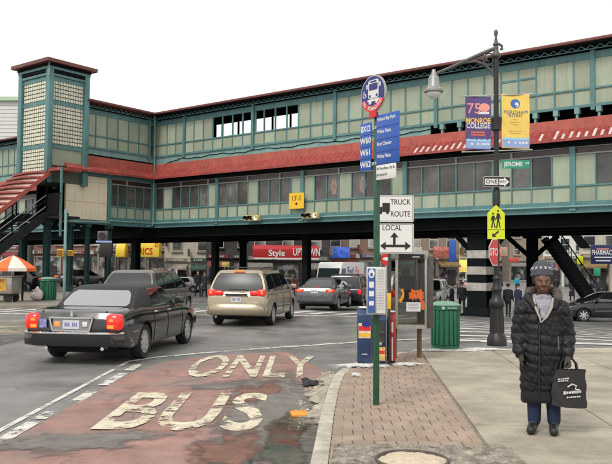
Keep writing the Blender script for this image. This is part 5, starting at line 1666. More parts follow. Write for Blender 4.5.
    def post(me, cen, idx):
        # nothing above the collar belongs to the coat
        idx = idx.copy()
        idx[(cen[:, 2] > 1.352)] = 3
        idx[(idx == 0) & (cen[:, 2] < 0.318)] = 1
        n = len(me.vertices)
        co = np.zeros(n * 3); me.vertices.foreach_get('co', co); co = co.reshape(-1, 3)
        nr = np.zeros(n * 3); me.vertices.foreach_get('normal', nr); nr = nr.reshape(-1, 3)
        coatv = np.zeros(n, bool)
        for p in me.polygons:
            if idx[p.index] == 0:
                for v in p.vertices: coatv[v] = True
        other = np.zeros(n, bool)
        for p in me.polygons:
            if idx[p.index] != 0:
                for v in p.vertices: other[v] = True
        mk = coatv & ~other
        z = co[:, 2] + 0.016 * np.sin(co[:, 0] * 9 + 1.0) + 0.008 * np.sin(co[:, 0] * 23 + co[:, 2] * 5) + 0.10 * np.abs(co[:, 0]) * (np.abs(co[:, 0]) > 0.2)
        per = 0.098
        ph = ((z / per) % 1.0)
        puff = np.sqrt(np.clip(1 - (2 * ph - 1) ** 2, 0, 1))
        wr = 0.004 * np.sin(co[:, 0] * 55 + co[:, 2] * 20) * np.sin(co[:, 2] * 61 + 2 * np.sin(co[:, 0] * 30))
        amp = (0.014 + 0.004 * np.sin(co[:, 2] * 17)) * (puff - 0.6) + 1.5 * wr
        # front opening: a groove down the middle
        g = np.exp(-((co[:, 0] + 0.055) / 0.012) ** 2) * (co[:, 1] < 0)
        amp = amp - 0.018 * g
        co[mk] += nr[mk] * amp[mk][:, None]
        # flat hem
        me.vertices.foreach_set('co', co.reshape(-1).tolist())
        return idx
    me = body_mesh('body', C, [M_PUFF, M_JEAN, M_SHOE, SKIN_D, M_GLOVE], 0.0085, 3, post)
    link('body', me, t)
    # hem band hides the rounded lower edge of the coat
    mb = MB(); vs = []; n = 48
    for z, k in ((0.42, 1.0), (0.36, 1.03), (0.31, 1.035), (0.295, 1.0), (0.31, 0.94), (0.40, 0.90)):
        for i in range(n):
            a = 2 * math.pi * i / n
            vs.append((-0.01 + 0.208 * k * math.copysign(abs(math.cos(a)) ** 0.8, math.cos(a)), 0.03 + 0.135 * k * math.sin(a) + 0.006 * math.sin(5 * a), z + 0.006 * math.sin(3 * a)))
    mb.add(vs, [(r_ * n + i, r_ * n + (i + 1) % n, (r_ + 1) * n + (i + 1) % n, (r_ + 1) * n + i)[::-1] for r_ in range(5) for i in range(n)])
    mb.build('coat_hem', M_PUFF, t, smooth=60)
    # zip and placket
    MB().tube([(-0.055, -0.165, 1.24), (-0.058, -0.185, 1.05), (-0.060, -0.182, 0.85), (-0.062, -0.165, 0.6), (-0.062, -0.118, 0.32)], 0.006, 6).build('coat_zip', M_TRIM, t)
    MB().tube([(0.13, -0.172, 0.97), (0.135, -0.18, 0.84)], 0.006, 5).build('pocket_zip', mat('grey_zip', (0.12, 0.12, 0.12), 0.4), t)
    # scarf / pale collar
    M_SC = mat('pale_scarf', (0.30, 0.30, 0.35), 0.9, var=0.35, scale=22, bump=0.9, bscale=45, world=False)
    M_FUR = mat('grey_brown_fur', (0.14, 0.115, 0.09), 0.9, var=0.4, scale=60, bump=1.0, bscale=120, world=False)
    # scarf wound round the neck and tucked into the collar
    SC_ = [((0.074 * math.cos(q_), 0.005 + 0.078 * math.sin(q_), 1.333 + 0.010 * math.sin(3 * q_)), 0.036, (0.074 * math.cos(q_ + 0.45), 0.005 + 0.078 * math.sin(q_ + 0.45), 1.333 + 0.010 * math.sin(3 * q_ + 1.35)), 0.036, 0) for q_ in np.arange(0, 6.28, 0.45)]
    SC_ += [((-0.062, -0.070, 1.295), 0.036, (-0.030, -0.158, 1.150), 0.022, 0), ((0.062, -0.070, 1.295), 0.036, (0.006, -0.160, 1.150), 0.022, 0), ((0.0, -0.09, 1.285), 0.040, (-0.010, -0.160, 1.155), 0.026, 0), ((0.03, -0.085, 1.285), 0.038, (0.0, -0.158, 1.165), 0.024, 0), ((-0.03, -0.085, 1.285), 0.038, (-0.02, -0.158, 1.165), 0.024, 0)]
    link('scarf', body_mesh('scarf', SC_, [M_SC], 0.01, 2), t)
    mb = MB(); rnf = random.Random(4)
    path = [(-0.13, 0.07, 1.385), (-0.11, 0.12, 1.40), (-0.03, 0.15, 1.41), (0.07, 0.15, 1.41), (0.145, 0.11, 1.405), (0.165, 0.03, 1.385), (0.150, -0.05, 1.34)]
    for a, b in zip(path, path[1:]): capsule(mb, a, 0.042, b, 0.042, 0)
    for k in range(900):
        i = rnf.randrange(len(path) - 1); f = rnf.random()
        a = Vector(path[i]).lerp(Vector(path[i + 1]), f); d = Vector((rnf.gauss(0, 1), rnf.gauss(0, 1), rnf.gauss(0, 1))).normalized()
        q = a + d * 0.036; e = a + d * rnf.uniform(0.055, 0.075) + Vector((0, 0, -0.006)); s = d.orthogonal().normalized() * 0.005
        mb.add([q - s, q + s, e], [(0, 1, 2)])
    mb.build('fur_collar', M_FUR, t, smooth=60)
    for s in (-1, 1):
        MB().tube([(s * 0.098, -0.075, 1.335), (s * 0.085 - 0.01, -0.135, 1.25), (s * 0.04 - 0.02, -0.175, 1.16), (-0.045, -0.186, 1.10)], [0.013, 0.014, 0.011, 0.005], 8).build('pale_lapel_lining', mat('pale_lining', (0.36, 0.33, 0.29), 0.8, var=0.1), t, smooth=60)
    # hood opening rolled down round the neck
    HD_ = [((s_ * 0.10, -0.115, 1.25), 0.034, (s_ * 0.135, -0.05, 1.315), 0.038, 0) for s_ in (-1, 1)] + [((s_ * 0.135, -0.05, 1.315), 0.038, (s_ * 0.145, 0.05, 1.35), 0.042, 0) for s_ in (-1, 1)]
    for k_ in (0, 1): link('hood_edge', body_mesh('hood_edge', HD_[k_::2], [M_PUFF], 0.012, 2), t)
    # hood lying on the back
    mb = MB(); capsule(mb, (-0.10, 0.15, 1.30), 0.09, (0.13, 0.15, 1.31), 0.09, 0); mb.build('hood', M_PUFF, t, smooth=60)
    # knit hat with light band, eyes, brows, lips
    hz = 1.498
    M_H1 = mat('grey_knit', (0.085, 0.09, 0.11), 0.9, var=0.4, scale=40, bump=0.8, bscale=150, world=False); M_H2 = mat('pale_knit', (0.40, 0.41, 0.46), 0.9, var=0.3, scale=40, bump=0.8, bscale=150, world=False)
    prof = [(0.106, 0.030), (0.112, 0.045), (0.114, 0.075), (0.110, 0.10), (0.100, 0.135), (0.082, 0.165), (0.055, 0.190), (0.025, 0.203), (0.002, 0.206)]
    hat = MB().lathe(prof, 28).build('knit_hat', M_H1, t, smooth=60, loc=(0, 0.012, hz + 0.016)); hat.rotation_euler = (R(-8), 0, 0)
    MB().lathe([(0.1165, 0.040), (0.1185, 0.05), (0.1185, 0.066), (0.1165, 0.074)], 28).build('hat_band', M_H1, hat, smooth=60)
    for k in range(14):
        a = 2 * math.pi * k / 14
        MB().box((0.107 * math.cos(a), 0.107 * math.sin(a), 0.112), (0.012, 0.026, 0.032), rz=a, ry=-0.3).build('knit_motif', M_H2, hat, bevel=0.003)
    for s in (-1, 1):      # hair showing below the hat at the temples
        mb = MB(); capsule(mb, (s * 0.088, 0.0, hz + 0.05), 0.018, (s * 0.086, 0.012, hz - 0.02), 0.014, 0); mb.build('hair', DARKH, t, smooth=60)
    M_EW = mat('eye_white', (0.10, 0.075, 0.06), 0.3, var=0); M_EB = mat('eye_dark', (0.012, 0.008, 0.006), 0.2, var=0)
    for s in (-1, 1):
        mb = MB(); capsule(mb, (s * 0.031 - 0.008, -0.0925, hz + 0.004), 0.009, (s * 0.031 + 0.008, -0.0925, hz + 0.004), 0.009, 0); e = mb.build('eye', M_EW, t, smooth=80)
        mb = MB(); capsule(mb, (s * 0.031, -0.0985, hz + 0.004), 0.0055, (s * 0.031 + 0.0002, -0.0985, hz + 0.004), 0.0055, 0); mb.build('iris', M_EB, e, smooth=80)
        MB().tube([(s * 0.014, -0.104, hz + 0.024), (s * 0.032, -0.104, hz + 0.030), (s * 0.05, -0.092, hz + 0.022)], [0.003, 0.004, 0.002], 6).build('eyebrow', DARKH, t)
    MB().tube([(-0.028, -0.100, hz - 0.076), (-0.010, -0.1105, hz - 0.073), (0.010, -0.1105, hz - 0.073), (0.028, -0.100, hz - 0.076)], [0.003, 0.006, 0.006, 0.003], 6).build('lips', mat('lips', (0.16, 0.055, 0.05), 0.4, var=0), t, smooth=60)
    return t, base
WM, wbase = woman()
WM.scale = (0.985, 1, 1.05)
# shopping bag held in the gloved hand: a thing of its own
M_BAG = mat('black_shopping_bag', (0.016, 0.016, 0.018), 0.6, var=0.1, scale=20, bump=0.2, bscale=25, world=False)
M_BW = mat('white_print', (0.6, 0.6, 0.58), 0.6, var=0)
q = WM.matrix_basis @ Vector((0.245, -0.085, 0.285))
BG = thing('shopping_bag', 'black shopping bag with white print held by the woman in the long coat', 'bag', q, R(-8))
BG.scale = (1.06, 1.0, 1.08)
mb = MB(); nx, nz_ = 10, 8
def bagpt(i, j, s):
    u_ = -0.165 + 0.33 * i / nx; w = j / nz_
    bul = (0.055 + 0.02 * math.sin(math.pi * i / nx)) * (1 - 0.35 * w) * (1 if 0 < i < nx else 0.8)
    return (u_ * (1 - 0.04 * w) + 0.006 * math.sin(j * 1.7), s * bul + 0.006 * math.sin(i * 1.3 + j), 0.345 * w - 0.020 * (i / nx - 0.5) * (1 - w) - 0.012 * (1 - abs(2 * i / nx - 1) ** 3) * (1 - w))
vs = [bagpt(i, j, -1) for j in range(nz_ + 1) for i in range(nx + 1)] + [bagpt(i, j, 1) for j in range(nz_ + 1) for i in range(nx + 1)]
o_ = (nx + 1) * (nz_ + 1)
fs = []
for j in range(nz_):
    for i in range(nx):
        a = j * (nx + 1) + i
        fs.append((a, a + 1, a + nx + 2, a + nx + 1)); fs.append((o_ + a, o_ + a + nx + 1, o_ + a + nx + 2, o_ + a + 1))
    for i in (0, nx):
        a = j * (nx + 1) + i; f_ = (a, a + nx + 1, o_ + a + nx + 1, o_ + a); fs.append(f_ if i == 0 else f_[::-1])
for i in range(nx): fs.append((i, o_ + i, o_ + i + 1, i + 1))
mb.add(vs, fs); mb.build('bag_body', M_BAG, BG, smooth=50)
for s in (-1, 1):
    MB().tube([(-0.085, s * 0.036, 0.33), (-0.075, s * 0.03, 0.40), (-0.045, s * 0.014, 0.445), (0.0, s * 0.010, 0.455), (0.045, s * 0.014, 0.44), (0.075, s * 0.03, 0.40), (0.085, s * 0.036, 0.33)], 0.010, 6).build('bag_handle', M_BAG, BG, smooth=60)
MB().bar((0.0, -0.035, 0.35), (0.012, -0.02, 0.44), 0.022, 0.006).build('handle_tag', M_BW, BG)
rnb = random.Random(8)
for z, x0, x1, h in ((0.13, -0.06, 0.10, 0.030), (0.085, -0.03, 0.10, 0.014), (0.265, -0.11, -0.01, 0.012), (0.245, -0.11, -0.02, 0.012)):
    x = x0                       # print too blurred to read: rows of small white marks
    while x < x1:
        w = rnb.uniform(0.010, 0.022); MB().box((x + w / 2, -0.082 + 0.035 * max(0, z - 0.2), z + (x + 0.05) * 0.12), (w, 0.003, h * rnb.uniform(0.6, 1.1))).build('printed_mark', M_BW, BG); x += w + 0.005
mb = MB(); mb.tube([(-0.02, -0.084, 0.185), (0.02, -0.086, 0.215), (0.06, -0.084, 0.20), (0.05, -0.085, 0.17), (0.09, -0.082, 0.16)], 0.007, 5); mb.build('printed_swirl', M_BW, BG)
# ================================================================== street furniture
M_GPOLE = mat('green_pole_paint', (0.018, 0.085, 0.045), 0.4, var=0.2, scale=8, world=False)
M_ALU = mat('aluminium', (0.48, 0.49, 0.48), 0.4, metal=0.7, var=0.15, scale=12, world=False)
M_BLUE = mat('sign_blue', (0.025, 0.10, 0.42), 0.35, var=0.06, scale=4, world=False)
M_NAVY = mat('disc_navy', (0.02, 0.025, 0.20), 0.35, var=0.06, scale=4, world=False)
M_SWHITE = mat('sign_white', (0.72, 0.72, 0.69), 0.4, var=0.04, scale=4, world=False, dirt=0.2, dirtcol=(0.5, 0.49, 0.45))
M_SRED = mat('sign_red', (0.62, 0.02, 0.025), 0.35, var=0.05, world=False)
M_SBLK = mat('sign_black', (0.012, 0.012, 0.012), 0.5, var=0)
M_YEL = mat('sign_fluorescent_yellow', (0.62, 0.70, 0.02), 0.4, var=0.05, world=False)
M_AMBER = mat('signal_yellow', (0.72, 0.42, 0.03), 0.45, var=0.08, world=False)
M_SGRN = mat('street_sign_green', (0.02, 0.26, 0.16), 0.4, var=0.05, world=False)

# ---- bus stop pole: disc, route panels, schedule box
bp = onz(376, 405)
BA = R(-55)        # the panels are turned so that their right side is nearer
BSP = thing('bus_stop_sign', 'green bus stop pole with blue route panels and oval-looking bus disc', 'bus stop sign', (bp.x, bp.y, 0), R(0))
K = bp.y / FPX     # metres per pixel at the pole
def bz(v): return at(376, v, bp.y).z
mb = MB(); mb.box((0, 0, bz(115) / 2), (0.075, 0.075, bz(115))); mb.build('pole', M_GPOLE, BSP, bevel=0.01)
mb = MB()
for k in range(48): mb.lathe([(0.006, -0.0005), (0.006, 0.0012)], 8, (0, -0.0385, 0.25 + k * 0.075), axis='Y')
mb.build('pole_holes', M_SBLK, BSP)['kind'] = 'stuff'
def holder(rz, y=-0.055):
    o = bpy.data.objects.new('panel_bracket', MB().box((0, 0.02, 0), (0.10, 0.03, 0.05)).mesh('panel_bracket', M_ALU)); COL.objects.link(o); o.parent = BSP
    return o
ca_, sa_ = math.cos(BA), math.sin(BA)
def on_sign(name, mb, m_, x, z, y=0.0, parent=None, bevel=0.0):
    """part of the turned sign plane: local x along the panels"""
    o = mb.build(name, m_, parent or BSP, bevel=bevel)
    if parent is None:
        o.location = (x * ca_ - y * sa_, x * sa_ + y * ca_, z); o.rotation_euler = (0, 0, BA)
    return o
cz = (bz(76) + bz(113)) / 2; rd = (bz(76) - bz(113)) / 2
disc = on_sign('disc', MB().lathe([(0.01, -0.012), (rd, -0.012), (rd, 0.012), (0.01, 0.012)], 40, axis='Y'), M_ALU, 0.0, cz, -0.06)
on_sign('disc_face', MB().prism(ellipse(0, 0, rd * 0.93, rd * 0.93, 40), -0.017, -0.013, plane='XZ'), M_NAVY, 0, 0, 0, disc)
arc = [(rd * 0.99 * math.cos(R(a)), rd * 0.99 * math.sin(R(a))) for a in range(205, 336, 5)] + [(rd * 0.66 * math.cos(R(a)), rd * 0.66 * math.sin(R(a))) for a in range(335, 204, -5)]
on_sign('red_arc', MB().prism(arc, -0.021, -0.0175, plane='XZ'), M_SRED, 0, 0, 0, disc)
on_sign('red_tab', MB().box((0, -0.012, -rd * 1.08), (0.13, 0.02, rd * 0.42)), M_SRED, 0, 0, 0, disc)
for i, ch in enumerate('NO STANDING'):
    a = R(213 + i * 11.4)
    if ch != ' ': text(ch, 0.062, M_SWHITE, disc, rd * 0.82 * math.cos(a), rd * 0.82 * math.sin(a), -0.0225, 0.03, 1.0, rot=a + math.pi / 2)
mb = MB()      # bus pictogram seen from the front
mb.prism(rrect(0.02, 0.055, 0.20, 0.235, 0.03), -0.0205, -0.0175, plane='XZ'); mb.prism(rrect(0.02, -0.085, 0.23, 0.03, 0.012), -0.0205, -0.0175, plane='XZ')
for s in (-1, 1): mb.prism(rrect(0.02 + s * 0.065, -0.115, 0.05, 0.03, 0.008), -0.0205, -0.0175, plane='XZ'); mb.prism(rrect(0.02 + s * 0.125, 0.10, 0.025, 0.06, 0.008), -0.0205, -0.0175, plane='XZ')
on_sign('bus_symbol', mb, M_SWHITE, 0, 0, 0, disc)
mb = MB(); mb.prism(rrect(0.02, 0.085, 0.16, 0.085, 0.015), -0.0235, -0.0208, plane='XZ'); mb.prism(rrect(0.02, 0.15, 0.12, 0.02, 0.006), -0.0235, -0.0208, plane='XZ')
for s in (-1, 1): mb.prism(ellipse(0.02 + s * 0.065, -0.03, 0.018, 0.018, 12), -0.0235, -0.0208, plane='XZ')
on_sign('bus_symbol_windows', mb, M_NAVY, 0, 0, 0, disc)
mb = MB(); mb.tube([(-0.155 + 0.028 * math.cos(R(a)), -0.019, -0.005 + 0.028 * math.sin(R(a))) for a in range(100, 420, 20)], 0.006, 5); mb.tube([(-0.165, -0.019, 0.05), (-0.16, -0.019, 0.01), (-0.13, -0.019, 0.005), (-0.12, -0.019, -0.03)], 0.006, 5)
on_sign('wheelchair_symbol', mb, M_SWHITE, 0, 0, 0, disc)
lw, rw_ = 0.215, 0.425
zt, zb_ = bz(122), bz(170)
lp_ = on_sign('route_panel', MB().box((0, 0, 0), (lw, 0.012, zt - zb_)), M_BLUE, -0.05 - lw / 2, (zt + zb_) / 2 + 0.0, -0.05, bevel=0.004)
hh = (zt - zb_)
for i, s in enumerate(('BX12', 'W60', 'W61', 'W62')):
    text(s, 0.105, M_SWHITE, lp_, 0.0, hh * (0.375 - 0.25 * i), -0.0075, 0.03, 0.80 if i == 0 else 1.0)
    if i: on_sign('divider', MB().box((0, -0.0075, hh * (0.5 - 0.25 * i)), (lw, 0.003, 0.006)), M_NAVY, 0, 0, 0, lp_)
zt2, zb2 = bz(117), bz(166)
rp_ = on_sign('destination_panel', MB().box((0, 0, 0), (rw_, 0.012, zt2 - zb2)), M_BLUE, 0.05 + rw_ / 2, (zt2 + zb2) / 2, -0.05, bevel=0.004)
hh2 = zt2 - zb2
for i, s in enumerate(('Pelham Bay Park', 'White Plains', 'Port Chester', 'White Plains')):
    text(s, 0.062, M_SWHITE, rp_, -rw_ / 2 + 0.02, hh2 * (0.41 - 0.25 * i), -0.0075, 0.02, 0.82, align='LEFT')
    if i: on_sign('divider', MB().box((0, -0.0075, hh2 * (0.5 - 0.25 * i)), (rw_, 0.003, 0.006)), M_NAVY, 0, 0, 0, rp_)
zt3, zb3 = bz(166.5), bz(181)
sp_ = on_sign('stop_name_panel', MB().box((0, 0, 0), (rw_ * 0.86, 0.012, zt3 - zb3)), M_SWHITE, 0.05 + rw_ * 0.43, (zt3 + zb3) / 2, -0.05, bevel=0.003)
for i, s in enumerate(('W Fordham Rd &', 'Jerome Av')): text(s, 0.052, M_SBLK, sp_, -rw_ * 0.41, 0.045 - 0.075 * i, -0.0075, 0.015, 0.9, align='LEFT')
for zz in (cz - rd * 1.1, zt - 0.08, zb_ + 0.08): on_sign('clamp', MB().box((0, 0, 0), (0.16, 0.03, 0.04)), M_ALU, 0, zz, -0.03)
# schedule box
zt4, zb4 = bz(267), bz(314)
bx = MB().box((0, 0, 0), (0.245, 0.11, zt4 - zb4)).build('schedule_box', M_ALU, BSP, loc=(-0.005, -0.095, (zt4 + zb4) / 2), rot=(0, 0, R(-12)), bevel=0.008)
h4 = zt4 - zb4
MB().box((-0.058, -0.057, 0), (0.095, 0.004, h4 * 0.93)).build('blue_strip', mat('strip_blue', (0.05, 0.10, 0.30), 0.4, var=0.3, scale=10, world=False), bx)
MB().box((0.058, -0.057, 0), (0.105, 0.004, h4 * 0.93)).build('timetable', mat('timetable_paper', (0.62, 0.62, 0.57), 0.6, var=0.12, scale=40, world=False), bx)
on_sign('white_oval', MB().prism(ellipse(-0.058, h4 * 0.36, 0.038, 0.055, 20), -0.0615, -0.0592, plane='XZ'), M_SWHITE, 0, 0, 0, bx)
on_sign('oval_mark', MB().prism(ellipse(-0.058, h4 * 0.34, 0.016, 0.022, 16), -0.064, -0.0617, plane='XZ'), M_NAVY, 0, 0, 0, bx)
for i, zf in enumerate((0.13, -0.06, -0.26)): on_sign('white_block', MB().prism(rrect(-0.058, h4 * zf, 0.06, 0.075 - 0.01 * i, 0.01), -0.0615, -0.0592, plane='XZ'), M_SWHITE, 0, 0, 0, bx)
mb = MB()
for k in range(26): mb.box((0.058, -0.0597, h4 * (0.43 - 0.033 * k)), (0.085, 0.001, 0.006))
mb.build('timetable_lines', mat('print_grey', (0.30, 0.31, 0.33), 0.6, var=0), bx)['kind'] = 'stuff'

# ---- truck route sign on its own pole behind
tp = onz(389, 365); tp.y -= 0.0
TRP = thing('truck_route_sign', 'white truck route sign with local traffic arrows on a thin dark pole', 'road sign', (tp.x, tp.y, 0), R(-6))
def tz(v): return at(389, v, tp.y).z
MB().box((0, 0, tz(196) / 2), (0.05, 0.05, tz(196))).build('pole', mat('dark_green_pole', (0.03, 0.045, 0.04), 0.45, world=False), TRP, bevel=0.008)
MB().box((0, 0, (tz(293) + tz(309)) / 2), (0.062, 0.062, tz(293) - tz(309))).build('yellow_band', M_AMBER, TRP, bevel=0.004)
Kt = tp.y / FPX
wS = 37 * Kt
cx_ = (395.0 - 389) * Kt
for (va, vb, nm) in ((195, 222.5, 'route_plate'), (223.2, 254, 'arrow_plate')):
    za, zb_ = tz(va), tz(vb)
    pl_ = MB().prism(rrect(0, 0, wS, za - zb_, 0.03), -0.004, 0.004, plane='XZ').build(nm, M_SBLK, TRP, loc=(cx_, -0.035, (za + zb_) / 2))
    MB().prism(rrect(0, 0, wS - 0.018, za - zb_ - 0.018, 0.025), -0.0062, -0.0042, plane='XZ').build('plate_face', M_SWHITE, pl_)
    MB().prism(rrect(0, 0, wS - 0.045, za - zb_ - 0.045, 0.018), -0.0075, -0.0064, plane='XZ').build('plate_border', M_SBLK, pl_)
    MB().prism(rrect(0, 0, wS - 0.058, za - zb_ - 0.058, 0.014), -0.0090, -0.0077, plane='XZ').build('plate_field', M_SWHITE, pl_)
    if nm == 'route_plate':
        text('TRUCK', 0.135, M_SBLK, pl_, 0.085, 0.11, -0.0096, 0.012, 0.80); text('ROUTE', 0.135, M_SBLK, pl_, 0.085, -0.10, -0.0096, 0.012, 0.80)
        mb = MB(); mb.box((-0.165, -0.0105, 0.02), (0.13, 0.0016, 0.16)); mb.box((-0.26, -0.0105, -0.015), (0.055, 0.0016, 0.09))
        for x in (-0.26, -0.14): mb.prism(ellipse(x, -0.075, 0.026, 0.026, 14), -0.0113, -0.0097, plane='XZ')
        mb.build('truck_symbol', M_SBLK, pl_)
    else:
        text('LOCAL', 0.135, M_SBLK, pl_, -0.06, 0.185, -0.0096, 0.012, 0.80)
        mb = MB(); z0 = -0.13
        mb.box((0, -0.0105, z0), (0.40, 0.0016, 0.045)); mb.box((-0.02, -0.0100, z0 + 0.10), (0.045, 0.0016, 0.15))
        for s in (-1, 1): mb.prism([(s * 0.27, z0), (s * 0.17, z0 + 0.075), (s * 0.17, z0 - 0.075)], -0.0115, -0.0100, plane='XZ')
        mb.prism([(-0.02, z0 + 0.24), (-0.095, z0 + 0.15), (0.055, z0 + 0.15)], -0.0118, -0.0103, plane='XZ')
        mb.build('arrows', M_SBLK, pl_)
# red and white disc sign peeping out below
sq_ = foot(386.5, 18.5)
sg = thing('small_red_sign', 'small red and white sign half hidden below the truck route sign', 'road sign', (sq_.x, sq_.y, sq_.z))
MB().box((0, 0.03, 1.1), (0.05, 0.05, 2.2)).build('pole', M_ALU, sg)
MB().prism(ellipse(0, 2.06, 0.14, 0.17, 8, R(22.5)), -0.006, 0.006, plane='XZ').build('plate', M_SRED, sg)
MB().prism(ellipse(0, 2.06, 0.09, 0.04, 12), -0.010, -0.0065, plane='XZ').build('white_mark', M_SWHITE, sg)

# ---- newspaper boxes
def news_box(label, u0, u1, vtop, vbot, Y, m_, ad, rz, seed, slope=True):
    c = at((u0 + u1) / 2, vbot, Y); w = (u1 - u0) * Y / FPX; h = at(300, vtop, Y).z
    t = thing('newspaper_box', label, 'newspaper box', (c.x, Y + 0.2, 0.0), rz, 'newspaper boxes')
    d = 0.40
    prof = [(-d / 2, 0.06), (d / 2, 0.06), (d / 2, h), (-d / 2 + 0.10, h - 0.01), (-d / 2, h - 0.10)]
    MB().prism(prof, -w / 2, w / 2, plane='YZ').build('cabinet', m_, t, bevel=0.015)
    MB().box((0, 0, 0.03), (w * 0.8, d * 0.8, 0.06)).build('plinth', M_SBLK, t)
    if ad:
        if ad == 'blue':
            MB().box((0, -d / 2 - 0.005, h * 0.62), (w * 0.84, 0.006, h * 0.26)).build('ad_card', mat('ad_pale', (0.65, 0.56, 0.40), 0.5, var=0.4, scale=20, world=False), t)
            MB().box((0, -d / 2 - 0.009, h * 0.66), (w * 0.80, 0.004, h * 0.08)).build('ad_red_band', M_SRED, t)
            MB().prism(ellipse(0.03, h * 0.73, 0.08, 0.05, 14), -d / 2 - 0.014, -d / 2 - 0.0085, plane='XZ').build('ad_picture', M_NAVY, t)
            MB().box((0, -d / 2 - 0.009, h * 0.545), (w * 0.80, 0.004, h * 0.06)).build('ad_yellow_band', M_AMBER, t)
            MB().tube([(-0.05, -d / 2 - 0.005, h * 0.20), (-0.04, -d / 2 - 0.03, h * 0.215), (0.04, -d / 2 - 0.03, h * 0.215), (0.05, -d / 2 - 0.005, h * 0.20)], 0.01, 6).build('handle', M_ALU, t)
        elif ad == 'dark':
            MB().box((0.0, -d / 2 - 0.006, h * 0.64), (w * 0.72, 0.008, h * 0.40)).build('display_window', M_CGLASS, t)
            MB().box((0.04, -d / 2 - 0.009, h * 0.24), (w * 0.5, 0.006, h * 0.26)).build('ad_card', mat('ad_warm', (0.62, 0.42, 0.12), 0.5, var=0.5, scale=18, world=False), t)
            MB().box((0.04, -d / 2 - 0.013, h * 0.27), (w * 0.42, 0.004, h * 0.06)).build('ad_red_band', M_SRED, t)
            MB().box((0, -d / 2 - 0.02, h * 0.43), (0.08, 0.03, 0.05)).build('coin_slot', M_ALU, t, bevel=0.006)
        else:
            MB().box((w * 0.1, -d / 2 - 0.004, h * 0.72), (w * 0.2, 0.005, h * 0.2)).build('white_card', M_SWHITE, t)
            MB().box((w * 0.1, -d / 2 - 0.004, h * 0.30), (w * 0.14, 0.005, h * 0.45)).build('white_strip', M_SWHITE, t)
    cap = blob_poly(0, 0, w * 0.42, d * 0.36, 20, 0.25, seed)
    MB().prism(cap, h - 0.002, h + 0.022).build('snow_cap', M_SNOW, t, bevel=0.01)
    return t
M_NBLUE = mat('box_blue_paint', (0.016, 0.040, 0.115), 0.4, var=0.3, scale=10, dirt=0.4, dirtcol=(0.10, 0.12, 0.16), world=False)
M_NBLUE2 = mat('box_dark_blue_paint', (0.016, 0.028, 0.085), 0.4, var=0.2, scale=10, world=False)
M_NRED = mat('box_red_paint', (0.36, 0.02, 0.02), 0.4, var=0.15, scale=10, world=False)
news_box('blue newspaper box with a red and yellow advert, nearest the kerb', 358, 372.5, 308, 363, 13.05, M_NBLUE, 'blue', R(-4), 1)
news_box('dark blue newspaper box with a display window, between the blue and the red box', 373.5, 387, 313, 362, 13.1, M_NBLUE2, 'dark', R(-4), 2)
news_box('red newspaper box behind the dark pole with the yellow band', 388, 397, 312, 360, 13.35, M_NRED, 'red', R(-6), 3)

# ---- phone kiosk
ky = 14.3
kc = at(407.5, 300, ky)
PK = thing('phone_kiosk', 'steel phone kiosk with glass sides, orange figures and a white notice', 'phone kiosk', (kc.x, ky, 0), R(6))
kw = 29 * ky / FPX; ztop = at(410, 256, ky).z; zlow = at(410, 327, ky).z
M_STEEL = mat('brushed_steel', (0.42, 0.41, 0.38), 0.35, metal=0.8, var=0.2, scale=14, world=False)
kd = 0.55
for x in (-kw / 2, kw / 2):
    for y in (-kd / 2, kd / 2):
        MB().box((x, y, (ztop + zlow) / 2), (0.045, 0.045, ztop - zlow)).build('corner_post', M_STEEL, PK, bevel=0.005)
MB().box((0, 0, ztop + 0.02), (kw + 0.08, kd + 0.08, 0.16)).build('roof', M_STEEL, PK, bevel=0.01)
MB().box((0, -kd / 2 - 0.035, ztop - 0.02), (kw - 0.06, 0.02, 0.10)).build('header_panel', M_SBLK, PK)
MB().box((0.08, -kd / 2 - 0.047, ztop - 0.02), (0.14, 0.003, 0.018)).build('header_mark', M_SWHITE, PK)
for x in (-kw / 2, kw / 2): MB().box((x, 0, zlow + 0.03), (0.05, kd, 0.07)).build('bottom_rail', M_STEEL, PK)
for y in (-kd / 2, kd / 2): MB().box((0, y, zlow + 0.03), (kw, 0.05, 0.07)).build('bottom_rail', M_STEEL, PK)
M_PGL = glass_clear('kiosk_glass', (0.62, 0.62, 0.60))
MB().box((0, -kd / 2, (ztop + zlow) / 2 - 0.03), (kw - 0.05, 0.008, ztop - zlow - 0.22)).build('glass_pane', M_PGL, PK)
MB().box((kw / 2 + 0.10, 0.05, (ztop + zlow) / 2), (0.14, kd, ztop - zlow + 0.02)).build('side_panel', mat('kiosk_dark_panel', (0.10, 0.09, 0.08), 0.4, var=0.3, scale=6, world=False), PK, bevel=0.02)
MB().box((-kw / 2, 0, (ztop + zlow) / 2), (0.008, kd - 0.05, ztop - zlow - 0.2)).build('glass_pane', M_PGL, PK)
MB().box((0.04, kd / 2 - 0.14, zlow + 0.72), (0.24, 0.16, 0.5)).build('telephone', M_SBLK, PK, bevel=0.02)
MB().tube([(-0.12, kd / 2 - 0.2, zlow + 0.95), (-0.13, kd / 2 - 0.24, zlow + 0.85), (-0.12, kd / 2 - 0.2, zlow + 0.75)], 0.025, 8).build('handset', M_SBLK, PK)
M_ORF = mat('orange_figure_colour', (0.85, 0.16, 0.03), 0.4, var=0.2, scale=10, world=False)  # colour of the orange shapes laid flat on the front pane
M_YOF = mat('yellow_orange_colour', (0.90, 0.38, 0.04), 0.4, var=0.2, scale=10, world=False)
yy = -kd / 2 - 0.008
mb = MB(); mb.prism([(-0.24, 1.10), (-0.20, 1.05), (-0.14, 1.14), (-0.13, 1.22), (-0.15, 1.32), (-0.20, 1.30), (-0.17, 1.22), (-0.20, 1.14)], yy - 0.004, yy, plane='XZ'); mb.build('yellow_orange_figure', M_YOF, PK)
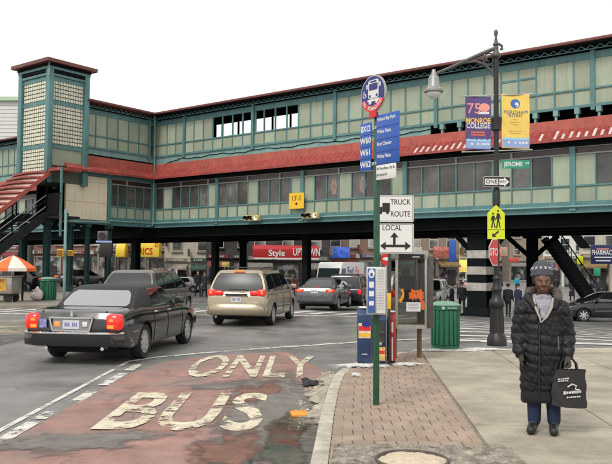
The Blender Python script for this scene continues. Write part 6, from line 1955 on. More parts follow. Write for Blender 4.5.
for cx0, cz0_, k_ in ((0.03, 1.20, 1.0), (0.17, 1.20, 1.05)):
    mb = MB(); mb.prism(blob_poly(cx0, cz0_, 0.07 * k_, 0.10 * k_, 24, 0.45, int(cx0 * 100)), yy - 0.004, yy, plane='XZ'); mb.build('orange_figure', M_ORF, PK)
mb = MB(); mb.prism(blob_poly(0.22, 1.02, 0.05, 0.10, 20, 0.3, 9), yy - 0.004, yy, plane='XZ'); mb.build('orange_figure', M_ORF, PK)
nb = MB().box((0.04, yy - 0.006, 0.98), (0.27, 0.006, 0.17)).build('paper_notice', mat('paper', (0.78, 0.78, 0.80), 0.6, var=0.03), PK)
for k in range(4): MB().box((0.04, yy - 0.0105, 1.03 - 0.03 * k), (0.20 - 0.03 * (k % 2), 0.002, 0.008)).build('notice_line', mat('print_grey2', (0.25, 0.25, 0.28), 0.6, var=0), nb)
for x in (-kw / 2 + 0.05, kw / 2 - 0.02): MB().box((x, 0.1, zlow / 2), (0.07, 0.09, zlow)).build('leg', mat('rust_brown', (0.16, 0.08, 0.04), 0.6, var=0.3, scale=12, world=False), PK)

# ---- litter bins
def litter_bin(label, p, rz, h=1.0, r=0.30):
    t = thing('litter_bin', label, 'litter bin', p, rz, 'green street litter bins')
    M_B = mat('bin_green', (0.012, 0.125, 0.065), 0.4, var=0.2, scale=7, dirt=0.3, dirtcol=(0.02, 0.08, 0.05), world=False)
    M_BT = mat('bin_lid_green', (0.16, 0.30, 0.22), 0.5, var=0.2, scale=7, world=False)
    MB().lathe([(r * 0.90, 0.06), (r * 0.93, 0.08), (r * 0.93, h * 0.86), (r * 0.90, h * 0.86)], 28).build('drum', M_B, t, smooth=40)
    for k in range(18):
        a = 2 * math.pi * k / 18
        MB().box((r * 0.965 * math.cos(a), r * 0.965 * math.sin(a), h * 0.44), (0.022, r * 0.24, h * 0.74), rz=a).build('slat', M_B, t, bevel=0.006, bseg=1)
    MB().lathe([(r * 0.9, 0.0), (r * 0.98, 0.0), (r * 0.98, 0.06), (r * 0.9, 0.06)], 28).build('base_ring', M_B, t, smooth=40)
    MB().lathe([(r * 0.93, h * 0.81), (r * 1.04, h * 0.82), (r * 1.05, h * 0.91), (r * 0.93, h * 0.915)], 28).build('collar', M_B, t, smooth=40)
    MB().lathe([(r * 1.08, h * 0.905), (r * 1.08, h * 0.925), (r * 0.8, h * 0.975), (r * 0.45, h * 1.0), (r * 0.42, h * 0.985), (r * 0.3, h * 0.95)], 28).build('lid', M_BT, t, smooth=40)
    MB().lathe([(0.01, -0.004), (0.035, -0.004), (0.035, 0.004), (0.01, 0.004)], 16, (-0.13, -r * 0.99, h * 0.865), axis='Y').build('round_emblem', mat('emblem_pale', (0.4, 0.5, 0.42), 0.5, var=0.3, scale=60), t)
    MB().box((0.06, -r * 1.05, h * 0.865), (0.2, 0.004, 0.02)).build('pale_label', mat('emblem_pale', (0.4, 0.5, 0.42)), t)
    return t
p = onz(447.5, 348.5); litter_bin('green slatted litter bin on the near corner left of the street lamp', (p.x, p.y + 0.25, 0.0), R(5), 0.99, 0.305)
p = at(48, 299, 36); litter_bin('green slatted litter bin across the street under the tower', (p.x, 36, 0.0), 0, 1.1, 0.38)
# white rubbish bag beside the far bin
p = at(37, 298, 35.5)
mb = MB(); rn = random.Random(6); 
C = [((0, 0, 0.22), 0.25, (0.05, 0.05, 0.30), 0.22, 0), ((0, 0, 0.45), 0.16, (0.02, 0, 0.60), 0.07, 0), ((-0.1, -0.1, 0.2), 0.18, (0.12, -0.08, 0.18), 0.17, 0)]
me = body_mesh('rubbish_bag', C, [mat('white_plastic_bag', (0.66, 0.60, 0.58), 0.5, var=0.3, scale=5, dirt=0.5, dirtcol=(0.6, 0.15, 0.12), world=False)], 0.03, 1)
o = link('rubbish_bag', me, None, (p.x, 35.5, 0.0)); tag(o, 'stuffed white and pink plastic bag leaning on the far litter bin', 'bag')

# ---- street lamp with bracket arm
lp0 = onz(497, 345.5)
SLP = thing('street_lamp', 'tall ornate dark lamp post with long bracket arm and hanging lantern', 'street lamp', (lp0.x, lp0.y, 0.0), 0)
YL = lp0.y; KL = YL / FPX
def lz(v): return at(497, v, YL).z
M_LAMP = mat('lamp_iron', (0.013, 0.014, 0.014), 0.45, var=0.3, scale=10, world=False)
M_LAMPU = mat('lamp_weathered_iron', (0.085, 0.085, 0.08), 0.5, var=0.3, scale=10, world=False)
b0 = lz(318); 
MB().lathe([(0.215, 0), (0.215, 0.15), (0.20, 0.17), (0.195, 0.21), (0.165, 0.25), (0.15, 0.30), (0.128, 0.82), (0.165, 0.86), (0.17, 0.96), (0.15, 1.0), (0.115, 1.05), (0.10, 1.18), (0.118, 1.21), (0.118, 1.25), (0.09, 1.30), (0.08, 1.45), (0.092, 1.48), (0.07, 1.54)], 20).build('base', M_LAMP, SLP, smooth=40)
for k in range(10):
    a = 2 * math.pi * k / 10
    MB().bar((0.150 * math.cos(a), 0.150 * math.sin(a), 0.30), (0.130 * math.cos(a), 0.130 * math.sin(a), 0.82), 0.022, 0.022).build('base_flute', M_LAMP, SLP)
zt_ = lz(33)
MB().lathe([(0.066, 1.54), (0.062, 2.4), (0.062, lz(206)), (0.085, lz(205)), (0.085, lz(190)), (0.060, lz(188)), (0.060, lz(150)), (0.058, zt_ - 0.9), (0.055, zt_ - 0.35)], 16).build('shaft', M_LAMP, SLP, smooth=40)
MB().lathe([(0.08, lz(131)), (0.12, lz(130)), (0.11, lz(124)), (0.125, lz(121)), (0.125, lz(118)), (0.07, lz(117))], 16).build('collar', M_LAMP, SLP, smooth=40)
MB().lathe([(0.085, lz(58)), (0.11, lz(57)), (0.11, lz(55)), (0.06, lz(52)), (0.05, lz(46)), (0.075, lz(45)), (0.04, lz(42)), (0.025, lz(37)), (0.045, lz(34)), (0.04, lz(31)), (0.005, lz(29.5))], 14).build('finial', M_LAMPU, SLP, smooth=50)
def lx(u): return (u - 497) * KL
arm = [(lx(497), 0, lz(48)), (lx(480), 0, lz(55)), (lx(460), 0, lz(64)), (lx(438), 0, lz(73.5)), (lx(434), 0, lz(76))]
MB().tube(arm, [0.045, 0.042, 0.038, 0.035, 0.035], 8).build('arm', M_LAMPU, SLP, smooth=60)
brace = [(lx(496), 0, lz(78)), (lx(492), 0, lz(71)), (lx(485), 0, lz(64.5)), (lx(476), 0, lz(61.5)), (lx(464), 0, lz(63)), (lx(452), 0, lz(68))]
MB().tube(brace, 0.03, 8).build('curved_brace', M_LAMPU, SLP, smooth=60)
def scroll(cu, cv, r0, turns, a0, n=28, sgn=1):
    pts = []
    for k in range(n + 1):
        a = a0 + sgn * turns * 2 * math.pi * k / n; r = r0 * (1 - 0.75 * k / n)
        pts.append((lx(cu) + r * math.cos(a), 0, lz(cv) + r * math.sin(a)))
    return pts
MB().tube(scroll(490, 60, 0.15, 1.6, 1.0), 0.016, 6).build('scroll', M_LAMPU, SLP, smooth=60)
MB().tube(scroll(483, 58.5, 0.11, 1.5, 2.6), 0.014, 6).build('scroll', M_LAMPU, SLP, smooth=60)
MB().tube(scroll(491, 67, 0.11, 1.5, 0.2, sgn=-1), 0.014, 6).build('scroll', M_LAMPU, SLP, smooth=60)
MB().tube([(lx(497), 0, lz(46)), (lx(500), 0, lz(44)), (lx(503), 0, lz(46)), (lx(503.2), 0, lz(49)), (lx(501.5), 0, lz(49.5))], 0.03, 7).build('rear_scroll', M_LAMPU, SLP, smooth=60)
lm = MB().lathe([(0.035, lz(70)), (0.05, lz(74)), (0.10, lz(77)), (0.12, lz(79)), (0.135, lz(87)), (0.16, lz(89)), (0.22, lz(90.5)), (0.22, lz(92.5)), (0.15, lz(93))], 18, (lx(434), 0, 0)).build('lantern', mat('lantern_grey', (0.30, 0.31, 0.30), 0.4, metal=0.3, var=0.15, scale=8, world=False), SLP, smooth=40)
MB().lathe([(0.15, lz(93)), (0.16, lz(94.5)), (0.13, lz(97)), (0.07, lz(98.8)), (0.01, lz(99.3))], 18, (lx(434), 0, 0)).build('glass_bowl', mat('milky_bowl', (0.68, 0.70, 0.70), 0.2, var=0.1), lm, smooth=60)
for v in (95.5, 151):
    MB().tube([(lx(462), -0.02, lz(v + 1.5)), (lx(497), -0.02, lz(v)), (lx(533), -0.02, lz(v - 1.5))], 0.015, 6).build('banner_rod', M_ALU, SLP)

# banners: things hanging from the rods
def banner(label, u0, u1, v0, v1, m_, fn):
    w = (u1 - u0) * KL; cu = (u0 + u1) / 2; za, zb = lz(v0), lz(v1); h = za - zb
    t = thing('banner', label, 'banner', (lp0.x + lx(cu), YL - 0.03, 0), 0, 'lamp post banners')
    nx, nz_ = 8, 14; vs = []
    def wav(x, z): return 0.018 * math.sin(x * 8 + z * 1.5) + 0.01 * math.sin(z * 7 + x * 3)
    for s in (0, 0.004):
        for j in range(nz_ + 1):
            for i in range(nx + 1):
                x = -w / 2 + w * i / nx; z = zb + h * j / nz_
                vs.append((x, wav(x, z) + s, z + (0.0)))
    N = (nx + 1) * (nz_ + 1); fs = []
    for j in range(nz_):
        for i in range(nx):
            a = j * (nx + 1) + i
            fs += [(a, a + 1, a + nx + 2, a + nx + 1), (N + a, N + a + nx + 1, N + a + nx + 2, N + a + 1)]
    MB().add(vs, fs).build('cloth', m_, t, smooth=60)
    def drape(o, off):
        for v in o.data.vertices: v.co.y = wav(v.co.x, v.co.z) - off
        return o
    fn(t, w, h, zb, za, drape)
    return t
M_PUR = mat('banner_purple', (0.095, 0.06, 0.20), 0.6, var=0.12, scale=5, world=False)
M_YELB = mat('banner_yellow', (0.80, 0.58, 0.13), 0.6, var=0.08, scale=5, world=False)
M_LBL = mat('banner_light_blue', (0.25, 0.36, 0.62), 0.6, var=0.1, world=False); M_PAL = mat('banner_pale', (0.66, 0.68, 0.72), 0.6, var=0)
M_SAL = mat('banner_salmon', (0.75, 0.30, 0.25), 0.6, var=0); M_GLD = mat('banner_gold', (0.80, 0.50, 0.12), 0.6, var=0); M_ORG2 = mat('banner_orange', (0.72, 0.16, 0.08), 0.6, var=0); M_DBL = mat('banner_dark_blue', (0.06, 0.10, 0.22), 0.6, var=0)
def strip_patch(t, x0, x1, z0, z1, m_, name, drape, off):
    n = 10; vs = [(x0 + (x1 - x0) * i / n, 0, z) for z in (z0, z1) for i in range(n + 1)]
    fs = [(i, i + 1, i + n + 2, i + n + 1) for i in range(n)]
    return drape(MB().add(vs, fs).build(name, m_, t), off)
def skyline(t, w, h, zb, drape):
    strip_patch(t, -w / 2 + 0.01, w / 2 - 0.01, zb + 0.02, zb + h * 0.17, M_LBL, 'blue_foot', drape, 0.004)
    n = 16; vs = [(-w / 2 + 0.01 + (w - 0.02) * i / n, 0, zb + h * (0.155 if k == 0 else 0.18 + 0.025 * abs(math.sin(i * 0.9)))) for k in (0, 1) for i in range(n + 1)]
    drape(MB().add(vs, [(i, i + 1, i + n + 2, i + n + 1) for i in range(n)]).build('skyline', mat('banner_cyan', (0.30, 0.55, 0.75), 0.6, var=0), t), 0.006)
    for k, x in enumerate((-0.15, 0.0, 0.10, 0.17, 0.24)):
        strip_patch(t, x * w / 0.6 - 0.025, x * w / 0.6 + 0.025, zb + h * 0.085, zb + h * 0.125, M_PAL, 'foot_mark', drape, 0.007)
def f_purple(t, w, h, zb, za, drape):
    drape(text('75', 0.33, M_SAL, t, -w * 0.16, za - h * 0.235, 0, 0.006), 0.006)
    drape(MB().prism(ellipse(w * 0.24, za - h * 0.21, 0.12, 0.10, 20), 0, 0.001, plane='XZ').build('orange_emblem', M_SAL, t), 0.006)
    strip_patch(t, 0.0, w * 0.42, za - h * 0.335, za - h * 0.29, M_PAL, 'white_line', drape, 0.006)
    drape(text('MONROE', 0.165, M_GLD, t, 0, za - h * 0.46, 0, 0.025, 0.78), 0.006)
    drape(text('COLLEGE', 0.165, M_PAL, t, 0, za - h * 0.555, 0, 0.025, 0.76), 0.006)
    strip_patch(t, -w * 0.28, w * 0.28, za - h * 0.69, za - h * 0.66, M_ORG2, 'orange_line', drape, 0.006)
    strip_patch(t, -w * 0.28, w * 0.28, za - h * 0.735, za - h * 0.71, M_ORG2, 'orange_line', drape, 0.006)
    skyline(t, w, h, zb, drape)
def f_yellow(t, w, h, zb, za, drape):
    drape(MB().prism(ellipse(0.0, za - h * 0.18, 0.105, 0.105, 24), 0, 0.001, plane='XZ').build('blue_emblem', mat('emblem_blue', (0.05, 0.14, 0.45), 0.6, var=0), t), 0.006)
    drape(MB().prism(ellipse(0.03, za - h * 0.20, 0.045, 0.055, 16), 0, 0.001, plane='XZ').build('emblem_white', M_PAL, t), 0.009)
    drape(text('FORDHAM', 0.105, M_DBL, t, 0, za - h * 0.34, 0, 0.0, 1.0, spacing=1.12), 0.006)
    drape(text('ROAD', 0.105, M_DBL, t, 0, za - h * 0.40, 0, 0.0, 1.0, spacing=1.12), 0.006)
    for f, ww in ((0.47, 0.18), (0.52, 0.4), (0.56, 0.2), (0.68, 0.5), (0.72, 0.4)):
        strip_patch(t, -w * ww / 2 , w * ww / 2, za - h * (f + 0.006), za - h * (f - 0.006), mat('banner_ochre', (0.62, 0.42, 0.10), 0.6, var=0), 'fine_print', drape, 0.006)
    skyline(t, w, h, zb, drape)
banner('purple college banner on the left side of the lamp post', 465.5, 491.5, 97, 150, M_PUR, f_purple)
banner('yellow banner with blue emblem on the right side of the lamp post', 502, 530, 94, 148.5, M_YELB, f_yellow)

# signs on the lamp post
def post_sign(name, label, u, v, build, rz=0.0, cat='road sign', dy=-0.13):
    t = thing(name, label, cat, (lp0.x + lx(u), YL + dy, lz(v)), rz)
    build(t)
    MB().box((0, 0.045, 0), (0.08, 0.07, 0.05)).build('clamp', M_ALU, t)
    return t
def b_one(t):
    w, h = 27 * KL, 11 * KL * 1.0
    MB().prism(rrect(0, 0, w, h, 0.02), -0.003, 0.003, plane='XZ').build('plate', M_SBLK, t)
    MB().prism(rrect(0, 0, w - 0.012, h - 0.012, 0.018), -0.005, -0.0035, plane='XZ').build('border', M_SWHITE, t)
    MB().prism(rrect(0, 0, w - 0.03, h - 0.03, 0.015), -0.0065, -0.0053, plane='XZ').build('field', M_SBLK, t)
    z = h / 2
    MB().prism([(-w * .44, -z * .55), (w * .04, -z * .55), (w * .04, z * .55), (-w * .44, z * .55)], -0.008, -0.0068, plane='XZ').build('white_block', M_SWHITE, t)
    MB().prism([(w * .08, -z * .55), (w * .26, -z * .55), (w * .26, -z * .86), (w * .45, 0), (w * .26, z * .86), (w * .26, z * .55), (w * .08, z * .55)], -0.008, -0.0068, plane='XZ').build('arrow', M_SWHITE, t)
    text('ONE', h * 0.5, M_SBLK, t, -w * 0.20, 0, -0.0085, 0.02, 1.0); text('WAY', h * 0.36, M_SBLK, t, w * 0.22, 0, -0.0085, 0.02, 0.8)
post_sign('one_way_sign', 'black and white one way arrow sign on the lamp post', 496, 182.5, b_one)
def b_jer(t):
    w, h = 27.5 * KL, 8.5 * KL
    MB().prism(rrect(0, 0, w, h, 0.015), -0.004, 0.004, plane='XZ').build('plate', M_SGRN, t)
    text('JEROME', h * 0.72, M_SWHITE, t, -w * 0.09, 0, -0.0045, 0.02, 0.86); text('AV', h * 0.36, M_SWHITE, t, w * 0.41, h * 0.14, -0.0045, 0.02)
post_sign('street_name_sign', 'green street name sign reading JEROME AV right of the lamp post', 515, 165, b_jer, cat='street sign', rz=R(-3))
def b_ped(t):
    w = 17.2 * KL; k = w
    shape = [(-0.5, -0.95), (0.5, -0.95), (0.5, 0.55), (0.0, 1.03), (-0.5, 0.55)]
    sc = lambda pts, s=1.0: [(x * k * s, z * k * s) for x, z in pts]
    MB().prism(sc(shape), -0.004, 0.004, plane='XZ').build('plate', M_YEL, t)
    MB().prism([(-0.47 * k, -0.42 * k), (0.47 * k, -0.42 * k), (0.47 * k, -0.39 * k), (-0.47 * k, -0.39 * k)], -0.0065, -0.0045, plane='XZ').build('divider', M_SBLK, t)
    for cx0, hgt in ((-0.17, 0.82), (0.12, 0.98)):
        mb = MB(); z0 = -0.30
        q = lambda x, z: ((cx0 + x) * k, (z0 + z * hgt) * k)
        mb.prism([(cx0 * k + 0.055 * k * math.cos(2 * math.pi * i / 12), (z0 + hgt) * k + 0.06 * k * math.sin(2 * math.pi * i / 12)) for i in range(12)], -0.007, -0.0045, plane='XZ')
        mb.prism([q(-0.08, 0.86), q(0.08, 0.86), q(0.06, 0.42), q(-0.06, 0.42)], -0.0072, -0.0045, plane='XZ')
        mb.prism([q(-0.05, 0.44), q(0.01, 0.44), q(-0.05, 0.0), q(-0.13, 0.0)], -0.0074, -0.0045, plane='XZ'); mb.prism([q(0.0, 0.44), q(0.06, 0.44), q(0.14, 0.0), q(0.07, 0.0)], -0.0076, -0.0045, plane='XZ')
        mb.prism([q(-0.07, 0.84), q(-0.15, 0.50), q(-0.11, 0.48), q(-0.03, 0.78)], -0.0078, -0.0045, plane='XZ'); mb.prism([q(0.07, 0.84), q(0.16, 0.55), q(0.12, 0.52), q(0.03, 0.78)], -0.008, -0.0045, plane='XZ')
        mb.build('walking_figure', M_SBLK, t)
    mb = MB(); a = [(-0.24, -0.82), (0.02, -0.82), (-0.07, -0.73), (0.18, -0.54), (0.10, -0.47), (-0.13, -0.67), (-0.20, -0.58)]
    mb.prism(sc(a), -0.0075, -0.0045, plane='XZ'); mb.build('arrow', M_SBLK, t)
post_sign('pedestrian_crossing_sign', 'bright yellow-green pedestrian crossing sign with arrow on the lamp post', 495, 223, b_ped)
def b_stop(t):
    r = 14.3 * KL
    oc = [(r * math.cos(R(22.5 + 45 * i)), r * math.sin(R(22.5 + 45 * i))) for i in range(8)]
    MB().prism(oc, -0.004, 0.004, plane='XZ').build('plate', M_SWHITE, t)
    MB().prism([(x * .93, z * .93) for x, z in oc], -0.006, -0.0043, plane='XZ').build('red_field', M_SRED, t)
    text('STOP', r * 0.72, M_SWHITE, t, 0, 0, -0.0067, 0.02, 0.95)
post_sign('stop_sign', 'red stop sign turned nearly edge-on below the yellow crossing sign', 493.5, 252.5, b_stop, rz=R(50), dy=-0.16)

# ---- signals hanging on the station beam and clearance sign
def beam_signal(label, t_):
    o = LP(t_, -0.42, 4.70)
    t = thing('traffic_light', label, 'traffic light', o, TH, 'signals on the station beam')
    MB().box((0, 0, 0), (1.15, 0.30, 0.36)).build('housing', mat('signal_cream', (0.60, 0.48, 0.22), 0.5, var=0.1, world=False), t, bevel=0.03)
    for k, (x, m_) in enumerate(((-0.36, mat('lens_dark_red', (0.05, 0.012, 0.01), 0.3, var=0)), (0.0, mat('lens_dark_amber', (0.06, 0.03, 0.01), 0.3, var=0)), (0.36, mat('lens_green_lit', (0.70, 1.0, 0.75), 0.3, var=0, emit=1.5)))):
        MB().lathe([(0.01, 0.0), (0.135, 0.0), (0.135, 0.012), (0.01, 0.012)], 18, (x, -0.165, 0), axis='Y').build('lens', m_, t)
        vs = MB(); pts = [(x + 0.15 * math.cos(R(a)), 0, 0.15 * math.sin(R(a))) for a in range(-20, 201, 20)]
        vv = [(p[0], -0.151, p[2]) for p in pts] + [(p[0], -0.36, p[2] * 0.97) for p in pts]; nn = len(pts)
        MB().add(vv, [(i, i + 1, i + 1 + nn, i + nn) for i in range(nn - 1)]).build('visor', mat('signal_cream', (0.6, 0.48, 0.22)) if k == 2 else M_SBLK, t)
    MB().box((0, 0.22, 0.02), (0.12, 0.20, 0.10)).build('hanger', M_TEAL, t)
beam_signal('cream three-lamp traffic light on the station beam, left of the yellow clearance sign', 9.75)
beam_signal('cream three-lamp traffic light on the station beam, right of the yellow clearance sign', 14.35)
q = LP(13.15, -0.30, 0)
CS = thing('clearance_sign', 'yellow clearance sign fixed to the station post above the cars', 'road sign', (q.x, q.y, 5.65), TH)
MB().prism(rrect(0, 0, 1.12, 0.95, 0.04), -0.02, 0.02, plane='XZ').build('plate', mat('clearance_yellow', (0.85, 0.52, 0.02), 0.4, var=0.08, world=False), CS)
text("13'-5", 0.42, mat('clearance_brown', (0.22, 0.10, 0.01), 0.5, var=0), CS, 0.0, 0.14, -0.0225, 0.02, 0.9)
MB().prism(ellipse(0, -0.18, 0.08, 0.08, 14), -0.026, -0.021, plane='XZ').build('dot', M_SBLK, CS)
MB().box((0, 0.12, 0), (0.1, 0.2, 0.3)).build('bracket', M_TEAL, CS)

# ---- signals on the far left corner
p = at(64, 298, 37)
SG = thing('pedestrian_signal_pole', 'teal pole with yellow pedestrian signal boxes beside the left litter bin', 'signal pole', (p.x, 37, 0.0))
zs_ = at(62, 253, 37).z
MB().tube([(0, 0, 0), (0, 0, 4.4)], 0.07, 10).build('pole', M_TEALL, SG, smooth=60)
for x, s in ((-0.18, 0.72), (0.30, 0.55)):
    MB().box((x, -0.05, zs_), (0.44 * s, 0.34, 0.50 * s)).build('signal_box', M_AMBER, SG, bevel=0.03); MB().box((x, -0.225, zs_), (0.34 * s, 0.02, 0.38 * s)).build('signal_face', mat('signal_brown', (0.20, 0.09, 0.01), 0.5), SG)
p = foot(106, 43)
SG2 = thing('traffic_signal_post', 'dark traffic signal with round lens under the station wing, left of the yellow awning', 'signal pole', (p.x, p.y, p.z))
zz = at(106, 250, 43).z - p.z
MB().tube([(0, 0, 0), (0, 0, zz + 1.4)], 0.06, 8).build('pole', M_TEALD, SG2, smooth=60)
MB().box((0.05, -0.1, zz), (0.7, 0.3, 0.85)).build('signal_back', M_SBLK, SG2, bevel=0.03)
MB().box((-0.15, -0.1, zz + 0.80), (0.55, 0.3, 0.55)).build('signal_head', mat('signal_grey', (0.10, 0.10, 0.09), 0.5), SG2, bevel=0.03)
MB().lathe([(0.01, 0), (0.18, 0), (0.20, -0.06), (0.01, -0.05)][::-1], 16, (-0.15, -0.26, zz + 0.80), axis='Y').build('lens', M_SBLK, SG2)
MB().box((-0.05, -0.26, zz + 0.47), (0.9, 0.02, 0.10)).build('blue_plate', M_LBL, SG2)

# ---- food cart with umbrella
cy_ = 34.0
cpos = at(2, 297, cy_)
FC = thing('food_cart', 'steel food cart with orange photo panel at the left edge', 'food cart', (cpos.x, cy_, 0.0), R(-8))
MB().box((-0.3, 0, 0.75), (2.0, 0.9, 0.75)).build('cart_body', M_STEEL, FC, bevel=0.03)
MB().box((-0.3, 0, 1.16), (2.1, 1.0, 0.06)).build('counter', M_STEEL, FC, bevel=0.01)
MB().box((-0.1, -0.46, 0.78), (1.1, 0.02, 0.55)).build('photo_panel', mat('food_photo', (0.75, 0.32, 0.04), 0.5, var=0.7, scale=5, world=False), FC)
MB().box((-0.5, 0.1, 1.45), (1.3, 0.7, 0.5)).build('glass_case', M_PGL, FC)
MB().box((-0.5, 0.1, 1.72), (1.4, 0.8, 0.04)).build('case_top', M_STEEL, FC)
for x in (-1.0, 0.45):
    for y in (-0.3, 0.3):
        MB().lathe([(0.02, -0.04), (0.2, -0.04), (0.2, 0.04), (0.02, 0.04)], 16, (x, y, 0.2), axis='Y').build('wheel', M_TYRE, FC)
MB().box((-0.3, 0, 0.34), (1.8, 0.7, 0.1)).build('chassis', M_SBLK, FC)
UM = thing('cart_umbrella', 'orange and white segmented umbrella over the food cart', 'umbrella', (at(14, 262, cy_).x, cy_ - 0.1, 0.0), R(10))
ut = at(14, 255.5, cy_).z; ub = at(14, 268, cy_).z; ur = 22.5 * cy_ / FPX
MB().tube([(0, 0, 0), (0, 0, ut)], 0.025, 8).build('pole', M_ALU, UM)
M_UO = mat('umbrella_orange', (0.78, 0.15, 0.03), 0.6, var=0.1, world=False); M_UW = mat('umbrella_white', (0.72, 0.66, 0.58), 0.6, var=0.1, world=False)
for k in range(8):
    a0, a1 = 2 * math.pi * k / 8, 2 * math.pi * (k + 1) / 8
    mb = MB(); vs = []; nn = 6
    for j in range(nn + 1):
        t_ = j / nn; r_ = ur * t_; z = ut - (ut - ub) * t_ ** 1.35
        for i in range(4):
            a = a0 + (a1 - a0) * i / 3; rr = r_ * (1 - 0.04 * math.sin(math.pi * i / 3)); vs.append((rr * math.cos(a), rr * math.sin(a), z))
    fs = [(j * 4 + i, (j + 1) * 4 + i, (j + 1) * 4 + i + 1, j * 4 + i + 1) for j in range(nn) for i in range(3)]
    # valance
    o_ = len(vs); vs += [(vs[nn * 4 + i][0] * 1.005, vs[nn * 4 + i][1] * 1.005, ub - 0.14) for i in range(4)]
    fs += [(nn * 4 + i, o_ + i, o_ + i + 1, nn * 4 + i + 1) for i in range(3)]
    mb.add(vs, fs); mb.build('segment', M_UO if k % 2 else M_UW, UM, smooth=50)
# ================================================================== buildings beyond the station
M_WIN = mat('building_window', (0.05, 0.06, 0.07), 0.1, var=0.5, scale=0.5, inst=0.5)
def display_mat(name, amt, scale):
    """shop window: dark glass in front of a jumble of coloured goods"""
    mt = bpy.data.materials.new(name); mt.use_nodes = True
    n = mt.node_tree.nodes; l = mt.node_tree.links; bs = n['Principled BSDF']; bs.inputs['Roughness'].default_value = 0.12
    g = n.new('ShaderNodeNewGeometry'); mp = n.new('ShaderNodeMapping'); mp.inputs['Scale'].default_value = (1, 1, 0.7); l.new(g.outputs['Position'], mp.inputs[0])
    v = n.new('ShaderNodeTexVoronoi'); v.inputs['Scale'].default_value = scale; l.new(mp.outputs[0], v.inputs['Vector'])
    z = n.new('ShaderNodeTexNoise'); z.inputs['Scale'].default_value = 1.1; z.inputs['Detail'].default_value = 6; l.new(g.outputs['Position'], z.inputs['Vector'])
    r = n.new('ShaderNodeMapRange'); r.inputs[1].default_value = 0.42; r.inputs[2].default_value = 0.62; r.inputs[3].default_value = 0.03; r.inputs[4].default_value = amt; l.new(z.outputs['Fac'], r.inputs[0])
    h = n.new('ShaderNodeHueSaturation'); h.inputs['Saturation'].default_value = 0.35; l.new(v.outputs['Color'], h.inputs['Color']); l.new(r.outputs[0], h.inputs['Value'])
    l.new(h.outputs[0], bs.inputs['Base Color']); return mt
M_SHOPGL = display_mat('shop_display', 0.42, 2.4)
M_FRM = mat('window_frame_pale', (0.5, 0.49, 0.45), 0.6)
def brickmat(name, a, b, scale=4.0):
    if name in MATS: return MATS[name]
    mt = bpy.data.materials.new(name); mt.use_nodes = True
    n = mt.node_tree.nodes; l = mt.node_tree.links; bs = n['Principled BSDF']; bs.inputs['Roughness'].default_value = 0.85
    tc = n.new('ShaderNodeTexCoord'); mp = n.new('ShaderNodeMapping'); mp.inputs['Rotation'].default_value = (R(90), 0, 0)
    bk = n.new('ShaderNodeTexBrick'); bk.inputs['Scale'].default_value = scale; bk.inputs['Color1'].default_value = (*a, 1); bk.inputs['Color2'].default_value = (*b, 1); bk.inputs['Mortar'].default_value = (0.3, 0.27, 0.24, 1)
    l.new(tc.outputs['Object'], mp.inputs[0]); l.new(mp.outputs[0], bk.inputs['Vector']); l.new(bk.outputs[0], bs.inputs['Base Color'])
    MATS[name] = mt; return mt
M_BRK = brickmat('red_brick', (0.17, 0.06, 0.045), (0.22, 0.085, 0.06)); M_BRK2 = brickmat('tan_brick', (0.25, 0.18, 0.12), (0.30, 0.225, 0.16)); M_BRK3 = brickmat('brown_brick', (0.17, 0.09, 0.06), (0.22, 0.12, 0.08))
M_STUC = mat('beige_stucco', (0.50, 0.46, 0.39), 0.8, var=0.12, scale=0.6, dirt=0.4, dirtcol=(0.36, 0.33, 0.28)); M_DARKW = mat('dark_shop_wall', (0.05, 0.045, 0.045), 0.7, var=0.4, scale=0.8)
M_WHW = mat('white_siding', (0.66, 0.66, 0.64), 0.6, var=0.05, scale=1)
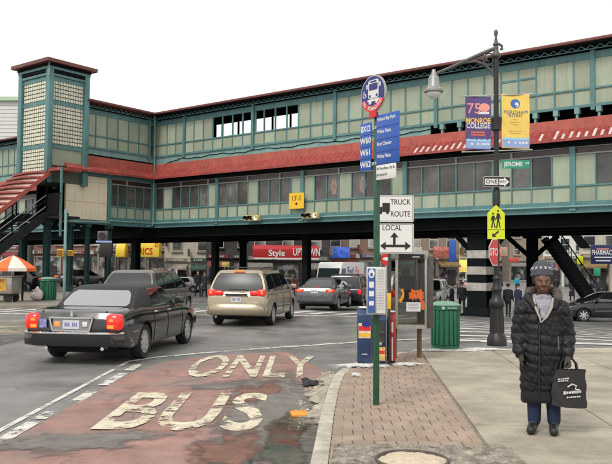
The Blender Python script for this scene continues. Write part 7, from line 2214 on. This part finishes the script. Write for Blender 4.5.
def building(label, cx, cy, w, d, h, wall, rz=0.0, floors=2, cols=4, shop=3.6, bays=3, trim=M_STUC, awn=None, name='building'):
    g = min(gz(cx, cy), -0.15) - 0.05
    t = thing(name, label, 'building', (cx, cy, g), rz)
    MB().box((0, d / 2, h / 2), (w, d, h)).build('wall', wall, t)
    MB().box((0, -0.15, h + 0.1), (w + 0.3, 0.6, 0.5)).build('cornice', trim, t)
    MB().box((0, -0.12, shop + 0.25), (w, 0.30, 0.45)).build('shop_lintel', trim, t)
    bw = w / bays
    for i in range(bays):
        x = -w / 2 + bw * (i + 0.5)
        f = MB()
        ww, hh_ = bw - 0.5, shop - 0.7
        f.box((x - ww / 2, -0.05, 0.35 + hh_ / 2), (0.10, 0.16, hh_)); f.box((x + ww / 2, -0.05, 0.35 + hh_ / 2), (0.10, 0.16, hh_)); f.box((x, -0.05, 0.35 + hh_), (ww + 0.1, 0.16, 0.10)); f.box((x, -0.06, 0.22), (ww + 0.1, 0.2, 0.26))
        sf = f.build('shopfront', M_TRIM if i % 2 else M_STEEL, t)
        MB().box((x, -0.01, 0.35 + hh_ / 2), (ww - 0.1, 0.06, hh_ - 0.1)).build('pane', M_SHOPGL, sf)
        if i % 2 == 0: MB().box((x + ww * 0.2, -0.06, 1.25), (1.0, 0.10, 2.1)).build('door', M_TRIM, sf)
    # canvas blinds and fascia boards over the shop bays
    rb_ = random.Random(int(cx * 7 + cy * 3))
    for i in range(bays):
        x = -w / 2 + bw * (i + 0.5)
        c_ = rb_.choice([(0.20, 0.04, 0.04), (0.05, 0.09, 0.07), (0.28, 0.25, 0.20), (0.04, 0.05, 0.12), (0.22, 0.15, 0.06), (0.20, 0.19, 0.18), (0.08, 0.07, 0.06)])
        mm = mat('blind_%d_%d_%d' % tuple(int(q * 100) for q in c_), c_, 0.6, var=0.35, scale=2.5)
        if rb_.random() < 0.65: MB().prism([(-0.16, shop - 0.25), (-0.9, shop - 0.75), (-0.9, shop - 0.95), (-0.16, shop - 0.55)], x - bw / 2 + 0.2, x + bw / 2 - 0.2, plane='YZ').build('blind', mm, t)
        MB().box((x, -0.30, shop + 0.25), (bw - 0.5, 0.06, 0.40)).build('fascia_board', mm, t)
        for k in range(rb_.randint(3, 7)): MB().box((x - bw * 0.3 + k * 0.28, -0.34, shop + 0.25), (0.16, 0.02, rb_.uniform(0.14, 0.24))).build('fascia_mark', M_FRM, t)
        if rb_.random() < 0.5: MB().box((x + bw / 2, -0.75, shop + 1.1), (0.12, 1.1, 0.9)).build('blade_sign', mm, t)
    if floors:
        fh = (h - shop - 0.8) / floors
        for j in range(floors):
            for i in range(cols):
                x = -w / 2 + w / cols * (i + 0.5); z = shop + 0.8 + fh * (j + 0.45)
                f = MB(); f.box((x, -0.04, z), (1.25, 0.14, fh * 0.62)); fr = f.build('window', M_FRM, t)
                MB().box((x, -0.085, z + fh * 0.155), (1.08, 0.06, fh * 0.27)).build('pane', M_WIN, fr); MB().box((x, -0.08, z - fh * 0.155), (1.08, 0.06, fh * 0.27)).build('pane', M_WIN, fr)
                MB().box((x, -0.12, z - fh * 0.34), (1.4, 0.25, 0.10)).build('sill', trim, fr)
    return t
def px_x(u, y): return (u - 306) / FPX * y
# left of the picture, seen under the wing
building('red brick corner building glimpsed between the teal columns', px_x(78, 98), 98, 12, 8, 11.5, M_BRK, R(-6), 2, 5, 3.8, 3)
building('pale building with white rounded awning left of the yellow awning', px_x(118, 93), 93, 5.2, 8, 11.0, M_BRK2, R(-4), 2, 2, 4.2, 2)
building('tan brick building carrying the yellow awning', px_x(148, 91), 91, 5.0, 8, 11.0, M_BRK2, R(-4), 2, 2, 4.2, 2)
building('beige stucco building with one dark doorway right of the yellow awning', px_x(190, 90), 90, 6.1, 8, 11.0, M_STUC, R(-3), 2, 2, 3.0, 2)
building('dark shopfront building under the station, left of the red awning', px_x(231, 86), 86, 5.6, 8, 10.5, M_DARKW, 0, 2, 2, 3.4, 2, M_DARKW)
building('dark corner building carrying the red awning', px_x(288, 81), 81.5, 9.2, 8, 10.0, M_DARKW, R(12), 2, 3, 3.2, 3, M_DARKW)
building('brown brick building with a blue neon sign behind the delivery truck', px_x(345, 88), 88, 9.0, 8, 11.5, M_BRK3, R(8), 2, 4, 3.6, 3)
building('tan building with a red shop sign beyond the phone kiosk', px_x(425, 96), 96, 9.5, 9, 12.0, M_BRK2, R(14), 2, 4, 3.6, 3)
building('far pale building left of the lit street', px_x(458, 135), 135, 9, 10, 14, M_STUC, R(10), 3, 4, 3.8, 3)
building('far red brick building seen past the banded column', px_x(495, 150), 150, 12, 10, 14, M_BRK, 0, 3, 5, 3.8, 3)
building('far tan brick building behind the woman', px_x(548, 140), 140, 14, 10, 14, M_BRK2, R(-6), 3, 5, 3.8, 3)
building('white-fronted building far right behind the walkers', px_x(573, 104), 104, 8, 9, 13, M_WHW, R(-30), 3, 4, 3.8, 3)
building('pale corner building behind the pharmacy sign', px_x(612, 74), 74, 6.4, 8, 11, M_STUC, R(-40), 2, 3, 3.6, 2)
# tall white building behind the tower
t = building('tall white building with green cornice behind the tower at the left edge', px_x(2, 97), 97, 5.0, 9, 23.2, M_WHW, R(-2), 5, 0, 3.8, 2, mat('pale_green_trim', (0.45, 0.58, 0.42), 0.6))
for k in range(26): MB().box((0, -0.02, 10.0 + k * 0.5), (5.0, 0.06, 0.05)).build('siding_joint', mat('siding_line', (0.55, 0.55, 0.54), 0.6, var=0), t)

# awnings with lettering
def awning(label, u0, u1, vt, vb, y, m_, words, rz=0.0, round_=False, stripe=None, depth=1.2):
    x0, x1 = px_x(u0, y), px_x(u1, y); w = abs(x1 - x0); zt = at((u0 + u1) / 2, vt, y).z; zb = at((u0 + u1) / 2, vb, y).z
    t = thing('shop_awning', label, 'awning', ((x0 + x1) / 2, y, zb), rz)
    h = zt - zb
    if round_: prof = [(0.0, 0.0)] + [(-depth * math.sin(R(a)) * 0.9 - 0.1, h * 0.42 + h * 0.58 * math.cos(R(a))) for a in (90, 72, 54, 36, 18)] + [(0.0, h)]; prof[0] = (0, 0); prof.insert(1, (-depth * 0.9 - 0.1, 0.0))
    else: prof = [(0, 0), (-depth, 0), (-depth, h * 0.70), (-depth * 0.55, h), (0, h)]
    MB().prism(prof, -w / 2, w / 2, plane='YZ').build('canvas', m_, t, bevel=0.02)
    for s, size, x, z, mm, sx in words:
        text(s, size, mm, t, x * w, z * h, -(depth * 0.9 + 0.1) - 0.03 if round_ else -depth - 0.03, 0.02, sx)
    if stripe: MB().box((0, -depth - 0.02, -0.06), (w, 0.06, 0.14)).build('pale_edge', stripe, t)
    return t
M_AWY = mat('awning_yellow', (0.88, 0.60, 0.05), 0.6, var=0.12, scale=1, world=False); M_AWR = mat('awning_red', (0.42, 0.015, 0.02), 0.55, var=0.1, scale=1, world=False); M_AWW = mat('awning_white', (0.68, 0.66, 0.66), 0.5, var=0.05, world=False); M_AWP = mat('awning_purple_grey', (0.35, 0.33, 0.42), 0.5, var=0.1, world=False)
awning('bright yellow rounded shop awning with red letters', 135, 162, 237, 257, 88.2, M_AWY, [('ERICS', 1.05, -0.06, 0.26, M_SRED, 0.78), ('S', 0.6, 0.41, 0.80, M_SRED, 1), ('O', 0.6, 0.41, 0.58, M_SRED, 1)], R(-4), True)
awning('yellow and white shop awning left of the dark column', 119, 128, 242, 257, 89.2, M_AWY, [], R(-4), True)
awning('white and lilac shop fascia behind the traffic signal', 98, 131, 239, 246, 91, M_AWW, [], R(-4))
awning('red shop awning with white lettering under the station', 252.5, 318, 245.5, 258, 78.5, M_AWR, [('Style', 0.90, -0.15, 0.36, M_SWHITE, 1.0), ('UPTOWN', 1.05, 0.31, 0.45, M_SWHITE, 0.62)], R(12), False, M_SWHITE, 0.8)
awning('weathered red shop sign beyond the phone kiosk', 432, 452, 247, 258, 93, mat('awning_brick', (0.42, 0.13, 0.09), 0.6, var=0.5, scale=2, world=False), [], R(14), False, None, 0.5)
def flat_sign(label, u0, u1, v0, v1, y, m_, words, rz=0.0, name='shop_sign'):
    w = (u1 - u0) / FPX * y / math.cos(rz); za = at((u0 + u1) / 2, v0, y).z; zb = at((u0 + u1) / 2, v1, y).z
    t = thing(name, label, 'shop sign', (px_x((u0 + u1) / 2, y), y, (za + zb) / 2), rz)
    MB().box((0, 0, 0), (w, 0.25, za - zb)).build('panel', m_, t, bevel=0.03)
    for s, size, x, z, mm, sx in words: text(s, size, mm, t, x * w, z * (za - zb), -0.13, 0.02, sx)
    MB().box((0, 0.35, 0), (0.2, 0.5, 0.2)).build('bracket', M_SBLK, t)
    return t
M_NVS = mat('sign_navy', (0.015, 0.02, 0.10), 0.4, var=0.1, world=False)
t = flat_sign('navy pharmacy sign at the right edge under the station', 591.5, 616, 245, 264, 58, M_NVS, [('PHARMACY', 0.52, -0.04, 0.10, M_SWHITE, 0.62)], R(-6))
for z, w_, c in ((0.42, 0.9, M_SAL), (-0.22, 1.3, M_SWHITE), (-0.48, 1.1, M_SWHITE)): MB().box((-0.08, -0.14, z), (w_, 0.02, 0.09)).build('small_print_bar', c, t)
flat_sign('blue neon sign behind the delivery truck', 331, 350, 247, 258, 84, mat('neon_blue', (0.04, 0.10, 0.45), 0.3, var=0.9, scale=3, emit=0.35), [], R(8))
flat_sign('blue vertical shop banner over the lit street', 449, 456, 240, 262, 90, M_BLUE, [], 0)
flat_sign('lit orange and yellow shop display far down the street', 452, 468, 260, 272, 118, mat('display_glow', (0.9, 0.55, 0.12), 0.4, var=0.8, scale=0.8, emit=0.6), [], R(8))
flat_sign('yellow-green hanging sign over the far right walkers', 576, 583, 256, 264, 75, M_YEL, [], R(20))
flat_sign('green hanging sign far right below the yellow-green one', 594, 600, 268, 276, 70, M_SGRN, [], R(-10))

# dark stair down from the station on the right
p0 = LP(33.2, 9.0); 
g0 = gz(p0.x, p0.y)
top = at(548, 238, 47); bot = at(586, 290, 47)
SS = thing('steel_stairs', 'black steel stairs coming down from the station at the right', 'staircase', (bot.x, bot.y, gz(bot.x, bot.y)), 0)
rel = lambda p: p - Vector(SS.location)
dirv = bot - top
for dy in (-0.8, 0.8):
    o_ = Vector((0, dy, 0))
    MB().bar(rel(top) + o_, rel(bot) + o_ + Vector((0.3, 0, -0.6)), 0.10, 0.45).build('stringer', M_DSTEEL, SS)
    MB().bar(rel(top) + o_ + Vector((0, 0, 1.0)), rel(bot) + o_ + Vector((0.3, 0, 0.4)), 0.06, 0.06).build('handrail', M_DSTEEL, SS)
    for k in range(9):
        q = rel(top).lerp(rel(bot), k / 8) + o_; MB().bar(q, q + Vector((0, 0, 0.95)), 0.04).build('baluster', M_DSTEEL, SS)
for k in range(16):
    q = rel(top).lerp(rel(bot) + Vector((0.3, 0, -0.5)), (k + 0.5) / 16); MB().box(q, (0.28, 1.5, 0.05)).build('tread', M_DSTEEL, SS)
MB().add([tuple(rel(top) + Vector((0, s, 2.4))) for s in (-0.9, 0.9)] + [tuple(rel(bot) + Vector((0.0, s, 2.6))) for s in (0.9, -0.9)], [(0, 1, 2, 3)]).build('canopy', M_DSTEEL, SS)
# clothing racks in front of the beige building: rail with garments
rnc = random.Random(21)
for k, (u, lb_) in enumerate(((160, 'clothes rail with red and white garments left of the white car'), (171, 'clothes rail with mixed garments behind the white car'))):
    p = foot(u, 84)
    t = thing('clothes_rail', lb_, 'clothes rail', (p.x, p.y, p.z), 0, 'street clothes rails')
    MB().tube([(-0.8, 0, 0), (-0.8, 0, 2.2), (0.8, 0, 2.2), (0.8, 0, 0)], 0.03, 6).build('frame', M_ALU, t)
    for q in range(9):
        c = rnc.choice([(0.6, 0.55, 0.55), (0.45, 0.06, 0.07), (0.05, 0.05, 0.08), (0.55, 0.4, 0.38), (0.1, 0.1, 0.12)])
        MB().box((-0.7 + 0.175 * q, 0, 1.5), (0.13, 0.45, 1.25), taper=0.8).build('garment', mat('garment_%d_%d' % (int(c[0] * 100), int(c[1] * 100)), c, 0.8), t, bevel=0.02)

# more street life beyond the station
for k, (u, v0, v1, y, w_, c, lb_) in enumerate(((416, 247, 253, 92, 12, (0.55, 0.5, 0.42), 'pale shop fascia left of the weathered red sign'), (428, 263, 269, 90, 9, (0.45, 0.08, 0.06), 'small red shop sign below the weathered red sign'),
        (503, 247, 256, 110, 9, (0.45, 0.30, 0.22), 'pinkish shop sign past the banded column'), (514, 258, 262, 112, 10, (0.6, 0.08, 0.06), 'thin red shop sign far past the banded column'), (562, 262, 268, 96, 10, (0.55, 0.08, 0.06), 'red shop sign on the white-fronted building'),
        (563, 250, 256, 97, 9, (0.6, 0.58, 0.52), 'white shop sign on the white-fronted building'), (226, 262, 267, 82, 8, (0.55, 0.42, 0.1), 'small yellow lit shop sign left of the red awning'), (245, 264, 268, 82, 9, (0.5, 0.5, 0.46), 'small white shop sign left of the red awning'))):
    flat_sign(lb_, u - w_ / 2, u + w_ / 2, v0, v1, y, mat('shop_sign_%d' % k, c, 0.5, var=0.35, scale=2.5), [], R(8 if u < 450 else -8))
for u, y, c, hd, lb_ in ((424, 66, B2, 20, 'distant walker in navy beyond the phone kiosk'), (446, 88, B3, 190, 'tiny distant walker in grey under the blue banner'), (500, 70, B3, 40, 'distant walker in grey just left of the stop sign post'), (534, 86, B1, 180, 'tiny distant figure in black behind the woman'),
        (556, 72, B1, 20, 'distant figure in black beside the black stairs'), (584, 78, B4, 170, 'tiny distant walker in brown below the yellow-green sign'), (310, 74, B1, 60, 'dark figure waiting right of the red shopfront'), (262, 75, B1, 120, 'dark figure at the red shopfront door'), (84, 66, B2, 200, 'distant person in navy between the teal columns'), (112, 70, B4, 160, 'distant person in brown beside the dark traffic signal'), (127, 80, B5, 200, 'distant person in red left of the yellow awning')):
    simple_person('person', lb_, pos(u, y), hd, c, K1, h=1.7, stride=0.14, voxel=0.03)
